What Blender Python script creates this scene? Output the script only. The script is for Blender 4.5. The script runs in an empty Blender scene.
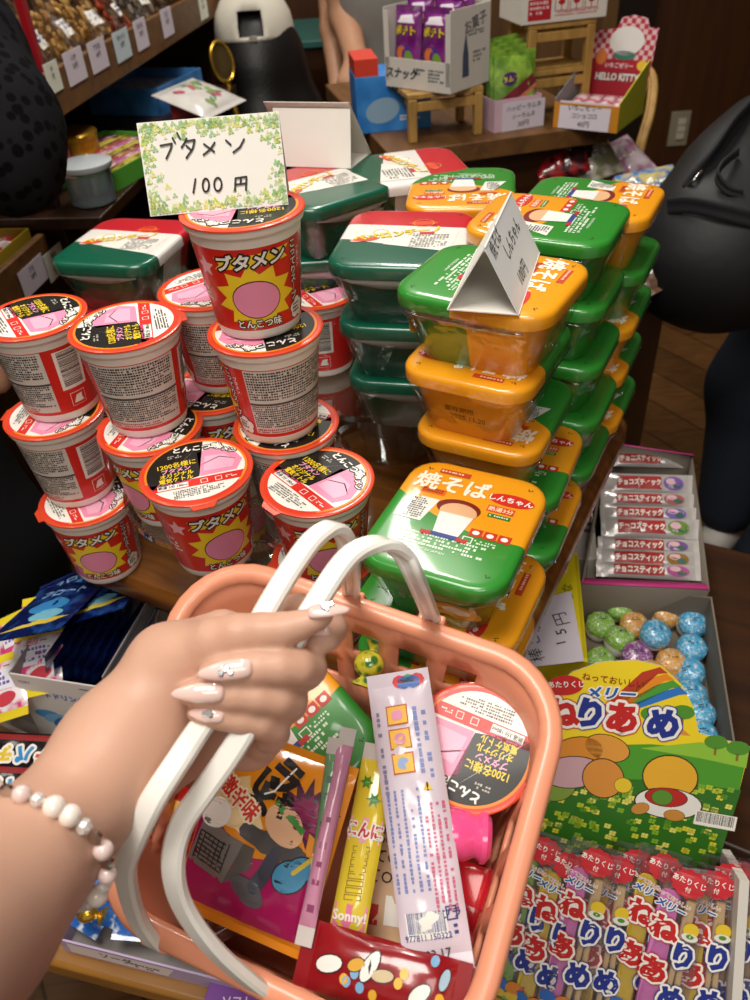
import bpy, bmesh, math, random
import numpy as np
from mathutils import Vector, Matrix, noise
from math import pi, sin, cos, radians, sqrt, atan2

S = bpy.context.scene
COL = S.collection
random.seed(7)
V = Vector

# ------------------------------------------------------------------ camera
PITCH, ROLL, HC, FPX = radians(39), radians(4.3), 1.12, 800.0
_f = V((0, cos(PITCH), -sin(PITCH)))
_u0 = V((0, sin(PITCH), cos(PITCH)))
_r0 = V((1, 0, 0))
_R = _r0 * cos(ROLL) - _u0 * sin(ROLL)
_U = _r0 * sin(ROLL) + _u0 * cos(ROLL)
CAM = V((0, 0, HC))
cd = bpy.data.cameras.new('camera')
cam = bpy.data.objects.new('camera', cd)
COL.objects.link(cam)
cam.matrix_world = Matrix(((_R.x, _U.x, -_f.x, CAM.x), (_R.y, _U.y, -_f.y, CAM.y), (_R.z, _U.z, -_f.z, CAM.z), (0, 0, 0, 1)))
cd.sensor_fit = 'VERTICAL'
cd.sensor_height = 24
cd.lens = 24 * FPX / 1000
cd.clip_start = 0.02
cd.dof.use_dof = True
cd.dof.focus_distance = 0.53
cd.dof.aperture_fstop = 7.5
S.camera = cam

def ray(px, py):
    return _R * ((px - 375) / FPX) - _U * ((py - 500) / FPX) + _f
def atd(px, py, d):
    return CAM + ray(px, py) * d
def at(px, py, z):
    r = ray(px, py)
    return CAM + r * ((z - HC) / r.z)

# ------------------------------------------------------------------ light
S.view_settings.view_transform = 'Standard'
S.view_settings.look = 'None'
S.view_settings.gamma = 1
S.view_settings.use_curve_mapping = False
S.view_settings.exposure = 0.0
w = bpy.data.worlds.new('shop_air')
S.world = w
w.use_nodes = True
w.node_tree.nodes['Background'].inputs[0].default_value = (1, .93, .84, 1)
w.node_tree.nodes['Background'].inputs[1].default_value = 0.34

def area(name, loc, sx, sy, power, rot=(0, 0, 0), col=(1, .95, .87)):
    l = bpy.data.lights.new(name, 'AREA')
    l.shape = 'RECTANGLE'
    l.size, l.size_y, l.energy, l.color = sx, sy, power, col
    o = bpy.data.objects.new(name, l)
    COL.objects.link(o)
    o.location = loc
    o.rotation_euler = rot
    return o
CEIL = 2.45
area('ceiling_tube_light', (0.05, 1.95, CEIL - .06), .16, 1.2, 24)
area('overhead_soft_light', (-0.25, 0.15, CEIL - .06), .7, .7, 26)
area('overhead_soft_light', (0.1, -1.1, CEIL - .06), .9, .9, 16)  # added fill from behind the camera, brightens the upright cup sides
area('ceiling_tube_light', (-1.0, 1.2, CEIL - .06), .16, 1.2, 5)

# ------------------------------------------------------------------ materials
def lin(c):
    if isinstance(c, str):
        c = c.lstrip('#')
        c = [int(c[i:i + 2], 16) / 255 for i in (0, 2, 4)]
    return tuple(x / 12.92 if x <= .04045 else ((x + .055) / 1.055) ** 2.4 for x in c) + (1,)
MC = {}
def mat(name, col, rough=.5, metal=0, coat=0, var=.06, scale=40, bump=0, bscale=200, trans=0, sss=0, spec=.5, ior=1.45):
    if name in MC:
        return MC[name]
    m = bpy.data.materials.new(name)
    m.use_nodes = True
    nt = m.node_tree
    b = nt.nodes['Principled BSDF']
    c = lin(col)
    if var:
        tc = nt.nodes.new('ShaderNodeTexCoord')
        n = nt.nodes.new('ShaderNodeTexNoise')
        n.inputs['Scale'].default_value = scale
        nt.links.new(tc.outputs['Object'], n.inputs['Vector'])
        mx = nt.nodes.new('ShaderNodeMix')
        mx.data_type = 'RGBA'
        mx.inputs[6].default_value = tuple(x * (1 - var) for x in c[:3]) + (1,)
        mx.inputs[7].default_value = tuple(min(1, x * (1 + var)) for x in c[:3]) + (1,)
        nt.links.new(n.outputs[0], mx.inputs[0])
        nt.links.new(mx.outputs[2], b.inputs['Base Color'])
    else:
        b.inputs['Base Color'].default_value = c
    b.inputs['Roughness'].default_value = rough
    b.inputs['Metallic'].default_value = metal
    b.inputs['Coat Weight'].default_value = coat
    b.inputs['Coat Roughness'].default_value = .08
    b.inputs['Transmission Weight'].default_value = trans
    b.inputs['Specular IOR Level'].default_value = spec
    b.inputs['IOR'].default_value = ior
    if sss:
        b.inputs['Subsurface Weight'].default_value = sss
        b.inputs['Subsurface Radius'].default_value = (.012, .005, .003)
        b.inputs['Subsurface Scale'].default_value = .6
    if bump:
        tc = nt.nodes.new('ShaderNodeTexCoord')
        n = nt.nodes.new('ShaderNodeTexNoise')
        n.inputs['Scale'].default_value = bscale
        n.inputs['Detail'].default_value = 4
        nt.links.new(tc.outputs['Object'], n.inputs['Vector'])
        bp = nt.nodes.new('ShaderNodeBump')
        bp.inputs['Strength'].default_value = bump
        bp.inputs['Distance'].default_value = .002
        nt.links.new(n.outputs[0], bp.inputs['Height'])
        nt.links.new(bp.outputs[0], b.inputs['Normal'])
    MC[name] = m
    return m
def K(col, rough=.45, coat=.15):
    """flat printed ink"""
    return mat('ink_' + col.strip('#'), col, rough, coat=coat, var=.03)
def film(name, base=.05, edge=.5, tint='#ffffff', rough=.12, bump=.6):
    if name in MC:
        return MC[name]
    m = bpy.data.materials.new(name)
    m.use_nodes = True
    nt = m.node_tree
    nt.nodes.remove(nt.nodes['Principled BSDF'])
    out = nt.nodes['Material Output']
    tr = nt.nodes.new('ShaderNodeBsdfTransparent')
    tr.inputs[0].default_value = lin(tint)
    gl = nt.nodes.new('ShaderNodeBsdfGlossy')
    gl.inputs['Roughness'].default_value = rough
    tc = nt.nodes.new('ShaderNodeTexCoord')
    n = nt.nodes.new('ShaderNodeTexNoise')
    n.inputs['Scale'].default_value = 60
    nt.links.new(tc.outputs['Object'], n.inputs['Vector'])
    bp = nt.nodes.new('ShaderNodeBump')
    bp.inputs['Strength'].default_value = bump
    bp.inputs['Distance'].default_value = .003
    nt.links.new(n.outputs[0], bp.inputs['Height'])
    nt.links.new(bp.outputs[0], gl.inputs['Normal'])
    lw = nt.nodes.new('ShaderNodeLayerWeight')
    lw.inputs[0].default_value = .35
    mr = nt.nodes.new('ShaderNodeMapRange')
    mr.inputs[3].default_value = base
    mr.inputs[4].default_value = edge
    nt.links.new(lw.outputs['Facing'], mr.inputs[0])
    mx = nt.nodes.new('ShaderNodeMixShader')
    nt.links.new(mr.outputs[0], mx.inputs[0])
    nt.links.new(tr.outputs[0], mx.inputs[1])
    nt.links.new(gl.outputs[0], mx.inputs[2])
    nt.links.new(mx.outputs[0], out.inputs[0])
    MC[name] = m
    return m
def zones(name, cols, bounds, rough=.25, coat=.5):
    """colour bands in object space: bounds = (axis weights x,y,x^2, offset) planes, drawn in order"""
    if name in MC:
        return MC[name]
    m = bpy.data.materials.new(name)
    m.use_nodes = True
    nt = m.node_tree
    b = nt.nodes['Principled BSDF']
    tc = nt.nodes.new('ShaderNodeTexCoord')
    sp = nt.nodes.new('ShaderNodeSeparateXYZ')
    nt.links.new(tc.outputs['Object'], sp.inputs[0])
    def mth(op, a, c=None):
        n = nt.nodes.new('ShaderNodeMath')
        n.operation = op
        for i, x in enumerate((a, c)):
            if x is None:
                continue
            if isinstance(x, (int, float)):
                n.inputs[i].default_value = x
            else:
                nt.links.new(x, n.inputs[i])
        return n.outputs[0]
    prev = None
    for i, (wx, wy, wxx, off) in enumerate(bounds):
        X, Y = sp.outputs[0], sp.outputs[1]
        e = mth('ADD', mth('ADD', mth('MULTIPLY', X, wx), mth('MULTIPLY', Y, wy)), mth('ADD', mth('MULTIPLY', mth('MULTIPLY', X, X), wxx), off))
        g = mth('GREATER_THAN', e, 0.0)
        mx = nt.nodes.new('ShaderNodeMix')
        mx.data_type = 'RGBA'
        nt.links.new(g, mx.inputs[0])
        if prev is None:
            mx.inputs[6].default_value = lin(cols[0])
        else:
            nt.links.new(prev, mx.inputs[6])
        mx.inputs[7].default_value = lin(cols[i + 1])
        prev = mx.outputs[2]
    nt.links.new(prev, b.inputs['Base Color'])
    b.inputs['Roughness'].default_value = rough
    b.inputs['Coat Weight'].default_value = coat
    b.inputs['Coat Roughness'].default_value = .06
    MC[name] = m
    return m
def wood(name, c1, c2, scale=6, stretch=(1, 12, 12), rough=.4, plank=None, bump=.1, coat=0):
    if name in MC:
        return MC[name]
    m = bpy.data.materials.new(name)
    m.use_nodes = True
    nt = m.node_tree
    b = nt.nodes['Principled BSDF']
    tc = nt.nodes.new('ShaderNodeTexCoord')
    mp = nt.nodes.new('ShaderNodeMapping')
    mp.inputs['Scale'].default_value = stretch
    nt.links.new(tc.outputs['Object'], mp.inputs[0])
    n = nt.nodes.new('ShaderNodeTexNoise')
    n.inputs['Scale'].default_value = scale
    n.inputs['Detail'].default_value = 6
    n.inputs['Distortion'].default_value = .6
    nt.links.new(mp.outputs[0], n.inputs['Vector'])
    r = nt.nodes.new('ShaderNodeValToRGB')
    r.color_ramp.elements[0].position = .3
    r.color_ramp.elements[0].color = lin(c1)
    r.color_ramp.elements[1].position = .75
    r.color_ramp.elements[1].color = lin(c2)
    nt.links.new(n.outputs[0], r.inputs[0])
    last = r.outputs[0]
    if plank:
        br = nt.nodes.new('ShaderNodeTexBrick')
        br.inputs['Scale'].default_value = 1
        br.inputs['Brick Width'].default_value = plank[0]
        br.inputs['Row Height'].default_value = plank[1]
        br.inputs['Mortar Size'].default_value = .0025
        br.inputs['Color1'].default_value = (1, 1, 1, 1)
        br.inputs['Color2'].default_value = (.62, .62, .62, 1)
        br.inputs['Mortar'].default_value = (.25, .25, .25, 1)
        mp2 = nt.nodes.new('ShaderNodeMapping')
        mp2.inputs['Rotation'].default_value = plank[2]
        nt.links.new(tc.outputs['Object'], mp2.inputs[0])
        nt.links.new(mp2.outputs[0], br.inputs['Vector'])
        mx = nt.nodes.new('ShaderNodeMix')
        mx.data_type = 'RGBA'
        mx.blend_type = 'MULTIPLY'
        mx.inputs[0].default_value = 1
        nt.links.new(last, mx.inputs[6])
        nt.links.new(br.outputs[0], mx.inputs[7])
        last = mx.outputs[2]
    nt.links.new(last, b.inputs['Base Color'])
    b.inputs['Roughness'].default_value = rough
    b.inputs['Coat Weight'].default_value = coat
    if bump:
        bp = nt.nodes.new('ShaderNodeBump')
        bp.inputs['Strength'].default_value = bump
        bp.inputs['Distance'].default_value = .003
        nt.links.new(n.outputs[0], bp.inputs['Height'])
        nt.links.new(bp.outputs[0], b.inputs['Normal'])
    MC[name] = m
    return m
def mix2(name, c1, c2, kind='noise', scale=20, lo=.45, hi=.55, rough=.6, bump=0, coat=0, spec=.5):
    """two-colour procedural pattern"""
    if name in MC:
        return MC[name]
    m = bpy.data.materials.new(name)
    m.use_nodes = True
    nt = m.node_tree
    b = nt.nodes['Principled BSDF']
    tc = nt.nodes.new('ShaderNodeTexCoord')
    if kind == 'voronoi':
        n = nt.nodes.new('ShaderNodeTexVoronoi')
        o = n.outputs['Distance']
    elif kind == 'checker':
        n = nt.nodes.new('ShaderNodeTexChecker')
        o = n.outputs['Fac']
    else:
        n = nt.nodes.new('ShaderNodeTexNoise')
        n.inputs['Detail'].default_value = 5
        o = n.outputs[0]
    n.inputs['Scale'].default_value = scale
    nt.links.new(tc.outputs['Object'], n.inputs['Vector'])
    r = nt.nodes.new('ShaderNodeValToRGB')
    r.color_ramp.elements[0].position = lo
    r.color_ramp.elements[1].position = hi
    r.color_ramp.elements[0].color = lin(c1)
    r.color_ramp.elements[1].color = lin(c2)
    nt.links.new(o, r.inputs[0])
    nt.links.new(r.outputs[0], b.inputs['Base Color'])
    b.inputs['Roughness'].default_value = rough
    b.inputs['Specular IOR Level'].default_value = spec
    b.inputs['Coat Weight'].default_value = coat
    if bump:
        bp = nt.nodes.new('ShaderNodeBump')
        bp.inputs['Strength'].default_value = bump
        bp.inputs['Distance'].default_value = .004
        nt.links.new(o, bp.inputs['Height'])
        nt.links.new(bp.outputs[0], b.inputs['Normal'])
    MC[name] = m
    return m
# ------------------------------------------------------------------ objects
def tag(o, label=None, cat=None, group=None, kind=None):
    if label: o['label'] = label
    if cat: o['category'] = cat
    if group: o['group'] = group
    if kind: o['kind'] = kind
    return o
def thing(name, label, cat, M=None, group=None):
    o = bpy.data.objects.new(name, None)
    COL.objects.link(o)
    o.empty_display_size = .02
    if M is not None:
        o.matrix_world = M
    return tag(o, label, cat, group)
def frame(o, x=(1, 0, 0), up=(0, 0, 1)):
    """local frame: z along up, x as near to x as can be"""
    z = V(up).normalized()
    x = V(x)
    x = (x - z * x.dot(z)).normalized()
    y = z.cross(x)
    o = V(o)
    return Matrix(((x.x, y.x, z.x, o.x), (x.y, y.y, z.y, o.y), (x.z, y.z, z.z, o.z), (0, 0, 0, 1)))
def rotz(o, a, tilt=0, tdir=0):
    M = Matrix.Translation(V(o)) @ Matrix.Rotation(a, 4, 'Z')
    if tilt:
        M = Matrix.Translation(V(o)) @ Matrix.Rotation(tilt, 4, V((cos(tdir), sin(tdir), 0))) @ Matrix.Rotation(a, 4, 'Z')
    return M
def copy_tree(o, M=None, label=None, group=None, parent=None):
    c = o.copy()
    COL.objects.link(c)
    if parent:
        c.parent = parent
    if M is not None:
        c.matrix_world = M
    if label: c['label'] = label
    if group: c['group'] = group
    for ch in [x for x in bpy.data.objects if x.parent == o]:
        copy_tree(ch, parent=c)
    return c

class MB:
    def __init__(s):
        s.v, s.f, s.m, s.mats, s.sm = [], [], [], [], []
    def mi(s, m):
        if m not in s.mats:
            s.mats.append(m)
        return s.mats.index(m)
    def add(s, vs, fs, m, smooth=True):
        b = len(s.v)
        s.v += [tuple(p) for p in vs]
        k = s.mi(m)
        for f in fs:
            s.f.append(tuple(i + b for i in f))
            s.m.append(k)
            s.sm.append(smooth)
    def loft(s, rings, m, cap0=True, cap1=True, closed=True, smooth=True):
        n = len(rings[0])
        vs = [p for r in rings for p in r]
        ms = m if isinstance(m, list) else [m] * (len(rings) - 1)
        b = len(s.v)
        s.v += [tuple(p) for p in vs]
        for j in range(len(rings) - 1):
            k = s.mi(ms[j])
            for i in range(n if closed else n - 1):
                a, c = j * n + i, j * n + (i + 1) % n
                s.f.append((b + a, b + c, b + c + n, b + a + n))
                s.m.append(k)
                s.sm.append(smooth)
        if cap0:
            s.f.append(tuple(b + i for i in reversed(range(n))))
            s.m.append(s.mi(ms[0])); s.sm.append(smooth)
        if cap1:
            s.f.append(tuple(b + (len(rings) - 1) * n + i for i in range(n)))
            s.m.append(s.mi(ms[-1])); s.sm.append(smooth)
    def box(s, c, d, m, M=None):
        x, y, z = [q / 2 for q in d]
        vs = [V((c[0] + i * x, c[1] + j * y, c[2] + k * z)) for i in (-1, 1) for j in (-1, 1) for k in (-1, 1)]
        if M is not None:
            vs = [M @ p for p in vs]
        s.add(vs, [(0, 1, 3, 2), (4, 6, 7, 5), (0, 4, 5, 1), (2, 3, 7, 6), (0, 2, 6, 4), (1, 5, 7, 3)], m, False)
    def rev(s, prof, m, n=48, c=(0, 0, 0), cap0=True, cap1=True):
        rings = [[(c[0] + r * cos(2 * pi * i / n), c[1] + r * sin(2 * pi * i / n), c[2] + z) for i in range(n)] for r, z in prof]
        s.loft(rings, m, cap0, cap1)
    def tube(s, path, r, m, n=10, cap=True, flat=None, side=None):
        """flat=(w,h) strip section with its width along 'side'"""
        P = [V(p) for p in path]
        rings = []
        prev = None
        for i, p in enumerate(P):
            t = (P[min(i + 1, len(P) - 1)] - P[max(i - 1, 0)]).normalized()
            if side is not None:
                a = V(side)
                a = (a - t * a.dot(t)).normalized()
            else:
                a = prev if prev is not None else (V((0, 0, 1)) if abs(t.z) < .9 else V((1, 0, 0)))
                a = (a - t * a.dot(t)).normalized()
            prev = a
            b = t.cross(a)
            rr = r[i] if isinstance(r, (list, tuple)) else r
            if flat:
                w, h = flat
                prof = [(-w / 2, -h / 4), (-w / 2 + h / 4, -h / 2), (w / 2 - h / 4, -h / 2), (w / 2, -h / 4), (w / 2, h / 4), (w / 2 - h / 4, h / 2), (w * .22, h / 2), (w * .15, h * .34), (-w * .15, h * .34), (-w * .22, h / 2), (-w / 2 + h / 4, h / 2), (-w / 2, h / 4)]
                rings.append([p + a * u + b * q for u, q in prof])
            else:
                rings.append([p + (a * cos(2 * pi * k / n) + b * sin(2 * pi * k / n)) * rr for k in range(n)])
        s.loft(rings, m, cap, cap)
    def ball(s, c, r, m, nu=12, nv=8, M=None):
        if not isinstance(r, (tuple, list)):
            r = (r, r, r)
        rings = []
        for j in range(1, nv):
            ph = pi * j / nv
            rings.append([V((c[0] + r[0] * sin(ph) * cos(2 * pi * i / nu), c[1] + r[1] * sin(ph) * sin(2 * pi * i / nu), c[2] - r[2] * cos(ph))) for i in range(nu)])
        if M is not None:
            rings = [[M @ p for p in q] for q in rings]
        s.loft(rings, m)
    def art(s, art, fn, maxlen=None, eps=.00012):
        for pts, fs, m, ly in art.items:
            vs, ff = list(pts), list(fs)
            if maxlen:
                vs, ff = subdiv(vs, ff, maxlen)
            s.add([fn(u, v, (ly + 1) * eps) for u, v in vs], ff, m, False)
    def build(s, name, parent=None, M=None, bevel=0, sharp=35, seg=2, solid=0):
        me = bpy.data.meshes.new(name)
        me.from_pydata(s.v, [], s.f)
        for m in s.mats:
            me.materials.append(m)
        me.polygons.foreach_set('material_index', s.m)
        me.polygons.foreach_set('use_smooth', s.sm)
        me.update()
        me.set_sharp_from_angle(angle=radians(sharp))
        o = bpy.data.objects.new(name, me)
        COL.objects.link(o)
        if parent:
            o.parent = parent
        if M is not None:
            if parent: o.matrix_local = M
            else: o.matrix_world = M
        if solid:
            md = o.modifiers.new('solid', 'SOLIDIFY')
            md.thickness = solid
            md.offset = 0
        if bevel:
            md = o.modifiers.new('bevel', 'BEVEL')
            md.width = bevel
            md.segments = seg
            md.limit_method = 'ANGLE'
            md.angle_limit = radians(40)
        return o

def subdiv(vs, fs, L):
    vs = [tuple(p) for p in vs]
    fs2 = []
    for f in fs:
        if len(f) == 3:
            fs2.append(tuple(f))
        else:
            for i in range(1, len(f) - 1):
                fs2.append((f[0], f[i], f[i + 1]))
    for _ in range(7):
        mid, out, ch = {}, [], False
        def mp(a, b):
            k = (min(a, b), max(a, b))
            if k in mid: return mid[k]
            d = math.dist(vs[a], vs[b])
            if d <= L:
                mid[k] = None
            else:
                vs.append(((vs[a][0] + vs[b][0]) / 2, (vs[a][1] + vs[b][1]) / 2))
                mid[k] = len(vs) - 1
            return mid[k]
        for a, b, c in fs2:
            x, y, z = mp(a, b), mp(b, c), mp(c, a)
            n = (x is not None) + (y is not None) + (z is not None)
            if n == 0:
                out.append((a, b, c)); continue
            ch = True
            if n == 3:
                out += [(a, x, z), (x, b, y), (z, y, c), (x, y, z)]
            else:
                # rotate so that the split edge is ab
                for _k in range(3):
                    if n == 1 and x is not None: break
                    if n == 2 and z is None: break
                    a, b, c, x, y, z = b, c, a, y, z, x
                if n == 1:
                    out += [(a, x, c), (x, b, c)]
                else:
                    out += [(x, b, y), (a, x, y), (a, y, c)]
        fs2 = out
        if not ch: break
    return vs, fs2

_TX = {}
def text_mesh(t, off=0.0):
    k = (t, off)
    if k not in _TX:
        cu = bpy.data.curves.new('t', 'FONT')
        cu.body = t
        cu.offset = off
        cu.resolution_u = 2
        cu.fill_mode = 'FRONT'
        o = bpy.data.objects.new('t', cu)
        COL.objects.link(o)
        dg = bpy.context.evaluated_depsgraph_get()
        me = bpy.data.meshes.new_from_object(o.evaluated_get(dg))
        vs = [(q.co.x, q.co.y) for q in me.vertices]
        fs = [tuple(p.vertices) for p in me.polygons]
        # face up
        if fs:
            a, b, c = [vs[i] for i in fs[0][:3]]
            if (b[0] - a[0]) * (c[1] - a[1]) - (b[1] - a[1]) * (c[0] - a[0]) < 0:
                fs = [tuple(reversed(f)) for f in fs]
        bpy.data.objects.remove(o)
        bpy.data.curves.remove(cu)
        bpy.data.meshes.remove(me)
        _TX[k] = (vs, fs)
    return _TX[k]

class Art:
    def __init__(s):
        s.items = []
        s.T = (0, 0, 0, 1)
        s.ly = 0
    def set(s, x=0, y=0, rot=0, sc=1):
        s.T = (x, y, rot, sc)
        return s
    def tr(s, p):
        x, y, r, k = s.T
        a, b = p[0] * k, p[1] * k
        return (x + a * cos(r) - b * sin(r), y + a * sin(r) + b * cos(r))
    def raw(s, vs, fs, m, ly=None):
        s.items.append(([s.tr(p) for p in vs], fs, m, s.ly if ly is None else ly))
    def poly(s, pts, m, ly=None):
        pts = list(pts)
        A = sum(pts[i - 1][0] * pts[i][1] - pts[i][0] * pts[i - 1][1] for i in range(len(pts)))
        if A < 0:
            pts.reverse()
        from mathutils.geometry import tessellate_polygon
        if len(pts) > 4:
            fs = tessellate_polygon([[V((p[0], p[1], 0)) for p in pts]])
            fs2 = []
            for f in fs:
                a, b, c = [pts[i] for i in f]
                if (b[0] - a[0]) * (c[1] - a[1]) - (b[1] - a[1]) * (c[0] - a[0]) < 0:
                    f = tuple(reversed(f))
                fs2.append(tuple(f))
            s.raw(pts, fs2, m, ly)
        else:
            s.raw(pts, [tuple(range(len(pts)))], m, ly)
    def rect(s, x, y, w, h, m, rot=0, ly=None):
        c, q = cos(rot), sin(rot)
        s.poly([(x + a * c - b * q, y + a * q + b * c) for a, b in ((-w / 2, -h / 2), (w / 2, -h / 2), (w / 2, h / 2), (-w / 2, h / 2))], m, ly)
    def frame(s, x, y, w, h, t, m, rot=0, ly=None):
        for a, b, ww, hh in ((0, h / 2, w + t, t), (0, -h / 2, w + t, t), (w / 2, 0, t, h), (-w / 2, 0, t, h)):
            s.rect(x + a * cos(rot) - b * sin(rot), y + a * sin(rot) + b * cos(rot), ww, hh, m, rot, ly)
    def ell(s, x, y, rx, ry, m, rot=0, n=24, ly=None):
        c, q = cos(rot), sin(rot)
        s.poly([(x + rx * cos(t) * c - ry * sin(t) * q, y + rx * cos(t) * q + ry * sin(t) * c) for t in [2 * pi * i / n for i in range(n)]], m, ly)
    def star(s, x, y, r1, r2, n, m, ph=0, sy=1, ly=None):
        s.poly([(x + (r1 if i % 2 == 0 else r2) * cos(ph + pi * i / n), y + sy * (r1 if i % 2 == 0 else r2) * sin(ph + pi * i / n)) for i in range(2 * n)], m, ly)
    def ring(s, x, y, r0, r1, m, a0=0, a1=2 * pi, n=40, ly=None):
        vs, fs = [], []
        for i in range(n + 1):
            t = a0 + (a1 - a0) * i / n
            vs += [(x + r0 * cos(t), y + r0 * sin(t)), (x + r1 * cos(t), y + r1 * sin(t))]
        for i in range(n):
            fs.append((2 * i, 2 * i + 1, 2 * i + 3, 2 * i + 2))
        s.raw(vs, fs, m, ly)
    def seg(s, x, y, r, a0, a1, m, n=20, ly=None):
        """circular segment cut by its chord"""
        s.poly([(x + r * cos(a0 + (a1 - a0) * i / n), y + r * sin(a0 + (a1 - a0) * i / n)) for i in range(n + 1)], m, ly)
    def line(s, pts, w, m, ly=None, close=False):
        pts = list(pts)
        if close: pts.append(pts[0])
        for a, b in zip(pts, pts[1:]):
            d = math.dist(a, b)
            s.rect((a[0] + b[0]) / 2, (a[1] + b[1]) / 2, d, w, m, atan2(b[1] - a[1], b[0] - a[0]), ly)
        for p in pts:
            s.ell(p[0], p[1], w / 2, w / 2, m, n=8, ly=ly)
    def text(s, t, x, y, size, m, rot=0, bold=0, out=None, out2=None, sx=1, ly=None, shear=0):
        """centred text; out=(material,width in em)"""
        l0 = s.ly if ly is None else ly
        base, _ = text_mesh(t, 0)
        if not base:
            return
        cx = (min(p[0] for p in base) + max(p[0] for p in base)) / 2
        cy = (min(p[1] for p in base) + max(p[1] for p in base)) / 2
        c, q = cos(rot), sin(rot)
        def put(off, mm, l):
            kana = all(ord(k_) < 0x3100 for k_ in t)
            o1 = min(off, .045) if kana else 0
            vs, fs = text_mesh(t, o1)
            off -= o1
            nn = 1 if off < .012 else (4 if off < .06 else 14)
            for i in range(nn):
                dx, dy = (0, 0) if nn == 1 else (off * cos(2 * pi * (i + .5) / nn), off * sin(2 * pi * (i + .5) / nn))
                o = []
                for a, b in vs:
                    a, b = (a - cx + dx) * size * sx, (b - cy + dy) * size
                    a += b * shear
                    o.append((x + a * c - b * q, y + a * q + b * c))
                s.raw(o, fs, mm, l + i * .02)
        k = 0
        for ou in (out2, out):
            if ou:
                put(bold + ou[1], ou[0], l0 + k)
                k += 1
        put(bold, m, l0 + k)
    def vtext(s, t, x, y, size, m, rot=0, step=1.0, **kw):
        n = len(t)
        for i, ch in enumerate(t):
            d = ((n - 1) / 2 - i) * size * step
            if ch == 'ー':
                s.text('｜', x - d * sin(rot), y + d * cos(rot), size, m, rot, **kw)
            else:
                s.text(ch, x - d * sin(rot), y + d * cos(rot), size, m, rot, **kw)
    def micro(s, x, y, w, h, line, m, fill=.85, rot=0, ly=None, ch=None):
        """rows of print too small to read"""
        vs, fs = [], []
        n = max(1, int(h / line))
        ch = ch or line * .8
        c, q = cos(rot), sin(rot)
        for j in range(n):
            yy = h / 2 - (j + .5) * line
            u = -w / 2
            end = w / 2 * (1 if random.random() < .75 else random.uniform(.3, .9))
            while u + ch < end:
                if random.random() < fill:
                    a0, a1 = u, u + ch * random.uniform(.55, .9)
                    hh = line * random.uniform(.22, .36)
                    b = len(vs)
                    for a, e in ((a0, -hh), (a1, -hh), (a1, hh), (a0, hh)):
                        vs.append((x + a * c - (yy + e) * q, y + a * q + (yy + e) * c))
                    fs.append((b, b + 1, b + 2, b + 3))
                u += ch
        if fs:
            s.raw(vs, fs, m, ly)
    def bars(s, x, y, w, h, m, n=22, rot=0, ly=None):
        vs, fs = [], []
        rnd = random.Random(5)
        c, q = cos(rot), sin(rot)
        u = -w / 2
        while u < w / 2:
            t = w / n * rnd.choice((.25, .4, .7))
            b = len(vs)
            for a, e in ((u, -h / 2), (min(u + t, w / 2), -h / 2), (min(u + t, w / 2), h / 2), (u, h / 2)):
                vs.append((x + a * c - e * q, y + a * q + e * c))
            fs.append((b, b + 1, b + 2, b + 3))
            u += t + w / n * rnd.choice((.3, .5, .7))
        s.raw(vs, fs, m, ly)

def rr(w, h, r, z, n=5, cx=0, cy=0):
    """rounded rectangle ring"""
    o = []
    for sx, sy, a0 in ((1, 1, 0), (-1, 1, pi / 2), (-1, -1, pi), (1, -1, 3 * pi / 2)):
        for i in range(n + 1):
            t = a0 + pi / 2 * i / n
            o.append((cx + sx * (w / 2 - r) + r * cos(t), cy + sy * (h / 2 - r) + r * sin(t), z))
    return o
flatmap = lambda z0: (lambda u, v, e: (u, v, z0 + e))

def plane_px(M):
    """pixel -> coordinates in a plane that stands in the shop (its matrix M)"""
    Mi = M.inverted()
    o = Mi @ CAM
    def g(px, py):
        d = Mi.to_3x3() @ ray(px, py)
        k = -o.z / d.z
        return (o.x + d.x * k, o.y + d.y * k)
    return g

def pillow(name, W, L, H, m, art=None, parent=None, M=None, crimp=.012, crimp_m=None, wr=.0012, seed=0, nx=16, ny=24, maxlen=.012, pw=2.2, wave=0):
    """a filled film bag with flat crimped ends"""
    Li = L / 2 - crimp
    def h(u, v):
        a = min(1, abs(2 * u / W))
        b = abs(v) / Li if Li > 0 else 1
        if b >= 1:
            return .0004
        k = (1 - a ** pw) ** .6 * (1 - b ** 4) ** .6
        return max(.0004, H / 2 * k + wr * k * noise.noise(V((u * 90 + seed, v * 60, seed * 3.1))) + wr * .6 * noise.noise(V((u * 240, v * 40, seed))) * (b ** 2) * (1 - a))
    def bend(v):
        return wave * sin(v / L * pi * 2)
    mb = MB()
    for sgn in (1, -1):
        vs, fs, fm = [], [], []
        for j in range(ny + 1):
            v = -L / 2 + L * j / ny
            for i in range(nx + 1):
                u = -W / 2 + W * i / nx
                vs.append((u, v, sgn * h(u, v) + bend(v)))
        f1, f2 = [], []
        for j in range(ny):
            v = -L / 2 + L * (j + .5) / ny
            for i in range(nx):
                a = j * (nx + 1) + i
                q = (a, a + 1, a + nx + 2, a + nx + 1)
                (f2 if abs(v) > Li else f1).append(q if sgn > 0 else q[::-1])
        mb.add(vs, f1, m)
        if f2:
            mb.add(vs, f2, crimp_m or m)
    if art:
        mb.art(art, lambda u, v, e: (u, v, h(u, v) + e + .0003 + bend(v)), maxlen)
    return mb.build(name, parent, M, sharp=60)

def tray(mb, w, l, h, t, m, mi=None, z0=0):
    """open carton: floor and four walls"""
    mi = mi or m
    mb.box((0, 0, z0 + t / 2), (w - 2 * t, l - 2 * t, t), mi)
    for sx in (-1, 1):
        mb.box((sx * (w - t) / 2, 0, z0 + h / 2), (t, l, h), m)
        mb.box((0, sx * (l - t) / 2, z0 + h / 2), (w - 2 * t, t, h), m)

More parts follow.
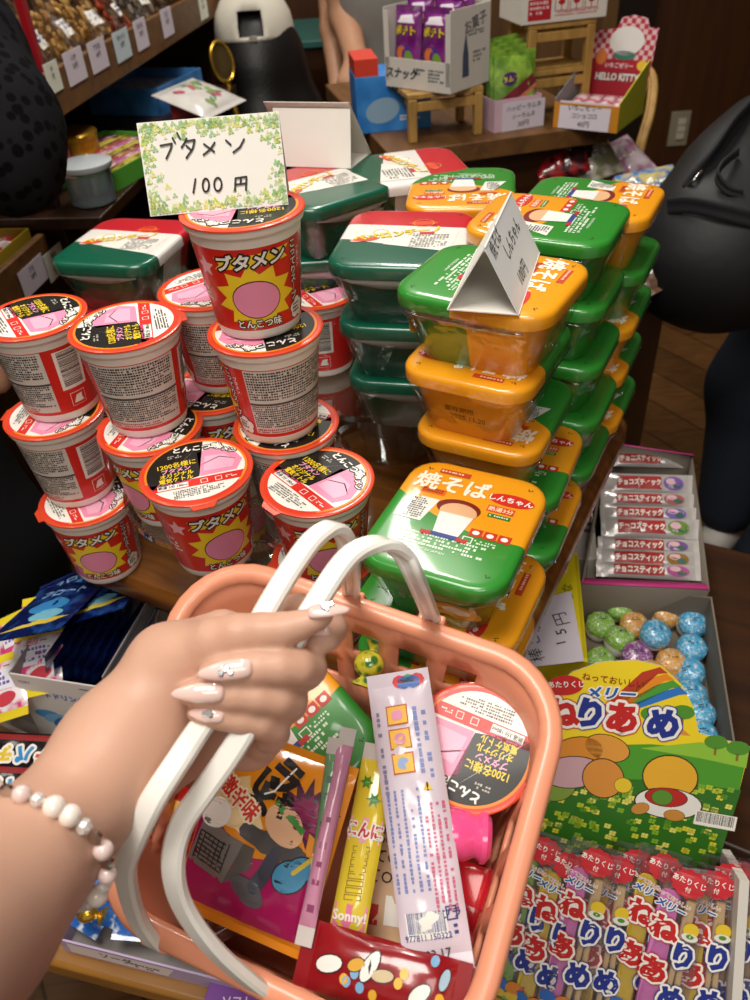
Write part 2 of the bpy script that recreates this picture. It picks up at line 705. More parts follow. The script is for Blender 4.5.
# ------------------------------------------------------------------ smooth bodies (distance field -> surface net)
def d_cone(a, b, ra, rb):
    a, b = np.array(a, float), np.array(b, float)
    ab = b - a
    L2 = max(ab @ ab, 1e-12)
    def f(P):
        t = np.clip(((P - a) @ ab) / L2, 0, 1)
        return np.linalg.norm(P - a - t[..., None] * ab, axis=-1) - (ra + (rb - ra) * t)
    return f
def d_ell(c, r, R=None):
    c, r = np.array(c, float), np.array(r, float)
    def f(P):
        q = P - c
        if R is not None:
            q = q @ np.array(R)
        k = np.linalg.norm(q / r, axis=-1)
        g = np.linalg.norm(q / (r * r), axis=-1) + 1e-9
        return k * (k - 1) / g
    return f
def d_chain(pts, k=.004):
    """pts = [(point, radius)...]"""
    return d_union([d_cone(p[0], q[0], p[1], q[1]) for p, q in zip(pts, pts[1:])], k)
def d_union(fs, k):
    def f(P):
        d = fs[0](P)
        for g in fs[1:]:
            e = g(P)
            h = np.clip(.5 + .5 * (e - d) / k, 0, 1)
            d = e * (1 - h) + d * h - k * h * (1 - h)
        return d
    return f
def sdf_object(name, fn, lo, hi, res, m, parent=None, smooth=1):
    lo, hi = np.array(lo, float), np.array(hi, float)
    n = np.ceil((hi - lo) / res).astype(int) + 1
    ax = [lo[i] + res * np.arange(n[i]) for i in range(3)]
    val = np.empty(n, np.float32)
    G = np.stack(np.meshgrid(ax[1], ax[2], indexing='ij'), -1)
    for i in range(n[0]):
        P = np.concatenate([np.full(G.shape[:2] + (1,), ax[0][i]), G], -1)
        val[i] = fn(P)
    ins = val < 0
    c = [slice(0, -1), slice(1, None)]
    cnt = np.zeros(n - 1)
    acc = np.zeros(tuple(n - 1) + (3,))
    for axis in range(3):
        for a in (0, 1):
            for b in (0, 1):
                o0 = [0, 0, 0]; o1 = [0, 0, 0]
                oth = [k for k in range(3) if k != axis]
                o0[oth[0]] = o1[oth[0]] = a
                o0[oth[1]] = o1[oth[1]] = b
                o1[axis] = 1
                v0 = val[tuple(c[k] for k in o0)]
                v1 = val[tuple(c[k] for k in o1)]
                x = (v0 < 0) != (v1 < 0)
                t = np.where(x, v0 / np.where(x, v0 - v1, 1), 0)
                cnt += x
                for k in range(3):
                    acc[..., k] += np.where(x, t if k == axis else o0[k], 0)
    act = cnt > 0
    idx = -np.ones(act.shape, int)
    idx[act] = np.arange(act.sum())
    cell = np.argwhere(act)
    vs = lo + res * (cell + acc[act] / cnt[act][:, None])
    faces = []
    for axis in range(3):
        o = [k for k in range(3) if k != axis]
        s0 = [slice(None)] * 3; s1 = [slice(None)] * 3
        s0[axis] = slice(0, -1); s1[axis] = slice(1, None)
        x = ins[tuple(s0)] != ins[tuple(s1)]
        e = np.argwhere(x)
        e = e[(e[:, o[0]] > 0) & (e[:, o[1]] > 0) & (e[:, o[0]] < n[o[0]] - 1) & (e[:, o[1]] < n[o[1]] - 1)]
        q = []
        for a, b in ((0, 0), (1, 0), (1, 1), (0, 1)):
            t = e.copy()
            t[:, o[0]] -= 1 - a
            t[:, o[1]] -= 1 - b
            q.append(idx[t[:, 0], t[:, 1], t[:, 2]])
        q = np.stack(q, 1)
        s = ins[e[:, 0], e[:, 1], e[:, 2]]
        if axis == 1:
            s = ~s
        q[~s] = q[~s][:, ::-1]
        faces.append(q)
    F = np.concatenate(faces)
    me = bpy.data.meshes.new(name)
    me.from_pydata(vs.tolist(), [], F.tolist())
    me.materials.append(m)
    me.polygons.foreach_set('use_smooth', [True] * len(me.polygons))
    me.update()
    o = bpy.data.objects.new(name, me)
    COL.objects.link(o)
    if parent:
        o.parent = parent
        o.matrix_parent_inverse = parent.matrix_world.inverted()
    if smooth:
        md = o.modifiers.new('smooth', 'SMOOTH')
        md.factor = .5
        md.iterations = smooth
    return o
# ------------------------------------------------------------------ the room
FLOORM = wood('floor_boards', '#5c3d20', '#80572f', 5, (3, 16, 1), .38, plank=(.9, .11, (0, 0, radians(62))), bump=.04)
WALLM = wood('wall_veneer', '#3d1f0d', '#55300f', 3, (8, 8, .7), .42, bump=.03)
DARKW = wood('dark_wood', '#2a170b', '#43260f', 5, (1, 9, 9), .35)
TABW = wood('table_wood', '#5a3210', '#8a5522', 5, (1.5, 14, 8), .28, bump=.08, coat=.2)
SHELFW = wood('shelf_wood', '#56381a', '#7d5427', 5, (8, 1.2, 8), .5)
PALEW = wood('pale_wood', '#9a7437', '#c49a52', 6, (9, 9, 1.5), .5)
HONEYW = wood('honey_wood', '#80551f', '#a8742f', 5, (1.2, 10, 10), .35)
X0, X1, Y0, Y1 = -1.5, 2.2, -1.6, 3.25
def slab(name, lo, hi, m):
    mb = MB()
    mb.box([(a + b) / 2 for a, b in zip(lo, hi)], [b - a for a, b in zip(lo, hi)], m)
    return tag(mb.build(name), kind='structure')
slab('floor', (X0, Y0, -.05), (X1, Y1, 0), FLOORM)
slab('ceiling', (X0, Y0, CEIL), (X1, Y1, CEIL + .05), mat('ceiling_white', '#d9d2c4', .8))
slab('wall_back', (X0 - .05, Y1, -.05), (X1 + .05, Y1 + .06, CEIL + .05), WALLM)
slab('wall_left', (X0 - .05, Y0, -.05), (X0, Y1, CEIL + .05), WALLM)
slab('wall_right', (X1, Y0, -.05), (X1 + .05, Y1, CEIL + .05), WALLM)
slab('baseboard_back', (1.0, Y1 - .012, 0), (X1, Y1, .07), DARKW)
# dark upright frame of the doorway and pale panel beside it
p = atd(640, 20, 3.2)
slab('trim_1', (.98, Y1 - .05, 0), (1.10, Y1, CEIL), mat('near_black_wood', '#1c0f08', .5))
slab('trim_2', (.35, Y1 - .03, 0), (.98, Y1, CEIL), wood('door_veneer', '#5e4122', '#7a5830', 3, (8, 8, .7), .5))

# wall switch plate
o = atd(668, 120, 3.19); o.y = Y1
t = thing('wall_outlet', 'grey three-rocker outlet plate low on the dark brown back wall', 'outlet', frame(o, (1, 0, 0), (0, -1, 0)))
mb = MB(); mb.box((0, 0, .004), (.075, .125, .008), mat('outlet_plate', '#9c9480', .4)); mb.build('cover_plate', t, bevel=.002)
for k in (-1, 0, 1):
    mb = MB(); mb.box((.006, k * .026, .011), (.030, .022, .006), mat('outlet_switch', '#cfc9b8', .4)); mb.build('rocker', t, bevel=.001)

# ------------------------------------------------------------------ the wooden display table (top 0.622 m)
ZT = .622
KX, KY = .072, .352                      # right front corner
TX = V((.866, -.5, 0)).normalized()
TY = V((.5, .866, 0))
TM = frame((KX, KY, 0), TX)              # local x to the right, y away
TW, TD = .56, .445
def tloc(p):
    q = TM.inverted() @ V(p)
    return q
t = thing('display_table', 'brown wooden display table carrying the noodle cups and noodle trays', 'table', TM @ Matrix.Translation((-TW / 2, TD / 2, 0)))
def table_ring(w, l, r, z):
    """rounded rectangle with its left front corner cut off"""
    p = rr(w, l, r, z)
    a, c = V((-w / 2, -.0625, z)), V((-.135, -l / 2, z))
    p[12:18] = [tuple(a.lerp(c, k / 5)) for k in range(6)]
    return p
mb = MB()
mb.loft([table_ring(TW - .008, TD - .008, .03, ZT - .028), table_ring(TW, TD, .034, ZT - .022), table_ring(TW, TD, .034, ZT - .006), table_ring(TW - .01, TD - .01, .03, ZT)], TABW)
mb.build('table_top', t, sharp=50)
for x, y in ((TW / 2 - .05, TD / 2 - .05), (TW / 2 - .05, -TD / 2 + .05), (-TW / 2 + .05, TD / 2 - .05), (-.14, -.12)):
    mb = MB()
    mb.loft([rr(.03, .03, .006, 0, 2, x, y), rr(.042, .042, .006, ZT - .028, 2, x, y)], DARKW)
    mb.build('leg', t)
for c, d in (((0, TD / 2 - .05), (TW - .14, .016)), ((.055, -TD / 2 + .05), (.30, .016)), ((TW / 2 - .05, 0), (.016, TD - .14)), ((-TW / 2 + .05, .08), (.016, .18))):
    mb = MB(); mb.box((c[0], c[1], ZT - .058), (d[0], d[1], .06), DARKW); mb.build('apron', t)

# low bench on the left, in front of and under the table
ZB = .44
bo = at(45, 955, ZB)
BX = (at(215, 1000, ZB) - bo).normalized()
BM = frame(bo, BX)
t = thing('low_bench', 'long honey-coloured wooden bench under the left boxes of packets', 'bench', BM)
mb = MB(); mb.box((.02, .155, -.0125), (.62, .32, .025), HONEYW); mb.build('bench_top', t, bevel=.004)
for x in (-.24, .29):
    for y in (.03, .28):
        mb = MB(); mb.box((x, y, -ZB / 2 - .0125), (.035, .035, ZB - .025), DARKW); mb.build('leg', t)

# low bench on the right
ZR = .40
RM = frame((.30, .42, ZR), TX)
t = thing('side_bench', 'low dark wooden bench carrying the candy boxes right of the table', 'bench', RM)
mb = MB(); mb.box((-.01, .145, -.0125), (.32, .41, .025), DARKW); mb.build('bench_top', t, bevel=.004)
for x in (-.13, .11):
    for y in (-.04, .33):
        mb = MB(); mb.box((x, y, -ZR / 2 - .0125), (.03, .03, ZR - .025), DARKW); mb.build('leg', t)

# clear round trays: front one under the cups, back one under the dark green tubs
ACR = film('clear_acrylic', .16, .95, '#f4f6f4', .04, .0)
def disc_stand(c, R, z, label):
    t = thing('round_tray', label, 'tray', Matrix.Translation((c[0], c[1], ZT)), 'clear round display trays')
    mb = MB()
    n = 64
    H = z - ZT
    mb.rev([(R - .004, H - .004), (R, H - .002), (R, H + .004), (R - .0025, H + .0045), (R - .004, H), (.001, H)], ACR, n, cap0=True, cap1=True)
    mb.build('tray_plate', t)
    mb = MB()
    mb.rev([(R * .62, 0), (R * .60, .004), (R * .30, .010), (R * .26, H - .006), (R * .4, H - .0042)], ACR, n, cap0=False, cap1=False)
    mb.build('pedestal', t)
ZD, ZD2 = .709, .7155
disc_stand((-.115, .560), .100, ZD - .0045, 'clear round plastic tray holding the front noodle cups')
disc_stand((.020, .750), .130, ZD2 - .0045, 'clear round plastic tray at the back under the dark green noodle tubs')
# ------------------------------------------------------------------ noodle cups
RED, WHT, BLK = K('#d8261c'), K('#f3efe6'), K('#17130f')
YEL, ORG, PNK, GRY, DGR = K('#f6d32a'), K('#ee6a1e'), K('#ef93b4'), K('#b9b3a8'), K('#4b4744')
CUPW = mat('cup_foam', '#ece7dc', .5, var=.03)
CUPR = mat('cup_red', '#d8261c', .35, coat=.35, var=.05)
CH = .080                                # stacking step
def rcup(z):
    return .0288 + (.0365 - .0288) * z / .0715
def cup_side(u, v, e):
    a = -pi / 2 + u / .033
    r = rcup(v) + e
    return (r * cos(a), r * sin(a), v)
def cup_art():
    A = Art()
    # front
    A.ly = 0
    A.star(0, .031, .0285, .0205, 11, YEL, pi / 2 + .1, .82)
    A.poly([(-.024, .0515), (.024, .0545), (.021, .058), (.025, .0625), (-.023, .0595), (-.020, .055)], YEL, 0)
    A.ly = 1
    A.ell(0, .030, .0165, .0135, BLK)
    A.ell(0, .030, .0158, .0128, PNK, ly=2)
    A.text('ブタメン', 0, .0572, .0112, WHT, .06, .035, out=(BLK, .10), sx=1.0, shear=.2)
    A.text('とんこつ味', 0, .0128, .0066, WHT, 0, .03, out=(BLK, .10), ly=3)
    A.vtext('こってりスープ', .029, .043, .0062, WHT, 0, .95, bold=.02, out=(BLK, .09), ly=1)
    A.vtext('ブタメン', .0345, .050, .0038, WHT, 0, .95, bold=.02, ly=1)
    for dx, dy in ((0, 0), (.004, .001), (-.004, .001), (0, .004), (.003, -.003), (-.003, -.003)):
        A.ell(.0325 + dx, .0155 + dy, .0042, .0042, BLK, n=12, ly=1)
    for dx, dy in ((0, 0), (.004, .001), (-.004, .001), (0, .004), (.003, -.003), (-.003, -.003)):
        A.ell(.0325 + dx, .0155 + dy, .0037, .0037, WHT, n=12, ly=2)
    A.micro(.0325, .016, .010, .0075, .0025, BLK, ly=3)
    # back panel of small print
    A.rect(.0735, .0375, .062, .054, K('#d6d0c6'), ly=0)
    A.micro(.0735, .051, .060, .025, .00215, K('#221c18'), .95, ly=1)
    A.rect(.0735, .0365, .062, .0018, DGR, ly=1)
    A.micro(.0735, .0250, .060, .021, .00195, K('#221c18'), .95, ly=1)
    A.micro(.0735, .0128, .060, .0042, .0020, K('#b2213f'), .9, ly=1)
    # bar code and marks
    A.rect(-.085, .045, .021, .034, WHT, ly=0)
    A.bars(-.085, .046, .030, .016, BLK, 26, pi / 2, ly=1)
    A.rect(-.085, .018, .013, .012, WHT, ly=0)
    A.rect(-.085, .018, .0122, .0112, RED, ly=1)
    A.poly([(-.0895, .0145), (-.0805, .0145), (-.082, .018), (-.0815, .0215), (-.0865, .021), (-.088, .018)], WHT, 2)
    A.frame(-.052, .054, .018, .012, .0006, K('#f4a7a0'), ly=0)
    A.micro(-.052, .054, .014, .007, .0018, K('#f0806e'), .8, ly=0)
    A.star(-.032, .052, .0075, .0036, 5, K('#f7b7c4'), pi / 2, ly=0)
    A.micro(-.043, .033, .020, .014, .0034, WHT, .55, ly=0)
    return A
def lid_art():
    A = Art()
    R = .0345
    A.ell(0, 0, .0372, .0372, K('#e23a22'), n=48, ly=0)
    A.ring(0, 0, R, .0362, K('#f58a1f'), radians(-40), radians(190), ly=1)
    A.ell(0, 0, R, R, WHT, n=48, ly=1)
    A.seg(0, 0, R, radians(75), radians(205), BLK, ly=2)
    A.poly([(R * cos(radians(75)), R * sin(radians(75))), (.0015, -.0085), (-.0305, -.0145)], BLK, 2)
    A.poly([(.002, -.009), (.0275, -.0095), (.0335, .002), (.027, .019), (.010, .0225), (.003, .020)], PNK, 2)
    A.poly([(.005, -.004), (.025, -.0055), (.028, .002), (.022, .012), (.008, .014)], K('#f4b2cb'), 3)
    A.line([(.004, .004), (.018, .010), (.028, .004)], .0008, K('#d9719c'), 3)
    A.micro(-.012, .020, .012, .006, .0022, GRY, .8, ly=3)
    A.text('1200名様に', -.0125, .0105, .0068, YEL, 0, .02, ly=3, sx=.85)
    A.text('ブタメン', -.0135, .0045, .0056, K('#f4a8c8'), 0, .03, ly=3, sx=.95)
    A.text('オリジナル', -.0135, -.0012, .0056, YEL, 0, .03, ly=3, sx=.85)
    A.text('電気ケトル', -.0145, -.0068, .0056, YEL, 0, .03, ly=3, sx=.85)
    A.micro(-.0145, -.0112, .026, .003, .0015, K('#e56fa0'), .9, ly=3)
    A.text('とんこつ味', .004, .0262, .0072, WHT, -.12, .05, out=(BLK, .12), ly=4)
    A.text('ブタメン', .022, .0195, .0056, WHT, -.7, .05, out=(BLK, .12), ly=4)
    A.poly([(-.0335, -.009), (.0325, -.0115), (.0285, -.020), (-.0300, -.0175)], K('#dd2a1e'), 2)
    A.rect(-.0175, -.0145, .021, .0055, WHT, -.04, 3)
    A.text('熱湯 3分 180ml', -.0175, -.0145, .0034, BLK, -.04, .02, ly=4, sx=.9)
    A.frame(.004, -.0150, .0045, .0042, .0005, WHT, ly=3)
    A.frame(.014, -.0155, .0042, .0042, .0005, WHT, ly=3)
    A.micro(.023, -.0160, .008, .004, .0016, WHT, .7, ly=3)
    A.micro(0, -.0255, .036, .0105, .0019, K('#5d5853'), .9, ly=3)
    return A
def make_cup(label):
    t = thing('noodle_cup', label, 'noodle cup', group=None)
    mb = MB()
    n = 72
    mb.rev([(.0268, .0), (.0280, .0006), (.0288, .003), (rcup(.0075), .0075), (rcup(.0652), .0652), (rcup(.0715), .0715)], [CUPW, CUPW, CUPW, CUPR, CUPW], n)
    mb.rev([(rcup(.0715), .0715), (.0385, .0722), (.0390, .0735), (.0390, .0772), (.0384, .0782)], CUPW, n, cap0=False)
    mb.art(cup_art(), cup_side, .004)
    mb.build('cup_body', t, sharp=50)
    mb = MB()
    lip = mat('lid_edge', '#e04a2a', .3, coat=.4)
    mb.rev([(.0388, .0770), (.0402, .0772), (.0402, .0782), (.0388, .0789), (.0362, .0785)], lip, n, cap0=False)
    # pull tab
    mb.loft([[(-.010, -.0385, .0776), (.010, -.0385, .0776), (.007, -.0432, .0762), (-.007, -.0432, .0762)], [(-.010, -.0385, .0782), (.010, -.0385, .0782), (.007, -.0432, .0768), (-.007, -.0432, .0768)]], lip)
    mb.art(lid_art(), flatmap(.0786))
    mb.build('lid', t, sharp=50)
    return t
# px,py of the lid centre, height of the lid, turn of the lid artwork, lean, label
cup0 = [None]
def place_cup(px, py, z, turn, label, group, lidturn=None, off=(0, 0)):
    p = at(px, py, z + .0785)
    p.z = z
    p.x += off[0]; p.y += off[1]
    if cup0[0] is None:
        cup0[0] = o = make_cup(label)
        o['group'] = group
        o.matrix_world = rotz(p, turn)
    else:
        o = copy_tree(cup0[0], rotz(p, turn), label, group)
    lid = [c for c in bpy.data.objects if c.parent == o and c.name.startswith('lid')][0]
    lid.rotation_euler.z = (lidturn or 0) - turn
    return o
GC = 'pink-pig pork noodle cups on the table'
GC = 'red noodle cups on the table'
D_ = radians
z0, z1, z2 = ZT, ZT + CH, ZT + 2 * CH
d0, d1, d2 = ZD, ZD + CH, ZD + 2 * CH
# left stack of three, on the table top
place_cup(86, 497, z0 + .001, D_(8), 'red noodle cup at the foot of the leftmost stack, starburst facing out', GC, D_(-60))
place_cup(54, 412, z1 + .001, D_(-160), 'middle red noodle cup of the leftmost stack, small print facing out', GC, D_(-95))
place_cup(33, 316, z2 + .001, D_(-166), 'topmost red noodle cup of the leftmost stack, bar code on its right', GC, D_(-58))
# second stack, on the tray
place_cup(150, 426, d0 + .001, D_(-40), 'lower red noodle cup of the two-high stack second from left', GC, D_(-105))
place_cup(125, 325, d1 + .001, D_(-118), 'upper red noodle cup of the second stack from left, small print outward', GC, D_(105))
# single cup in front
place_cup(196, 470, d0 + .001, D_(30), 'single red noodle cup at the front of the clear tray, lid fully visible', GC, D_(14))
# tall middle stack under the price sign
place_cup(286, 423, d0 + .001, D_(200), 'bottom red noodle cup of the stack under the price sign', GC, D_(160))
place_cup(265, 328, d1 + .001, D_(-100), 'middle red noodle cup under the price sign, small print facing out', GC, D_(-160))
place_cup(242, 208, d2 + .001, D_(8), 'top red noodle cup with pink oval in a yellow starburst under the price sign', GC, D_(185))
# behind
place_cup(214, 388, d0 + .001, D_(30), 'lower red noodle cup behind the price-sign stack on its left', GC, D_(165))
place_cup(210, 287, d1 + .001, D_(-115), 'upper red noodle cup behind the price-sign stack on its left', GC, D_(-145))
place_cup(317, 291, ZD2 + .001, D_(150), 'red noodle cup behind the price-sign stack on its right, bar code outward', GC, D_(-60))
# right front stack, on the table top
place_cup(323, 556, z0 + .001, D_(25), 'lower red noodle cup of the front stack by the green tray', GC, D_(-75))
place_cup(317, 480, z1 + .001, D_(8), 'upper red noodle cup of the front stack by the green tray', GC, D_(-50))
place_cup(88, 366, z1 - CH + .087 + .001, D_(-30), 'red noodle cup hidden between the two left stacks', GC, D_(-60))
# ------------------------------------------------------------------ square instant noodle trays
GREEN, ORANGE, DKGREEN, TUBRED, TUBWHITE = '#2f8a2e', '#f0a01c', '#0b5a43', '#c81e2c', '#eeeae4'
PW, PL, PH, PS = .097, .113, .0545, .0535   # width, length, height, stacking step
SPLIT = (-.0, 1.0, 6.0, -.004)
LIDM = zones('tray_lid_two_colour', [GREEN, ORANGE], [(.28, 1.0, -4.5, .006)], .3, .5)
TUBM = zones('tray_tub_two_colour', [GREEN, ORANGE], [(0, 1.0, 0, .0)], .3, .5)
SHRINK = film('shrink_film', .03, .38)
def pack_lid(mb, w, l, h, m):
    r = .021
    z = h - .0115
    mb.loft([rr(w - .006, l - .006, r - .003, z), rr(w, l, r, z + .0008), rr(w, l, r, z + .008), rr(w - .002, l - .002, r - .001, z + .0102), rr(w - .007, l - .007, r - .003, z + .0112), rr(w - .016, l - .016, r - .006, z + .0115), rr(w - .05, l - .05, .012, z + .0116)], m)
def pack_tub(mb, w, l, h, m):
    mb.loft([rr(w - .034, l - .034, .014, 0), rr(w - .030, l - .030, .016, .0015), rr(w - .012, l - .012, .020, h - .018), rr(w - .006, l - .006, .019, h - .0110)], m)
def pack_film(mb, w, l, h, k=0):
    n = len(rr(1, 1, .1, 0))
    rnd = random.Random(k)
    def wob(ring, a):
        return [(x + rnd.uniform(-a, a), y + rnd.uniform(-a, a), z + rnd.uniform(-a, a)) for x, y, z in ring]
    mb.loft([rr(w + .0006, l + .0006, .021, h - .0035), rr(w + .0006, l + .0006, .021, h - .0118), wob(rr(w - .006, l - .006, .02, h - .020), .001), wob(rr(w - .015, l - .015, .018, h * .4), .0014), rr(w - .027, l - .027, .016, .002)], SHRINK, False, False)
def vents(A, w, l, dark):
    for sx in (-1, 1):
        for sy in (-1, 1):
            for d in ((0, 0), (.0016, .0008), (-.0008, .0014)):
                A.ell(sx * (w / 2 - .013) + d[0], sy * (l / 2 - .013) + d[1], .0006, .0006, dark, n=6, ly=1)
def yaki_art():
    A = Art()
    dk = K('#3a2408')
    vents(A, PW, PL, dk)
    A.ly = 1
    A.rect(-.017, .0445, .022, .0050, K('#c4452a'), 0)
    A.micro(-.017, .0445, .020, .0032, .0030, K('#f3c8a0'), .95, ly=2)
    A.text('焼そば', -.0145, .032, .0188, K('#fbf3df'), .02, .035, ly=2, sx=.92)
    A.ell(.0275, .0295, .0155, .0062, K('#d22b22'))
    A.text('しんちゃん', .0275, .0295, .0062, WHT, 0, .03, ly=2)
    A.rect(.024, .018, .018, .0062, K('#d8402c'))
    A.text('熱湯3分', .024, .018, .0048, K('#ffd9b0'), 0, .03, ly=2)
    A.rect(.025, .0112, .015, .0036, K('#2c7a36'))
    A.micro(.025, .0112, .013, .002, .002, WHT, .9, ly=2)
    A.rect(-.024, .0215, .017, .0062, K('#e0671c'))
    A.micro(-.024, .0215, .015, .0045, .002, K('#7a1e10'), .9, ly=2)
    # plain bowl of noodles in the middle of the lid
    A.ell(-.002, .010, .0150, .0088, K('#7c1d14'), ly=1)
    A.ell(-.001, .0065, .0125, .0085, K('#e2b184'), ly=2)
    A.poly([(-.0125, .0035), (.0105, .0035), (.0075, -.0165), (-.0095, -.0165)], K('#e9e6e2'), 3)
    A.rect(-.001, -.0185, .020, .0038, K('#2b3f86'), ly=3)
    A.rect(-.0135, -.019, .007, .0035, K('#b6221c'), ly=4)
    A.rect(.0105, -.019, .007, .0035, K('#b6221c'), ly=4)
    A.poly([(-.040, -.010), (-.029, .014), (-.0165, .014), (-.021, -.010)], K('#e8e6de'), 1)
    A.micro(-.0275, .002, .0125, .021, .0021, K('#55524c'), .85, -.12 * 0, 2)
    for i in range(3):
        A.rect(.0165 + i * .0093, -.0085, .0082, .0072, K('#c9301f'), ly=1)
        A.ell(.0165 + i * .0093, -.0085, .0024, .0020, WHT, n=10, ly=2)
    A.frame(.0135, -.0165, .006, .0052, .0007, WHT, ly=1)
    A.micro(.026, -.0165, .016, .0045, .0022, K('#d6ead0'), .8, ly=1)
    A.micro(.000, -.0255, .058, .0125, .0031, K('#dfeeda'), .7, ly=1, ch=.0019)
    A.text('MADE IN JAPAN', -.006, -.0345, .0031, K('#dfeeda'), 0, 0, ly=1)
    return A
def tub_wall(side, w, l, h):
    """flat print on one slanting side wall; side: 0 = -y, 1 = +x, 2 = +y, 3 = -x"""
    def fn(u, v, e):
        t = (v - .0015) / (h - .018 - .0015)
        hl = (l if side in (0, 2) else w) / 2 - .015 + (.015 - .006) * t + e + .0001
        return [(u, -hl, v), (hl, u, v), (-u, hl, v), (-hl, -u, v)][side]
    return fn
def make_yaki(label):
    t = thing('noodle_tray', label, 'noodle tray')
    mb = MB()
    pack_tub(mb, PW, PL, PH, TUBM)
    A = Art()
    A.ell(.018, .022, .017, .0075, K('#e8a23a')); A.ell(.018, .0225, .0095, .0042, WHT, ly=1)
    A.micro(-.018, .023, .034, .006, .003, K('#9fc592'), .7)
    mb.art(A, tub_wall(0, PW, PL, PH))
    A = Art()
    A.text('賞味期限', -.003, .026, .0058, K('#6b4a12')); A.text('2025.11.20', .003, .019, .0062, K('#6b4a12'))
    mb.art(A, tub_wall(2, PW, PL, PH))
    mb.build('tub', t, sharp=60)
    mb = MB()
    pack_lid(mb, PW, PL, PH, LIDM)
    mb.art(yaki_art(), flatmap(PH + .0001))
    mb.build('lid', t, sharp=60)
    mb = MB(); pack_film(mb, PW, PL, PH, 1); tag(mb.build('wrap', t), 'clear shrink wrap')
    n = 14
    for s_ in (1, -1):
        mb = MB()
        vs = []
        for i in range(n + 1):
            u = -.042 + .084 * i / n
            q = sin(pi * i / n) * (.75 + .25 * sin(i * 1.7))
            vs += [(s_ * (PW / 2 - .001), u, PH - .0125), (s_ * (PW / 2 - .0035 * q + .0004), u, PH - .0125 - .0075 * q)]
        mb.add(vs, [(2 * i, 2 * i + 1, 2 * i + 3, 2 * i + 2) for i in range(n)], film('wrap_fold_film', .35, .7, '#d8dcd4', .15))
        tag(mb.build('wrap_fold', t, solid=.0003), 'pale folded edge of the wrap')
    return t
GY = 'orange and green noodle trays stacked on the table'
yk = [None]
TA = radians(-29)
def place_yaki(c, z, turn, label):
    p = V((c[0], c[1], z))
    if yk[0] is None:
        yk[0] = o = make_yaki(label); o['group'] = GY; o.matrix_world = rotz(p, turn)
        return o
    return copy_tree(yk[0], rotz(p, turn), label, GY)
Q = pi / 2
zt = ZT + .0005
def ctr(px, py, zlid):
    q = at(px, py, zlid); return (q.x, q.y)
# front stack of three
lv = lambda k: zt + k * PS
c1 = ctr(456, 519, lv(2) + PH)
place_yaki(c1, lv(2), TA + radians(1), 'top tray of the front stack, orange and green lid seen whole')
place_yaki((c1[0] - .003, c1[1] - .004), lv(1), TA - Q, 'second tray of the front stack, turned with orange to the right')
place_yaki((c1[0] - .006, c1[1] + .002), lv(0), TA - Q, 'bottom tray of the front stack above the basket rim')
# second stack, under the folded price card
c2 = ctr(493, 276, lv(4) + PH)
place_yaki(c2, lv(4), TA - Q - radians(4), 'noodle tray carrying the folded yakisoba price card')
place_yaki((c2[0] + .000, c2[1] + .003), lv(3), TA + pi - radians(2), 'tray just below the one with the price card, date on its orange side')
place_yaki((c2[0] + .007, c2[1] + .004), lv(2), TA + pi, 'third tray down under the folded price card, orange side out')
place_yaki((c2[0] + .024, c2[1] + .012), lv(1), TA + radians(2), 'fourth tray down under the folded price card, green corner to the right')
place_yaki((c2[0] + .028, c2[1] + .010), lv(0), TA + radians(1), 'bottom tray of the stack under the folded price card')
# third stack
c3 = ctr(549, 216, lv(4) + PH)
dz3 = .0
for k, (dx, dy, turn, lab) in enumerate([(.012, .006, Q, 'lowest tray of the third stack, behind the price-card stack'), (.012, .006, Q, 'second lowest tray of the third stack, green edge outward'), (.008, .006, Q, 'middle tray of the third stack, green edge outward'), (.004, .004, Q, 'fourth tray up in the third stack, green edge outward'), (0, 0, Q, 'top tray of the third stack, lettering sideways and green to the right')]):
    place_yaki((c3[0] + dx, c3[1] + dy), lv(k), TA + turn, lab)
# rightmost stack, furthest back
PS4 = .0498
c4 = ctr(592, 196, zt + 4 * PS4 + PH)
for k, (dx, dy, turn, lab) in enumerate([(.010, .0, pi, 'bottom tray of the rightmost stack near the table corner'), (.010, .004, pi, 'second tray up in the rightmost stack'), (.012, .004, pi, 'middle tray of the rightmost stack, orange edge to the front'), (.006, .006, Q, 'fourth tray up in the rightmost stack, green edge outward'), (0, 0, -Q, 'top tray of the rightmost stack, orange half to the right')]):
    place_yaki((c4[0] + dx, c4[1] + dy), zt + k * PS4, TA + turn, lab)

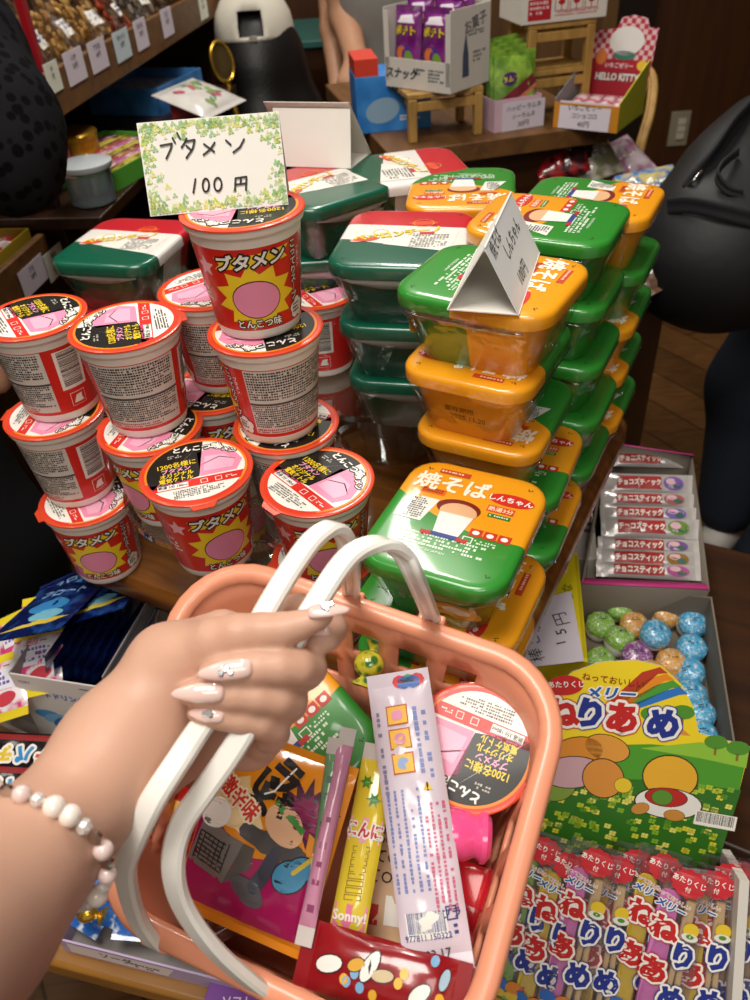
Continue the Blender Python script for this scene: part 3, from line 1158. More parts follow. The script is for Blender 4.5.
# red, white and dark green pasta tubs
PASW, PASL = .106, .122
PASM = zones('pasta_lid_three_colour', [DKGREEN, TUBWHITE, TUBRED], [(.25, 1.0, 0, .020), (.05, 1.0, 0, -.022)], .3, .5)
PTUB = zones('pasta_tub_three_colour', [DKGREEN, TUBWHITE, TUBRED], [(0, 1.0, 0, .018), (0, 1.0, 0, -.022)], .3, .5)
PASG = mat('pasta_tub_green', DKGREEN, .3, coat=.5)
def pasta_art(whole):
    A = Art()
    vents(A, PASW, PASL, K('#111111'))
    A.text('ペペロンチーノ', -.006, .004, .0135, K('#f4cf2a'), .35, .04, ly=2, sx=.78, out=(K('#5b4a10'), .02))
    A.ell(-.020, .006, .013, .006, K('#f0efe6'), .3, ly=1)
    A.ring(-.020, .006, .0055, .0065, K('#c9a72a'), ly=2)
    A.ell(-.030, -.009, .010, .0040, K('#d9512a'), .2, ly=2)
    A.ell(-.036, -.012, .006, .0030, K('#e9a39a'), .3, ly=1)
    A.poly([(-.014, -.018), (.040, -.030), (.043, .012), (.012, .012)], K('#e7e3da'), 1)
    A.micro(.022, -.010, .030, .030, .0031, K('#6a6a64'), .85, 0, 2)
    A.rect(.018, .006, .012, .005, K('#c43030'), .1, 3)
    A.ell(.012, .028, .012, .0045, K('#d8431f'), .1, ly=1)
    A.ring(.012, .028, .008, .0085, K('#e9b02c'), ly=2)
    return A
def make_pasta(label):
    t = thing('pasta_tub', label, 'noodle tray')
    mb = MB(); pack_tub(mb, PASW, PASL, PH, PTUB); mb.build('tub', t, sharp=60)
    mb = MB(); pack_lid(mb, PASW, PASL, PH, PASM); mb.art(pasta_art(1), flatmap(PH + .0001)); mb.build('lid', t, sharp=60)
    mb = MB()
    pack_film(mb, PASW, PASL, PH, 2)
    # curved pale seam of the wrap across the front
    mb.build('wrap', t)['label'] = 'clear shrink wrap'
    mb = MB()
    n = 14
    vs, fs = [], []
    for i in range(n + 1):
        u = -.040 + .08 * i / n
        q = sin(pi * i / n)
        hl = PASL / 2 - .002
        vs += [(u, -hl + .001, PH - .0125), (u, -hl + .0035 * q - .0002, PH - .0125 - .008 * q)]
    fs = [(2 * i, 2 * i + 1, 2 * i + 3, 2 * i + 2) for i in range(n)]
    mb.add(vs, fs, mat('wrap_fold', '#b9c4bd', .25, coat=.4))
    tag(mb.build('wrap_fold', t, solid=.0004), 'pale fold of the wrap under the lid')
    return t
GP = 'red, white and green pasta tubs'
ps = [None]
def place_pasta(c, z, turn, label):
    p = V((c[0], c[1], z))
    if ps[0] is None:
        ps[0] = o = make_pasta(label); o['group'] = GP; o.matrix_world = rotz(p, turn)
        return o
    return copy_tree(ps[0], rotz(p, turn), label, GP)
zd = ZD2 + .0006
cA = ctr(404, 236, zd + 2 * PS + PH)
for k, lab in enumerate(['bottom dark green pasta tub beside the folded yakisoba card', 'middle dark green pasta tub beside the folded yakisoba card', 'top red, white and green pasta tub left of the folded yakisoba card']):
    place_pasta((cA[0] + .004 * (2 - k), cA[1] + .004 * (2 - k)), zd + k * PS, radians(-14), lab)
cB = ctr(316, 183, zd + 2 * PS + PH)
for k, lab in enumerate(['lowest dark green pasta tub under the blank card', 'pasta tub second from the top under the blank card, dark green edge showing', 'topmost dark green pasta tub carrying the blank folded card']):
    place_pasta((cB[0] + .006 * (2 - k), cB[1] + .004 * (2 - k)), zd + k * PS, radians(-14) + (radians(48) if k == 2 else radians(14)), lab)
# left pasta tubs, the red one and the tray behind
cC = ctr(124, 240, zt + 3 * PS + PH)
for k, lab in enumerate(['lowest pasta tub of the left back stack', 'second pasta tub of the left back stack', 'red-edged pasta tub second from the top of the left back stack', 'topmost red, white and green pasta tub of the left back stack']):
    place_pasta((cC[0], cC[1]), zt + k * PS, radians(-17) + (pi if k == 2 else 0), lab)
cD = ctr(402, 166, zd + 2 * PS + PH)
for k, lab in enumerate(['lowest tub under the bright red lid at the back', 'middle tub under the bright red lid at the back', 'bright red and white pasta tub at the back behind the blank card']):
    place_pasta((cD[0], cD[1] + .0), zd + k * PS, radians(-14) - Q * .75, lab)
cE = ctr(462, 186, zd + 2 * PS + PH)
for k, lab in enumerate(['lowest tray of the stack behind the folded price card', 'middle tray of the stack behind the folded price card', 'top tray behind the folded price card, lettering upside down, orange edge forward']):
    place_yaki((cE[0], cE[1]), zd + k * PS, radians(-10) + pi, lab)

# ------------------------------------------------------------------ price cards
CARD = mat('card_white', '#f1eee6', .6, var=.02)
CARDB = mat('card_back', '#d8cfc6', .7, var=.03)
INK = K('#3d3a39', .7, 0)
def quad_panel(mb, a, b, c, d, m, t=.0007):
    """thin card through four corners (counter-clockwise seen from the front)"""
    a, b, c, d = map(V, (a, b, c, d))
    n = (b - a).cross(d - a).normalized() * t
    mb.add([a, b, c, d, a - n, b - n, c - n, d - n], [(0, 1, 2, 3), (7, 6, 5, 4), (0, 4, 5, 1), (1, 5, 6, 2), (2, 6, 7, 3), (3, 7, 4, 0)], m, False)

# sign on the tall cup stack: four corners of the leaning card, set 0.535 m away
zc = d2 + .001 + .0792
bl = at(150.5, 216.5, zc); br = at(288.5, 204.5, zc)
ux = (br - bl)
width = ux.length
ux.normalize()
# lean back about 20 degrees
back = V((-ux.y, ux.x, 0)).normalized()
upv = (V((0, 0, 1)) * cos(radians(24)) + back * sin(radians(24)))
upv = (upv - ux * upv.dot(ux)).normalized()
nrm = ux.cross(upv)
M = frame((bl + br) / 2, ux, nrm)
g = plane_px(M)
TLc, TRc, BLc, BRc = g(138, 125), g(280.5, 109.5), g(150.5, 216.5), g(288.5, 204.5)
hgt = (TLc[1] + TRc[1]) / 2
wid = BRc[0] - BLc[0]
t = thing('price_sign', 'clover-bordered white price card reading butamen 100 yen on the tallest cup stack', 'price card', M)
mb = MB()
H2, W2 = hgt, wid / 2
mb.box((0, H2 / 2, -.0005), (wid, H2, .001), CARD)
A = Art()
rnd = random.Random(3)
cl = [K(c, .7, 0) for c in ('#cdd766', '#b3cf77', '#e6e28a', '#94c078', '#dbe5ac', '#c3d8a0', '#a6cc98', '#e9edca')]
mats_ = cl
def clover(A, x, y, r, m, ly):
    for k in range(3):
        a = rnd.uniform(0, .3) + k * 2 * pi / 3 + pi / 2
        A.ell(x + r * .62 * cos(a), y + r * .62 * sin(a), r * .52, r * .46, m, a, 8, ly)
for i in range(430):
    side = rnd.random()
    dd = abs(rnd.gauss(0, .0042)) + .0012
    if side < .36: x, y = rnd.uniform(-W2, W2), dd
    elif side < .72: x, y = rnd.uniform(-W2, W2), H2 - dd
    elif side < .86: x, y = -W2 + dd, rnd.uniform(0, H2)
    else: x, y = W2 - dd, rnd.uniform(0, H2)
    r = rnd.uniform(.0010, .0021)
    x = max(-W2 + r * 1.3, min(W2 - r * 1.3, x)); y = max(r * 1.3, min(H2 - r * 1.3, y))
    clover(A, x, y, r, rnd.choice(cl), 0 + i % 3)
s = 3.75
def P(X, Y):
    return g(130 + X / s, 100 + Y / s)
A.ly = 4
lw = .0012
for st in [[(115, 172), (158, 164), (153, 185), (137, 220)], [(160, 143), (169, 160)], [(177, 124), (188, 145)],
           [(212, 146), (206, 160), (194, 178)], [(208, 156), (243, 150), (236, 182), (212, 218)], [(212, 172), (232, 190)],
           [(318, 160), (302, 185), (276, 206)], [(278, 166), (316, 194)], [(360, 152), (378, 168)], [(428, 148), (412, 178), (388, 197)],
           [(246, 297), (238, 348)], [(394, 340), (396, 294), (437, 288), (435, 338)], [(416, 292), (415, 315)], [(396, 318), (436, 313)]]:
    A.line([P(*q) for q in st], lw, INK)
for cx_, cy_, rx, ry in ((285, 320, 12, 25), (330, 317, 14, 25)):
    A.line([P(cx_ + rx * cos(a), cy_ + ry * sin(a)) for a in [2 * pi * i / 14 for i in range(14)]], lw, INK, close=True)
mb.art(A, flatmap(.0001))
mb.build('front_panel', t)
mb = MB()
# rear leg of the folded card
quad_panel(mb, (W2, H2, -.0012), (-W2, H2, -.0012), (-W2, .010, -.040), (W2, .010, -.040), CARDB)
mb.build('rear_panel', t)

# folded yakisoba card
zl = lv(4) + PH + .0004
nl, nr, fr = at(447, 310, zl), at(519, 315.5, zl), at(540, 253, zl)
bw = (nr - nl)
dep = (fr - nr)
cx = bw.normalized()
dy = dep.normalized()
Lc = dep.length
apex_h = .0
# height so that the near apex falls at its place in the photo
mid = (nl + nr) / 2
best = None
for i in range(200):
    h_ = .02 + i * .0003
    q = mid + V((0, 0, h_))
    d = q - CAM
    zz = d.dot(_f)
    px, py = 375 + FPX * d.dot(_R) / zz, 500 - FPX * d.dot(_U) / zz
    e = abs(py - 247)
    if best is None or e < best[0]:
        best = (e, h_)
apex_h = best[1]
t = thing('folded_price_card', 'folded white card with handwritten yakisoba shin-chan 100 yen, set on green tray', 'price card', Matrix.Translation(mid))
t['label'] = 'folded white tent card with handwritten 100 yen, standing on green and orange tray'
def L_(p): return V(p) - mid
ap, apf = L_(mid + V((0, 0, apex_h))), L_(mid + V((0, 0, apex_h)) + dep)
PEARL = mat('card_pearl', '#eceef0', .45, coat=.2, var=.03)
mb = MB()
quad_panel(mb, L_(nr), L_(nr) + dep, apf, ap, PEARL)
Mf = frame(L_(nr) + mid, dep, (dep).cross(ap - L_(nr)))
g2 = plane_px(Mf)
gb = (Matrix.Translation(-mid) @ Mf)
A = Art()
def put(txt, px, py, px2, py2, size):
    a, b = g2(px, py), g2(px2, py2)
    r = atan2(b[1] - a[1], b[0] - a[0])
    A.text(txt, (a[0] + b[0]) / 2, (a[1] + b[1]) / 2, size, INK, r, .005, sx=.85)
o_ = (390, 160)
def c7(X, Y): return (o_[0] + X / 3, o_[1] + Y / 3)
put('焼そば', *c7(300, 300), *c7(328, 195), .0118)
put('しんちゃん', *c7(350, 275), *c7(380, 190), .0125)
put('100円', *c7(378, 385), *c7(414, 290), .0125)
mb.art(A, lambda u, v, e: gb @ V((u, v, e + .0002)))
mb.build('right_panel', t)
mb = MB()
quad_panel(mb, L_(nl) + dep, L_(nl), ap, apf, CARD)
mb.build('left_panel', t)
mb = MB()
quad_panel(mb, L_(nl) + V((0, 0, .0006)), L_(nr) + V((0, 0, .0006)), L_(nr) + dep + V((0, 0, .0006)), L_(nl) + dep + V((0, 0, .0006)), CARD)
mb.build('base_flap', t)

# blank folded card
zl = zd + 2 * PS + PH + .0006
a_, b_ = at(276, 166, zl), at(351, 168.5, zl)
cx = (b_ - a_).normalized()
mid = (a_ + b_) / 2
bk = V((-cx.y, cx.x, 0)).normalized()
wB = (b_ - a_).length
M = frame(mid, cx)
t = thing('folded_blank_card', 'blank white tent card with its back to the camera, on dark green tub', 'price card', M)
hb = .052
mb = MB()
quad_panel(mb, (-wB / 2, 0, 0), (wB / 2, 0, 0), (wB / 2, .010, hb), (-wB / 2, .010, hb), CARD)
mb.build('front_panel', t)
mb = MB()
quad_panel(mb, (wB / 2 + .006, .050, 0), (-wB / 2 - .008, .050, 0), (-wB / 2 - .008, .0085, hb + .006), (wB / 2, .0085, hb + .006), CARDB)
mb.build('rear_panel', t)
mb = MB()
quad_panel(mb, (-wB / 2, .001, .0002), (wB / 2, .001, .0002), (wB / 2 + .004, .049, .0002), (-wB / 2, .049, .0002), CARD)
mb.build('base_flap', t)
# ------------------------------------------------------------------ peach basket
PEACH = mat('basket_plastic', '#eb9a78', .35, coat=.25, var=.03, sss=.0)
# plane of the rim, tipped towards the shopper; outline through the four corners
BH = .100
yaw, til, rol = -.445, .42, -.06
_X = V((cos(yaw), sin(yaw), 0)); _Y0 = V((-sin(yaw), cos(yaw), 0))
_Y = _Y0 * cos(til) + V((0, 0, 1)) * sin(til)
_N = _X.cross(_Y)
_X2 = _X * cos(rol) + _N * sin(rol)
_N2 = _X2.cross(_Y)
BC = V((-.040, .237, .737))
BMX = Matrix(((_X2.x, _Y.x, _N2.x, BC.x), (_X2.y, _Y.y, _N2.y, BC.y), (_X2.z, _Y.z, _N2.z, BC.z), (0, 0, 0, 1)))
gB = plane_px(BMX)
bask = thing('shopping_basket', 'small peach plastic basket with two white handles, held by the hand', 'basket', BMX)
CRN = [V(gB(*q) + (0,)) for q in ((574, 675), (191, 545), (90, 907), (463, 1093))]
RCEN = sum(CRN, V((0, 0, 0))) / 4
def outline(inset, r, step=.0062):
    """rounded quadrilateral inside the corners; returns x, y, tag (side, k, n)"""
    ps = []
    for i in range(4):
        p0, p, p1 = CRN[i - 1], CRN[i], CRN[(i + 1) % 4]
        u, w_ = (p0 - p).normalized(), (p1 - p).normalized()
        half = u.angle(w_) / 2
        bis = (u + w_).normalized()
        q = p + bis * inset / sin(half)
        rad = r
        c = q + bis * rad / sin(half)
        t0, t1 = q + u * rad / math.tan(half), q + w_ * rad / math.tan(half)
        a0 = atan2(t0.y - c.y, t0.x - c.x); a1 = atan2(t1.y - c.y, t1.x - c.x)
        da = (a1 - a0 + pi) % (2 * pi) - pi
        ps.append([(c.x + rad * cos(a0 + da * k / 8), c.y + rad * sin(a0 + da * k / 8)) for k in range(9)])
    o = []
    for i in range(4):
        for k in range(8):
            o.append((*ps[i][k], (i, 0, 1)))
        a, b = ps[i][8], ps[(i + 1) % 4][0]
        n = max(1, round(math.dist(a, b) / step))
        for k in range(n):
            o.append((a[0] + (b[0] - a[0]) * k / n, a[1] + (b[1] - a[1]) * k / n, (i, k, n)))
    return o
# walls: rows of square windows left open
r0 = outline(.004, .040)
depths = [0, .018, .022, .0255, .029, .0325, .035, .044, .047, .0505, .054, .0575, .061, .074, BH]
TAPER = .20
rings = []
for d in depths:
    k = 1 - TAPER * d / BH
    rings.append([(RCEN.x + (x - RCEN.x) * k, RCEN.y + (y - RCEN.y) * k - .028 * d / BH, -d) for x, y, _ in r0])
mb = MB()
n = len(r0)
holes = set()
for i, (x, y, (s, k, nn)) in enumerate(r0):
    if nn > 4 and 1 <= k < nn - 1 and (k % 5) in (1, 2, 3):
        holes.add(i)
vs = [p for r in rings for p in r]
fs = []
for j in range(len(depths) - 1):
    dj = depths[j]
    for i in range(n):
        if (.018 <= dj < .035 or .044 <= dj < .061) and i in holes:
            continue
        a, b = j * n + i, j * n + (i + 1) % n
        fs.append((b, a, a + n, b + n))
mb.add(vs, fs, PEACH)
mb.add(rings[-1], [tuple(range(n))], PEACH)
mb.build('basket_body', bask, solid=.0028)
# rolled rim
mb = MB()
prof = [(-.0045, -.0035), (-.003, .0008), (.0005, .0015), (.0055, .001), (.0075, -.0015), (.0078, -.0085), (.0055, -.0085), (.0052, -.002), (-.0025, -.0030)]
rim = []
for i in range(n):
    a, b = r0[i - 1], r0[(i + 1) % n]
    t_ = V((b[0] - a[0], b[1] - a[1], 0)).normalized()
    nn = V((t_.y, -t_.x, 0))
    rim.append([V((r0[i][0], r0[i][1], 0)) + nn * u + V((0, 0, w_)) for u, w_ in prof])
rim.append(rim[0])
mb.loft([[q for q in r] for r in rim], PEACH, False, False)
mb.build('rim', bask, sharp=60)

# white handles
HANDLE = mat('handle_plastic', '#efece4', .32, coat=.3, var=.02)
def smooth_path(p, n=5):
    p = [V(q) for q in p]
    out = []
    for i in range(len(p) - 1):
        a, b, c, d = p[max(i - 1, 0)], p[i], p[i + 1], p[min(i + 2, len(p) - 1)]
        for k in range(n):
            t = k / n
            out.append(.5 * ((2 * b) + (c - a) * t + (2 * a - 5 * b + 4 * c - d) * t * t + (3 * b - a - 3 * c + d) * t ** 3))
    out.append(p[-1])
    return out
def rim_pt(px, py, dz=-.004, out=0):
    x, y = gB(px, py)
    return BMX @ V((x, y, dz))
nA, nBp = rim_pt(262, 992), rim_pt(152, 943)
fA, fB = rim_pt(431, 616), rim_pt(350, 592)
Bi = BMX.inverted()
def pd(p):
    return (p - CAM).dot(_f)
dA0, dA1, dB0, dB1 = pd(nA), pd(fA), pd(nBp), pd(fB)
hA = [nA - _N2 * .012, nA, atd(217, 952, dA0 - .018), atd(184, 908, .360), atd(173, 868, .352), atd(181, 826, .350), atd(206, 788, .350), atd(241, 737, .349), atd(287, 652, .352), atd(318, 600, .360), atd(343, 563, .368), atd(362, 548, .373), atd(385, 544, .379), atd(403, 555, .387), atd(416, 580, .398), fA, fA - _N2 * .012]
hB = [nBp - _N2 * .012, nBp, atd(136, 915, dB0 - .014), atd(125, 870, .356), atd(135, 838, .338), atd(152, 802, .330), atd(177, 763, .334), atd(200, 728, .3475), atd(216, 706, .353), atd(240, 660, .355), atd(272, 600, .364), atd(300, 556, .374), atd(317, 536, .380), atd(334, 528, .388), atd(346, 540, .398), atd(350, 566, .412), fB, fB - _N2 * .012]
for path in (hA, hB):
    mb = MB()
    mb.tube([Bi @ q for q in smooth_path(path)], 0, HANDLE, flat=(.0105, .0062), side=(1, 0, 0))
    mb.build('handle', bask, sharp=20)
    for e, q in ((0, path[1]), (1, path[-2])):
        mb = MB()
        c = Bi @ q
        mb.box((c.x, c.y + (.004 if e else -.004) * 0, c.z - .008), (.016, .0065, .018), PEACH)
        mb.build('handle_socket', bask, bevel=.0015)

# ------------------------------------------------------------------ the hand
SKIN = mat('skin', '#cb9f88', .45, var=.05, scale=25, sss=.25, bump=.05, bscale=350)
NAIL = mat('nail_gel', '#ecc9c0', .08, coat=1, var=.10, scale=60)
GEM = mat('rhinestone', '#e9eef2', .05, metal=.7, coat=1, var=0)
hand = thing('person', 'bare left forearm and hand with long pale nails holding the basket handles', 'person', Matrix.Translation(atd(200, 690, .37)))
def pt(x, y, d): return tuple(atd(x, y, d))
def ch(*pts, k=.004): return d_chain([(pt(x, y, d), r) for x, y, d, r in pts], k)
arm = ch((-150, 1030, .215, .036), (-40, 925, .272, .0325), (66, 818, .328, .0242), (122, 752, .358, .0232))
palm = d_union([ch((122, 752, .358, .0225), (180, 702, .388, .0205), (235, 690, .404, .0155)),
                ch((122, 740, .358, .0205), (172, 666, .374, .0190), (222, 638, .388, .0140)),
                ch((128, 765, .364, .0180), (200, 745, .392, .0140), (250, 745, .394, .0105)),
                ch((245, 650, .402, .011), (258, 690, .404, .0115), (255, 740, .398, .0095))], .014)
thumb = ch((172, 670, .369, .0180), (215, 643, .3570, .0108), (238, 635, .3530, .0088), (262, 632, .3505, .0079), (283, 630, .3490, .0071), (302, 624.5, .3480, .0057), (318, 619, .3475, .0042), (327, 616, .3475, .0030))
index = ch((245, 638, .400, .0105), (298, 612, .388, .0084), (322, 616, .378, .0076), (331, 628, .367, .0069), (326, 638, .3605, .0059), (317, 643, .3585, .0045))
middle = ch((250, 670, .404, .0100), (288, 673, .382, .0085), (305, 671, .366, .0081), (308, 668, .3570, .0078), (298, 667, .3500, .0076), (280, 667, .3465, .0074), (258, 668, .3450, .0071), (236, 670, .3450, .0065), (220, 672, .3455, .0056), (207, 674, .3460, .0042))
ringf = ch((252, 700, .404, .0095), (275, 706, .382, .0082), (288, 704, .366, .0079), (289, 700, .3575, .0077), (278, 698, .3512, .0075), (258, 696, .3478, .0072), (235, 694, .3462, .0069), (212, 693, .3462, .0063), (197, 693, .3468, .0054), (186, 694, .3472, .0041))
pinky = ch((250, 745, .398, .0098), (264, 740, .382, .0082), (272, 733, .367, .0075), (272, 726, .3585, .0071), (260, 721, .3528, .0069), (242, 718, .3500, .0065), (222, 715, .3490, .0059), (206, 713, .3490, .0050), (195, 713, .3492, .0038))
fin = [thumb, index, middle, ringf, pinky]
body = d_union([arm, palm], .02)
body = d_union([body, thumb], .012)
for f_ in fin[1:]:
    body = (lambda a, b: d_union([a, b], .0022))(body, f_)
pp = [pt(-150, 1030, .215), pt(350, 590, .40), pt(120, 640, .36), pt(270, 780, .42), pt(66, 900, .33), pt(-60, 830, .27)]
lo = [min(p[i] for p in pp) - .045 for i in range(3)]
hi = [max(p[i] for p in pp) + .045 for i in range(3)]
sdf_object('arm_and_hand', body, lo, hi, .0015, SKIN, hand, 2)

def nail(tip, base, side_r, n_toward, length_extra=0, gems=0, parent=hand, lab=None):
    """almond nail: from base to tip, arched across; n_toward = outward normal"""
    tip, base = V(tip), V(base)
    d = (tip - base)
    L = d.length
    M = frame(base, d, n_toward)
    mb = MB()
    rings = []
    N = 14
    for i in range(N + 1):
        t = i / N
        w = side_r * (min(1, .78 + t * 1.1) if t < .2 else 1) * (1 if t < .45 else max(.05, (1 - .72 * ((t - .45) / .55) ** 1.5) * (1 if t < .9 else 1 - ((t - .9) / .1) ** 2 * .8)))
        if t < .06: w *= .75
        top, bot = [], []
        for k in range(9):
            a = -1 + 2 * k / 8
            y = w * sin(a * 1.15) / sin(1.15)
            z = w * (cos(a * 1.15) - cos(1.15)) * .8 + .0006 * sin(pi * t) - .0004
            top.append((t * L, y, z))
            bot.append((t * L, y * .97, z - .0007))
        rings.append(top + bot[::-1])
    mb.loft(rings, NAIL)
    Pi = parent.matrix_world.inverted() if parent else Matrix()
    o = mb.build('nail', parent, Pi @ M, sharp=70)
    if lab: o['label'] = lab
    rnd = random.Random(int(L * 1e5))
    for i in range(gems):
        g_ = MB()
        r = rnd.uniform(.0009, .0016)
        x = L * (.35 + .22 * rnd.random()); y = rnd.uniform(-.45, .45) * side_r
        z = side_r * .8 * (cos(1.06 * y / side_r) - cos(1.15)) + .0002
        g_.rev([(r * .5, -.0003), (r, 0), (r * .55, r * .55)], GEM, 6, (x, y, z))
        g_.build('rhinestone', o, sharp=10)
    return o
tow = -_f
nail(atd(350, 605, .3430), atd(308, 611, .3430), .0040, _U * .8 - _f * .6, gems=8, lab='thumb nail with rhinestones')
nail(atd(306, 650, .3500), atd(331, 634, .3555), .0042, -_f * .8 - _U * .5 - _R * .2, lab='index nail')
nail(atd(199, 675, .3400), atd(252, 667, .3372), .0043, -_f * .9 + _U * .25, gems=11, lab='middle nail with rhinestones')
nail(atd(173, 694, .3420), atd(224, 692, .3388), .0042, -_f * .9 + _U * .2, lab='ring-finger nail')
nail(atd(189, 713, .3445), atd(224, 715.5, .3425), .0034, -_f * .9 + _U * .3, gems=8, lab='little nail with rhinestones')

# bracelet round the wrist
ax0, ax1 = V(pt(-40, 925, .272)), V(pt(66, 818, .328))
wc = ax0.lerp(ax1, .68)
axis = (ax1 - ax0).normalized()
MW = frame(wc, -_f, axis)
br = thing('bead_bracelet', 'pink crystal and pearl bead bracelet on the wrist', 'bracelet', MW)
PEARLM = mat('pearl', '#efe3d8', .18, coat=1, var=.04)
PINKB = mat('pink_bead', '#f4dcd6', .12, trans=.2, coat=.6, var=.05)
CLEARB = mat('clear_bead', '#f1ebe6', .06, trans=.4, coat=.6, var=.05)
SILV = mat('silver_spacer', '#c9c5bf', .2, metal=1, var=0)
RB = .0300
nb = 29
for i in range(nb):
    a = 2 * pi * i / nb
    kind = i % 7
    c = ((RB) * cos(a), RB * sin(a) * 1.0, .0025 * sin(a * 2) - .006 * cos(a + .5))
    mb = MB()
    r = (.0043, .0036, .0032, .0039, .0033, .0036, .0032)[kind]
    if kind == 0:
        mb.ball(c, r, PEARLM, 16, 10); nm = 'pearl_bead'
    elif kind in (1, 6):
        mb.ball(c, r * .9, CLEARB, 7, 5); nm = 'crystal_bead'
    elif kind in (2, 4):
        mb.rev([(.0012, -.0012), (.0030, -.0008), (.0030, .0008), (.0012, .0012)], SILV, 10, c); nm = 'silver_spacer'
    else:
        mb.ball(c, r, PINKB, 12, 8); nm = 'pink_bead'
    mb.build(nm, br, sharp=25 if kind in (1, 6) else 60)
# ------------------------------------------------------------------ things in the basket
def bin_(px, py, dz):
    M = BMX @ Matrix.Translation((0, 0, -dz))
    x, y = plane_px(M)(px, py)
    return M @ V((x, y, 0))
def lay(name, label, cat, top, dt, bot, db, wpx, H, m, art=None, group=None, crimp=.008, crimp_m=None, tilt=0, **kw):
    a, b = bin_(*top, dt), bin_(*bot, db)
    c = (a + b) / 2
    d = (c - CAM).dot(_f)
    y = (a - b)
    L = y.length
    W = wpx * d / FPX
    n = (_N2 + _X2 * tilt)
    z = (n - y * (n.dot(y) / y.dot(y))).normalized()
    x = y.cross(z)
    M = frame(c, x, z)
    t = thing(name, label, cat, M, group)
    A = Art()
    if art: art(A, W, L)
    pillow('wrapper', W, L, H, m, A, t, crimp=crimp, crimp_m=crimp_m, **kw)
    return t, W, L
FOILCLR = mat('clear_crimp', '#cfc8c4', .15, coat=.8, var=.1)
SILVER = mat('silver_foil', '#c9c7c6', .22, metal=.7, var=.08, bump=.3, bscale=120)

# noodle tray lying in the basket
c = bin_(284, 742, .096)
vx = (bin_(330, 698, .04) - bin_(284, 742, .04))
o = copy_tree(yk[0], frame(c, vx, (_N2 + _X2 * .12)), 'noodle tray lying in the basket behind the fingers', None)
if 'group' in o: del o['group']
# noodle cup standing in the basket, turned upside for the shopper
c = bin_(473, 747, .026) - _N2 * .070
o = copy_tree(cup0[0], frame(c, -_X2 + _Y * .12, _N2) @ Matrix.Scale(.90, 4), 'red noodle cup in the basket, lid lettering upside down', None)
if 'group' in o: del o['group']
for ch_ in bpy.data.objects:
    if ch_.parent == o and ch_.name.startswith('lid'): ch_.rotation_euler.z = D_(4)

# red bag with beans under the other bag
def a_(A, W, L):
    rnd = random.Random(2)
    for i in range(46):
        A.ell(rnd.uniform(-.42, .42) * W, rnd.uniform(-.38, .38) * L, .003, .0024, K('#7c150f') if i % 2 else K('#d9542a'), rnd.uniform(0, 3), 10)
    A.rect(-.1 * W, .30 * L, W * .7, L * .14, K('#f0b63a'), ly=1)
    A.text('みそ', -.1 * W, .30 * L, .009, BLK, 0, .03, ly=2)
    for i in range(8):
        A.rect(rnd.uniform(-.3, .3) * W, rnd.uniform(-.35, .1) * L, .010, .0016, K('#e8c36a'), rnd.uniform(0, 3), 1)
lay('snack_bag', 'red bean-patterned snack bag at the left wall inside the basket', 'snack', (178, 782), .045, (150, 880), .082, 95, .016, mat('bag_red', '#b3241c', .3, coat=.5), a_, seed=4)
def a_(A, W, L):
    A.text('Yamato', 0, -.05 * L, .008, K('#c9a98c'), .4, 0)
    A.micro(0, -.2 * L, W * .6, L * .2, .004, K('#a98468'), .8)
lay('snack_bag', 'brown see-through packet at the near wall inside the basket', 'snack', (225, 862), .080, (245, 930), .070, 80, .010, mat('bag_brown', '#6a3a2c', .25, coat=.6), None, seed=9)

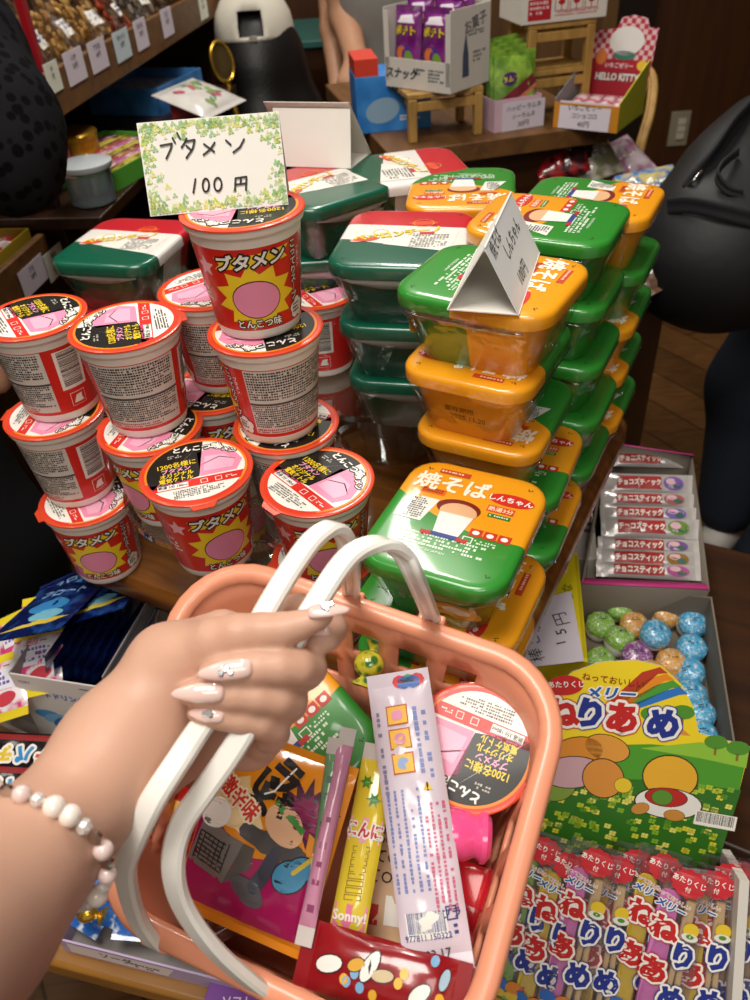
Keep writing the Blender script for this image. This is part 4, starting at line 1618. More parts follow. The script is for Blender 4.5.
# orange and magenta bag
def a_(A, W, L):
    w, l = W / 2, L / 2 - .008
    A.poly([(-w * .96, -l), (w * .96, -l), (w * .96, -l * .05), (-w * .05, -l * .22), (-w * .96, .18 * l)], K('#a5165a', .25, .6), 0)
    A.star(-w * .52, l * .42, .016, .011, 7, K('#e8c58a'), .3, .8, 1)
    A.star(-w * .28, l * .22, .013, .009, 6, K('#f0d3a0'), .8, .9, 2)
    A.ell(-w * .70, l * .12, .010, .008, K('#f4efe8'), .4, ly=3)
    A.text('激辛味', -w * .42, l * .40, .0115, K('#cf2a1c'), -.45, .04, ly=5, sx=.8, out=(K('#f6e3bf'), .10))
    A.text('ラ', w * .10, l * .80, .020, BLK, -.35, .06, ly=4)
    A.text('じゃ', w * .08, l * .58, .017, BLK, -.35, .06, ly=4)
    A.text('よ', -w * .14, l * .50, .019, BLK, -.2, .06, ly=4)
    # amplifier
    A.poly([(-w * .95, -l * .55), (-w * .30, -l * .62), (-w * .18, -l * .10), (-w * .85, l * .04)], K('#77716c'), 2)
    A.poly([(-w * .30, -l * .62), (w * .02, -l * .34), (w * .00, -l * .10), (-w * .18, -l * .10)], K('#5a5551'), 2)
    for i in range(7):
        A.rect(-w * .62 + i * .0001, -l * .50 + i * l * .055, w * .50, .0008, K('#2b2725'), -.08, 3)
        A.rect(-w * .86 + i * w * .083, -l * .33, .0008, l * .34, K('#2b2725'), -.05, 3)
    # plain swirl of dark shapes and a blue guitar
    A.star(w * .52, l * .50, .0185, .010, 13, K('#4b0f38'), .2, 1, 3)
    A.star(w * .50, l * .46, .0125, .0085, 13, K('#8d1a55'), .4, 1, 4)
    A.ell(w * .30, l * .28, .0125, .0095, K('#e3b48d'), -.6, ly=5)
    A.rect(w * .34, l * .40, .022, .0035, K('#3f8f3b'), -.5, 6)
    A.line([(w * .10, l * .02), (w * .34, l * .04), (w * .58, -l * .04)], .012, K('#4b4849'), 4)
    A.line([(w * .18, l * .0), (-w * .18, l * .06)], .009, K('#4b4849'), 4)
    A.line([(w * .30, -l * .05), (w * .22, -l * .34), (w * .12, -l * .56)], .008, K('#3d3f4c'), 4)
    A.ell(w * .06, -l * .60, .011, .006, K('#57565a'), -.4, ly=5)
    A.ell(w * .56, -l * .26, .0100, .0085, BLK, .6, ly=5)
    A.ell(w * .68, -l * .14, .0080, .0068, BLK, .6, ly=5)
    A.ell(w * .56, -l * .26, .0093, .0078, K('#3f86ac'), .6, ly=6)
    A.ell(w * .68, -l * .14, .0073, .0061, K('#3f86ac'), .6, ly=6)
    A.line([(w * .60, -l * .20), (w * .88, l * .14)], .0024, K('#c9b23c'), 7)
    A.line([(w * .2, l * .95), (w * .02, l * .62), (-w * .1, l * .55)], .0010, WHT, 7)
lay('snack_bag', 'orange and magenta snack bag with a blue guitar, below the fingers in the basket', 'snack', (293, 745), .014, (236, 932), .040, 146, .022, mat('bag_orange', '#ee9420', .22, coat=.7), a_, crimp=.005, seed=3, wr=.0026, maxlen=.008, pw=3)

# small tan packet
def a_(A, W, L):
    A.text('んてOK', 0, L * .10, .0085, K('#3a1c14'), 0, .01); A.text('てOK', W * .05, -L * .04, .0085, K('#3a1c14'), 0, .01)
    A.text('flavour', 0, L * .22, .006, K('#3a1c14'), .1, 0)
    A.ell(-W * .1, L * .34, W * .3, L * .09, K('#a9713c')); A.ring(-W * .1, L * .34, .004, .0055, K('#5b3315'), ly=1)
    A.rect(-W * .2, -L * .30, W * .4, L * .14, K('#c22a22')); A.rect(W * .25, -L * .26, W * .3, L * .2, WHT)
lay('candy_packet', 'tan candy packet with dark print between the yellow stick and the long white packet', 'candy', (392, 800), .060, (375, 945), .066, 62, .008, mat('packet_tan', '#d9b691', .35, coat=.4), a_, seed=6)

# thin candy sticks in clear tubes
def stick(label, top, dt, bot, db, wpx, m, art=None, H=.010):
    a, b = bin_(*top, dt), bin_(*bot, db)
    return lay('candy_stick', label, 'candy', top, dt, bot, db, wpx, H, m, art, 'long candy sticks in the basket', crimp=.010, crimp_m=FOILCLR, seed=int(top[0]), wr=.0012)
def a_(A, W, L):
    A.micro(0, 0, L * .7, W * .5, .0055, K('#8d3f66'), .6, pi / 2)
stick('thin clear pink candy stick leaning along the snack bag', (349, 728), .006, (303, 946), .020, 17, mat('stick_pink', '#c98aa6', .15, coat=.9, var=.2, scale=90), a_)
def a_(A, W, L):
    A.micro(0, 0, L * .7, W * .5, .0055, K('#1c4f2a'), .6, pi / 2)
stick('thin green and clear candy stick left of the pink one', (336, 738), .006, (318, 872), .020, 16, mat('stick_green', '#6f9a72', .15, coat=.9, var=.25, scale=90), a_)
def a_(A, W, L):
    A.rect(0, L * .07, W * .9, L * .12, K('#e9a0b0')); A.text('こんに', 0, L * .07, .0085, K('#c22340'), 0, .05, ly=1, out=(WHT, .1), sx=.8)
    A.rect(0, -L * .335, W * .9, L * .12, K('#e27a98')); A.text('Sonny!', 0, -L * .335, .0068, WHT, .05, .03, ly=1)
    for i in range(8):
        A.frame(0, -.02 * L - i * L * .032, W * .45, L * .022, .0005, K('#9a7d16'), .1, 1)
    A.star(W * .1, L * .22, .0045, .002, 6, K('#3d8a2c'), 0, 1, 1); A.star(-W * .2, L * .30, .004, .002, 6, K('#3d8a2c'), 0, 1, 1)
stick('yellow flat jelly stick with pink bands in the basket', (382, 745), .030, (343, 955), .034, 36, mat('stick_yellow', '#e2c93c', .15, coat=.9, var=.12, scale=70), a_, .009)

# pink bottle and red container
a, b = bin_(436, 832, .026), bin_(490, 838, .030)
dirv = b - a
L = dirv.length
t = thing('toy_bottle', 'glossy bright pink plastic bottle below the cup in the basket', 'bottle', frame(a, _N2.cross(dirv), dirv))
mb = MB()
k = L / .9
mb.rev([(.001, -.10 * k), (.008, -.08 * k), (.0125, .02 * k), (.0140, .25 * k), (.0132, .48 * k), (.0110, .60 * k), (.0108, .66 * k), (.0125, .72 * k), (.0126, .84 * k), (.0105, .90 * k), (.004, .92 * k)], mat('toy_pink', '#f2528e', .18, coat=.8), 40)
mb.build('bottle_body', t)
mb = MB(); mb.rev([(.0127, .72 * k), (.0133, .74 * k), (.0133, .82 * k), (.0127, .84 * k)], mat('toy_pink', '#f2528e'), 40, cap0=False, cap1=False); mb.build('lip', t)
a, b = bin_(474, 858, .055), bin_(448, 955, .070)
c = (a + b) / 2
t = thing('candy_tub', 'red rounded candy tub under the pink bottle in the basket', 'candy', frame(c, (b - a).cross(_N2), (a - b)))
h = (a - b).length
mb = MB()
mb.loft([rr(.030, .022, .009, -h / 2), rr(.036, .026, .011, -h / 2 + .004), rr(.038, .028, .012, 0), rr(.036, .026, .011, h / 2 - .004), rr(.030, .022, .009, h / 2)], mat('tub_red', '#d0202c', .15, coat=.9))
mb.build('tub_body', t)
mb = MB(); mb.loft([rr(.0382, .0282, .012, -.006), rr(.0392, .0292, .0122, -.004), rr(.0392, .0292, .0122, .004), rr(.0382, .0282, .012, .006)], mat('tub_band', '#a5141f', .2, coat=.6), False, False); mb.build('band', t)

# long lavender packet
def a_(A, W, L):
    rnd = random.Random(12)
    blue, red = K('#7f8cc0'), K('#cf6a88')
    for i in range(5):
        A.micro(-W * .40 + i * W * .115, -L * .08, L * .34, W * .075, .0024, blue, .9, pi / 2 - .02, ch=.0020)
    for i in range(4):
        A.micro(W * .14 + i * W * .09, -L * .14, L * .36, W * .07, .0024, red, .85, pi / 2 - .02, ch=.0020)
    A.micro(W * .36, L * .24, L * .26, W * .16, .0034, blue, .8, pi / 2)
    A.micro(W * .20, L * .24, L * .26, W * .10, .0034, blue, .8, pi / 2)
    A.micro(-W * .36, L * .22, L * .30, W * .16, .0034, K('#8a7fa0'), .8, pi / 2)
    for i in range(3):
        y = L * (.34 - i * .085)
        A.rect(-W * .08, y, W * .34, L * .072, K('#c05a2c'), 0, 1); A.rect(-W * .08, y, W * .30, L * .062, K('#f0bc4a'), 0, 2)
        A.ell(-W * .08, y, W * .09, L * .02, K(('#e59ab8', '#d98fae', '#8fa8d6')[i]), .4, ly=3)
    A.poly([(W * .16, L * .07), (W * .30, L * .07), (W * .23, L * .10)], K('#e8c22c'), 1); A.text('!', W * .23, L * .081, .006, BLK, 0, .03, ly=2)
    A.rect(-W * .08, -L * .355, W * .60, L * .085, WHT, 0, 1)
    A.bars(-W * .08, -L * .345, W * .55, L * .065, K('#2c3c8c'), 30, 0, 2)
    A.text('977811 150322', -W * .08, -L * .390, .0040, K('#2c3c8c'), 0, .01, ly=2, sx=.95)
    A.frame(W * .30, -L * .325, W * .14, L * .04, .0007, K('#3b3f7a'), 0, 1); A.text('プラ', W * .30, -L * .325, .005, K('#3b3f7a'), 0, .02, ly=1)
    A.micro(W * .36, -L * .38, W * .12, L * .05, .003, K('#3b3f7a'), .8, 0, 1)
    A.text('03.17', W * .02, -L * .445, .006, K('#444'  '444'), .05, .01, ly=1)
    for i, c_ in enumerate(('#d42a34', '#3a64b0', '#3f9a4a', '#3a64b0', '#d42a34')):
        A.ell(W * (.02 + .07 * i), L * (.462 - .006 * (i % 2)), .0042, .0036, K(c_), 0, 8, 1)
lay('candy_packet', 'long pale lavender packet with blue print and bar code across the basket', 'candy', (397, 672), .004, (440, 972), .022, 66, .014, mat('packet_lavender', '#ddd0dc', .2, coat=.8, var=.06, scale=12), a_, crimp=.008, seed=1, wr=.002, ny=40)

# dark red packet at the near edge
def a_(A, W, L):
    rnd = random.Random(8)
    for i in range(12):
        A.ell(rnd.uniform(-.4, .4) * W, rnd.uniform(-.42, .2) * L, .0026, .0022, K('#e3b23a') if i % 3 else K('#7fb0d8'), 0, 10, 1)
    for (x, y, rx, ry, c_, r) in ((-.05, .30, .013, .007, '#efeae4', .3), (.08, .06, .014, .006, '#efeae4', 1.2), (.0, -.02, .010, .005, '#c9b48c', .2), (-.1, -.24, .011, .006, '#efeae4', .8), (.18, -.36, .009, .004, '#a9c9dc', 1.4), (.05, .14, .008, .005, '#d9a63a', .5)):
        A.ell(x * W, y * L, rx * .60, ry * .64, BLK, r + pi / 2, 14, 2); A.ell(x * W, y * L, rx * .55, ry * .55, K(c_), r + pi / 2, 14, 3)
lay('snack_bag', 'dark red snack packet lying along the near edge of the basket', 'snack', (300, 950), .022, (468, 1000), .020, 62, .014, mat('bag_crimson', '#8e141c', .22, coat=.7), a_, crimp=.009, seed=21)

# little wrapped sweet at the far wall
c = bin_(369, 664, .030)
t = thing('wrapped_candy', 'small green and yellow wrapped sweet at the far wall of the basket', 'candy', frame(c, _X2, _N2))
CW = mix2('candy_green_yellow', '#2f7a2c', '#d9cf3a', 'voronoi', 160, .3, .5, .15, coat=.9)
mb = MB(); mb.ball((0, 0, 0), (.0095, .0085, .008), CW, 16, 10); mb.build('candy', t)
for s_ in (-1, 1):
    mb = MB()
    mb.loft([[(r * cos(2 * pi * i / 12) * (1 + .25 * (i % 2)), s_ * y, r * .5 * sin(2 * pi * i / 12)) for i in range(12)] for r, y in ((.003, .0075), (.0022, .009), (.006, .014))], CW, True, True)
    mb.build('twist', t)
# ------------------------------------------------------------------ candy boxes on the right
CARTON = mat('carton_grey', '#766d61', .7, var=.05)
CARTW = mat('carton_white', '#ddd8cf', .6, var=.03)
# stick sweets leaning in their display box
sa, sb = at(505, 826, .50), at(728, 852, .50)
sX = (sb - sa).normalized()
away = V((-sX.y, sX.x, 0)).normalized()
sU = (away * cos(radians(52)) + V((0, 0, 1)) * sin(radians(52)))
sN = sX.cross(sU)
SL = .165
SW = (sb - sa).length
SM = frame((sa + sb) / 2 - sU * SL, sX, sN)      # x across, y up the sticks, z to the shopper
gS = plane_px(SM)
t = thing('stick_candy_box', 'yellow and green display box of stick sweets at lower right', 'candy box', SM)
# header board: through the back of the box, tipped a little less
bm = frame(SM @ V((0, SL * .92, -.026)), sX, (sN + away * -.30))
g = plane_px(bm)
Mb = SM.inverted() @ bm
YB, GB_ = K('#f2d51c', .35, .3), K('#4c9a26', .35, .3)
out = [g(*q) for q in ((534, 745), (541, 712), (553, 689), (572, 672), (600, 662), (636, 660), (662, 666), (682, 685), (693, 706), (699, 733), (750, 747), (737, 800), (716, 868), (515, 846))]
mb = MB()
n = len(out)
mb.add([(x, y, 0) for x, y in out] + [(x, y, -.0012) for x, y in out], [tuple(reversed(range(n))), tuple(range(n, 2 * n))] + [(i, (i + 1) % n, (i + 1) % n + n, i + n) for i in range(n)], CARTW, False)
A = Art()
pd_ = .68 / FPX
def PX(*q): return [g(*p) for p in q]
A.poly(out, YB, 0)
for i, c_ in enumerate(('#c8341e', '#e88a1c', '#3f8f3a', '#2c78c8')):
    r0_, w_ = 100 - i * 13, 11
    A.poly(PX(*[(585 + 5 * i + k * (118 - 3 * i) / 8 - 0, 716 - i * 0 - (46 - 12 * i) * sin(pi * (.15 + k / 8 * .45)) - 10 + 0) for k in range(9)] + [(585 + 5 * i + k * (118 - 3 * i) / 8, 727 - (46 - 12 * i) * sin(pi * (.15 + k / 8 * .45)) - 10) for k in range(8, -1, -1)]), K(c_), 1) if False else None
for i, c_ in enumerate(('#b83a1e', '#e88a1c', '#4c9a34', '#2a74c4')):
    A.poly(PX((604 + i * 3, 706 + i * 2), (642 + 7 * i, 672 + i * 6.5), (658 + 7 * i, 674 + 7 * i), (628 + i * 3, 700 + i * 3)), K(c_), 1)
    A.poly(PX((642 + 7 * i, 672 + i * 6.5), (660 + 6.5 * i, 667 + i * 6.5), (668 + 6.8 * i, 673 + i * 7), (658 + 7 * i, 674 + 7 * i)), K(c_), 1)
A.poly(PX((532, 755), (560, 752), (600, 745), (650, 744), (700, 748), (746, 760), (737, 800), (716, 868), (515, 846)), GB_, 2)
A.poly(PX((640, 748), (700, 742), (749, 750), (746, 768), (700, 758)), K('#8fc23a'), 3)
A.poly(PX((528, 785), (600, 778), (660, 780), (741, 790), (716, 868), (515, 846)), K('#2f6e1c'), 3)
rnd = random.Random(4)
for i in range(190):
    px, py = rnd.uniform(525, 735), rnd.uniform(786, 852)
    if px > 742 - (py - 780) * .35: continue
    x, y = g(px, py)
    c_ = rnd.choice(('#d8d23a', '#b7c832', '#7fb02c', '#e5df6a', '#4f8f24'))
    for k in range(4):
        A.ell(x + .0018 * cos(k * pi / 2 + .6), y + .0014 * sin(k * pi / 2 + .6), .0016, .0012, K(c_), 0, 6, 4)
for px, py in ((652, 714), (683, 712), (716, 742), (738, 748), (609, 716)):
    x, y = g(px, py); A.ell(x, y, .009, .006, K('#4f8f2a'), 0, 14, 4); A.rect(x, y - .008, .002, .006, K('#8a6a2a'), 0, 4)
x, y = g(668, 724); A.poly([(x - .016, y - .008), (x, y + .006), (x + .018, y - .008)], K('#d9923a'), 3)
# plain rounded colour spots where the drawn figures are
for px, py, rx, ry, c_, r, l in ((577, 752, .026, .016, '#d98a2c', .3, 5), (607, 748, .022, .014, '#e09a3c', -.2, 5), (572, 772, .030, .017, '#c9a0a8', .2, 6), (603, 778, .020, .021, '#d98f3a', .2, 7), (556, 786, .020, .016, '#7e9a3a', .4, 5), (623, 785, .0085, .008, '#e8c62c', 0, 8), (670, 777, .026, .023, '#e6ad2c', 0, 6), (668, 803, .032, .016, '#e9e6de', 0, 7), (666, 797, .020, .010, '#b9241e', 0, 8), (662, 797, .010, .008, '#5a8f2c', 0, 9), (640, 808, .009, .006, '#c98a3a', .4, 9), (674, 815, .010, .006, '#c98a3a', 0, 9)):
    x, y = g(px, py)
    A.ell(x, y, rx * 1.05 * .8, ry * 1.06 * .8, K('#3a2412'), r, 24, l); A.ell(x, y, rx * .8, ry * .8, K(c_), r, 24, l + .4)
def T(txt, px, py, sz, m, rot=0, **kw):
    x, y = g(px, py); A.text(txt, x, y, sz * pd_, m, rot, **kw)
RD, NV = K('#c4201e'), K('#1c2f8a')
T('ねっておいしい', 613, 680, 8.2, K('#8a1c14'), -.06, bold=.01, ly=10, sx=1.0)
x, y = g(578, 685); 
x, y = g(565, 685); A.ell(x, y, .0145, .0085, RD, .15, ly=10); T('あたりくじ', 566, 684, 7, WHT, .12, bold=.02, ly=11)
T('メリー', 611, 693, 13, K('#1c5aa8'), .03, bold=.05, ly=11, sx=1.2, shear=.3, out=(WHT, .09))
for ch_, px, py, m_, r_ in (('ね', 562, 712, RD, .1), ('り', 590, 713, NV, -.15), ('あ', 622, 717, RD, -.05), ('め', 663, 723, NV, -.05)):
    T(ch_, px, py, 31, m_, r_, bold=.06, ly=12, out=(WHT, .09), out2=(m_, .125))
x, y = g(715, 820); A.rect(x, y, .032, .0125, WHT, -.08, 12); A.bars(x, y + .001, .029, .009, BLK, 34, -.08, 13)
mb.art(A, flatmap(.0001), None, .00006)
tag(mb.build('header_board', t, Mb), 'yellow header board with red and navy lettering')
# box walls
mb = MB()
wl = SW / 2 + .006
mb.box((0, SL * .44, -.026), (SW + .012, SL * .9 - .02, .0015), CARTW)
mb.box((-wl, SL * .42, -.004), (.0015, SL * .95, .050), CARTW)
mb.box((0, -.004, -.004), (SW + .012, .0015, .050), CARTW)
mb.build('carton', t)
mb = MB()
mb.box((wl, SL * .44, -.002), (.007, SL * 1.0, .052), CARTW)
A = Art()
A.rect(0, 0, SL * .98, .050, K('#e8c81c')); A.poly([(-.08, -.02), (.08, -.008), (.08, .010), (-.08, .0)], K('#c8281e'), 1)
mb.art(A, lambda u, v, e: (wl + .0035 + e + .0001, SL * .44 + u, -.002 + v))
tag(mb.build('side_panel', t), 'white side panel with yellow and red stripes')

BAGF = film('bag_film', .06, .6, '#f6f2f4', .08)
STICKW = mat('stick_wood', '#d9bf8c', .6, var=.08, scale=90)
SYR = {'pink': mat('syrup_pink', '#d878c0', .12, coat=.8, var=.15, scale=150), 'yellow': mat('syrup_yellow', '#d8bc2c', .12, coat=.8, var=.15, scale=150), 'green': mat('syrup_green', '#7fae3a', .12, coat=.8, var=.15, scale=150)}
def make_stick(kind, w=.036):
    t = thing('stick_candy', 'x', 'candy')
    mb = MB(); mb.loft([rr(.013, SL * .80, .005, -.0022, 4, -.008, -.006), rr(.0145, SL * .82, .006, 0, 4, -.008, -.006), rr(.013, SL * .80, .005, .0022, 4, -.008, -.006)], SYR[kind]); mb.build('syrup', t)
    for dx, ro in ((.004, .02), (.009, -.03)):
        mb = MB(); mb.tube([(dx - ro * .05, -SL * .40, .0), (dx + ro * .05, SL * .35, .0)], .0021, STICKW, 8); mb.build('wooden_stick', t)
    A = Art()
    y = SL / 2
    rnd = random.Random(hash(kind) % 7 + 1)
    A.star(.002, y - .0125, .0125, .0108, 12, K('#c4202c'), 0, .82, 0)
    A.text('あたりくじ', .002, y - .011, .0046, WHT, -.1, .02, ly=1); A.text('付', .002, y - .0165, .004, WHT, -.1, .02, ly=1)
    A.text('ねっておいしい', -.006, y - .0255, .0036, K('#c4202c'), -.25, .0, ly=1, out=(WHT, .1))
    A.text('メリー', -.006, y - .0315, .0068, K('#1f5fa8'), -.15, .05, ly=1, out=(WHT, .1), shear=.2)
    for ch_, x_, y_, m_ in (('ね', -.0075, y - .047, RD), ('り', .008, y - .062, NV), ('あ', -.0085, y - .078, RD), ('め', .0065, y - .094, NV)):
        A.text(ch_, x_, y_, .0185, m_, 0, .06, out=(WHT, .085), out2=(m_, .115), ly=2)
    A.ell(.0095, y - .043, .0052, .0052, K('#e8c62c'), 0, 14, 1); A.ell(.0095, y - .048, .0056, .003, K('#e9e6de'), 0, 14, 1.5); A.ell(.0095, y - .0475, .0026, .0016, K('#4f8f2a'), 0, 10, 2)
    for dx, c_ in ((-.010, '#3a6ec0'), (.001, '#d9822c'), (.011, '#c4402c')):
        A.ell(dx, y - .118, .0062, .0055, K(c_), 0, 14, 1); A.ell(dx, y - .124, .006, .003, K('#d9b83a'), 0, 14, 1.5)
    A.rect(0, y - .138, .032, .018, K('#c98f2c'), 0, 0); A.micro(0, y - .138, .028, .014, .003, K('#7a4c12'), .8, 0, 1)
    o = pillow('bag', w, SL, .0075, BAGF, A, t, crimp=.006, seed=len(kind), wr=.0009, maxlen=.008, nx=10, ny=20)
    tag(o, 'clear printed film bag')
    return t
protos = {k: make_stick(k) for k in SYR}
used = set()
row = [(505, 958, 'yellow', -.16, -.004), (522, 955, 'green', -.15, .0005), (545, 945, 'yellow', -.17, .005), (572, 940, 'pink', -.16, .010), (600, 955, 'yellow', -.10, .001), (626, 950, 'green', -.05, -.004), (662, 948, 'pink', -.15, .014), (640, 975, 'yellow', -.14, .006), (700, 955, 'yellow', -.06, .008), (716, 962, 'pink', -.05, .002), (728, 960, 'yellow', -.03, -.003), (737, 965, 'green', -.02, -.008)]
names = ['yellow stick sweet furthest left in the box, against the basket', 'green stick sweet second from left, by the basket', 'yellow stick sweet third from left in the box', 'pink stick sweet left of the box centre', 'yellow stick sweet just right of the left-hand pink one', 'green stick sweet behind the frontmost pink one', 'frontmost pink stick sweet in the middle of the box', 'yellow stick sweet tucked under the frontmost pink one', 'yellow stick sweet right of the frontmost pink one', 'pink stick sweet near the white side panel', 'yellow stick sweet second from the white side panel', 'green stick sweet against the white side panel']
for (px, py, kd, ro, dz), lab in zip(row, names):
    x, y = gS(px, py)
    M = SM @ Matrix.Translation((x, SL * .40 + .002 * (len(lab) % 5), dz)) @ Matrix.Rotation(ro, 4, 'Z') @ Matrix.Rotation(-.16, 4, 'Y') @ Matrix.Scale(1.10, 4)
    if kd in used:
        o = copy_tree(protos[kd], M, lab, 'stick sweets in the display box')
    else:
        used.add(kd); o = protos[kd]; o.matrix_world = M; o['label'] = lab; o['group'] = 'stick sweets in the display box'
# crate carrying the display box
zc_ = min((SM @ V((x, y, z))).z for x in (-wl, wl) for y in (-.005, SL) for z in (-.03, .02))
cc = SM @ V((0, .05, -.01))
t = thing('wooden_crate', 'dark wooden crate under the stick sweet box', 'crate', frame((cc.x, cc.y, 0), sX))
for k in range(3):
    mb = MB(); mb.box((0, -.06 + .06 * k, zc_ - .008), (SW - .01, .052, .012), DARKW); mb.build('top_slat', t)
for x in (-SW / 2 + .02, SW / 2 - .02):
    for y in (-.075, .075):
        mb = MB(); mb.box((x, y, (zc_ - .014) / 2), (.022, .022, zc_ - .014), DARKW); mb.build('post', t)

# carton of wrapped candy balls
ZBX = ZR
rimz = .505
pA, pB, pC = at(712, 597, rimz), at(724, 745, rimz), at(573, 583, rimz)
bx = (pA - pC); wq = bx.length; bx.normalize()
ly_ = (pA - pB).length
M = frame(((pC + pA) / 2 - V((-bx.y, bx.x, 0)) * ly_ / 2).xy.to_3d() + V((0, 0, ZBX)), bx)
t = thing('candy_carton', 'grey open carton of wrapped candy balls behind the yellow board', 'candy box', M)
mb = MB(); tray(mb, wq, ly_, rimz - ZBX, .0018, CARTON, CARTON); mb.box((0, 0, .051), (wq - .004, ly_ - .004, .002), CARTON); mb.build('carton', t)
mb = MB(); mb.box((0, ly_ / 2 + .001, (rimz - ZBX) * .82), (wq, .0012, (rimz - ZBX) * .3), K('#d85a9a')); mb.build('pink_flap', t)
fz = ZBX + .052
WHB = mat('candy_white', '#e6e2da', .4, coat=.4, var=.04)
def foil(nm, c1): return mix2('foil_' + nm, c1, '#e9eef0', 'noise', 330, .50, .74, .18, .5, .8)
FOI = {'green': foil('green', '#93c84a'), 'orange': foil('orange', '#e8a84a'), 'blue': foil('blue', '#4fb0e0'), 'purple': foil('purple', '#9a4f9a')}
def ball(px, py, kind, lab, lift=0, tilt=0, td=0):
    r = .0165
    p = at(px, py, fz + r + .006 + lift)
    M = Matrix.Translation((p.x, p.y, fz + lift)) @ Matrix.Rotation(tilt, 4, V((cos(td), sin(td), 0)))
    t = thing('candy_ball', lab, 'candy', M, 'wrapped candy balls in the carton')
    mb = MB(); mb.rev([(.006, 0), (.0115, .002), (.0145, .008), (.0146, .016), (.012, .020)], WHB, 20); mb.build('candy', t)
    mb = MB()
    rn = random.Random(px)
    prof = [(.0150, .013), (.0156, .017), (.0148, .0215), (.0115, .0255), (.006, .0275), (.001, .028)]
    rings = [[((q + rn.uniform(-.0006, .0006)) * cos(2 * pi * i / 20), (q + rn.uniform(-.0006, .0006)) * sin(2 * pi * i / 20), z + rn.uniform(-.0006, .0006)) for i in range(20)] for q, z in prof]
    mb.loft(rings, FOI[kind], False)
    A = Art(); A.micro(0, 0, .010, .007, .0024, K('#2b3a4a'), .7); mb.art(A, flatmap(.0282))
    tag(mb.build('foil_cap', t), kind + ' foil cap')
    return t
for a in ((619, 600, 'green', 'green-foiled candy ball at the back left of the carton, biggest of the greens', .004, .25, 0), (598, 620, 'green', 'green-foiled candy ball left of the carton, second row', 0, .2, 1), (589, 597, 'green', 'pale green candy ball in the far left corner of the carton', 0, .5, 2.5), (600, 655, 'green', 'green-foiled candy ball at the front left by the yellow board', 0, .2, 0),
          (617, 637, 'green', 'green-foiled candy ball between two greens near the left wall', 0, .3, 2), (634, 620, 'orange', 'orange-foiled candy ball left of the blue one standing on top', 0, .15, 0), (661, 608, 'orange', 'orange-foiled candy ball at the back of the carton', 0, .35, 1), (671, 656, 'orange', 'orange-foiled candy ball in the middle below the top blue one', 0, .2, 0), (663, 677, 'orange', 'orange-foiled candy ball right behind the yellow board', 0, .2, 0),
          (636, 648, 'purple', 'only purple-foiled candy ball in the carton', 0, .3, 0), (655, 627, 'blue', 'blue-foiled candy ball lying on top in the middle', .018, .25, 0), (690, 615, 'blue', 'blue-foiled candy ball in the far right corner', .002, .4, .3), (691, 642, 'blue', 'blue-foiled candy ball second along the right wall', 0, .2, 0), (696, 664, 'blue', 'blue-foiled candy ball third along the right wall', 0, .5, -1), (690, 688, 'blue', 'blue-foiled candy ball fourth along the right wall', 0, .2, 0), (697, 708, 'blue', 'blue-foiled candy ball fifth along the right wall', 0, .2, 1), (701, 729, 'blue', 'blue-foiled candy ball nearest the front on the right wall', 0, .2, 0), (650, 668, 'orange', 'pale orange candy ball beside the yellow board top', 0, .2, 0)):
    ball(*a)

# tray of chocolate sticks
zk = .515
q = [at(582, 584, zk), at(709, 590, zk), at(692, 455, zk), at(607, 443, zk)]
cq = sum(q, V((0, 0, 0))) / 4
M = frame((cq.x, cq.y, ZR), q[1] - q[0])
Mi = M.inverted()
ql = [Mi @ p for p in q]
t = thing('candy_carton', 'open grey and pink carton of silver chocolate sticks at the right', 'candy box', M)
H_ = zk - ZR
mb = MB()
bot = [V((p.x * .92, p.y * .92, 0)) for p in ql]
PK = K('#d23f8c')
for i in range(4):
    a, b = ql[i], ql[(i + 1) % 4]
    c, d = bot[(i + 1) % 4], bot[i]
    mb.add([a, b, c, d], [(0, 1, 2, 3)], CARTON if i == 1 else CARTON, False)
mb.add(bot, [(0, 1, 2, 3)], CARTON, False)
mb.build('carton', t, solid=.0016)
mb = MB()
a, b = ql[0], ql[1]
mb.add([a + V((0, 0, .001)), b + V((0, 0, .001)), b + V((0, .012, -.003)), a + V((0, .012, -.003))], [(0, 1, 2, 3)], PK, False)
c, d = ql[2], ql[3]
mb.add([c + V((0, 0, .001)), d + V((0, 0, .001)), d + V((0, -.006, .004)), c + V((0, -.006, .004))], [(3, 2, 1, 0)], PK, False)
tag(mb.build('pink_edge', t, solid=.001), 'pink printed edge')
mb = MB()
mb.box((0, 0, H_ - .045), (.088, .20, .002), CARTON)
mb.build('inner_shelf', t)
FOIL = mat('stick_foil', '#cfcac8', .25, metal=.35, coat=.5, var=.12, scale=60, bump=.25, bscale=160)
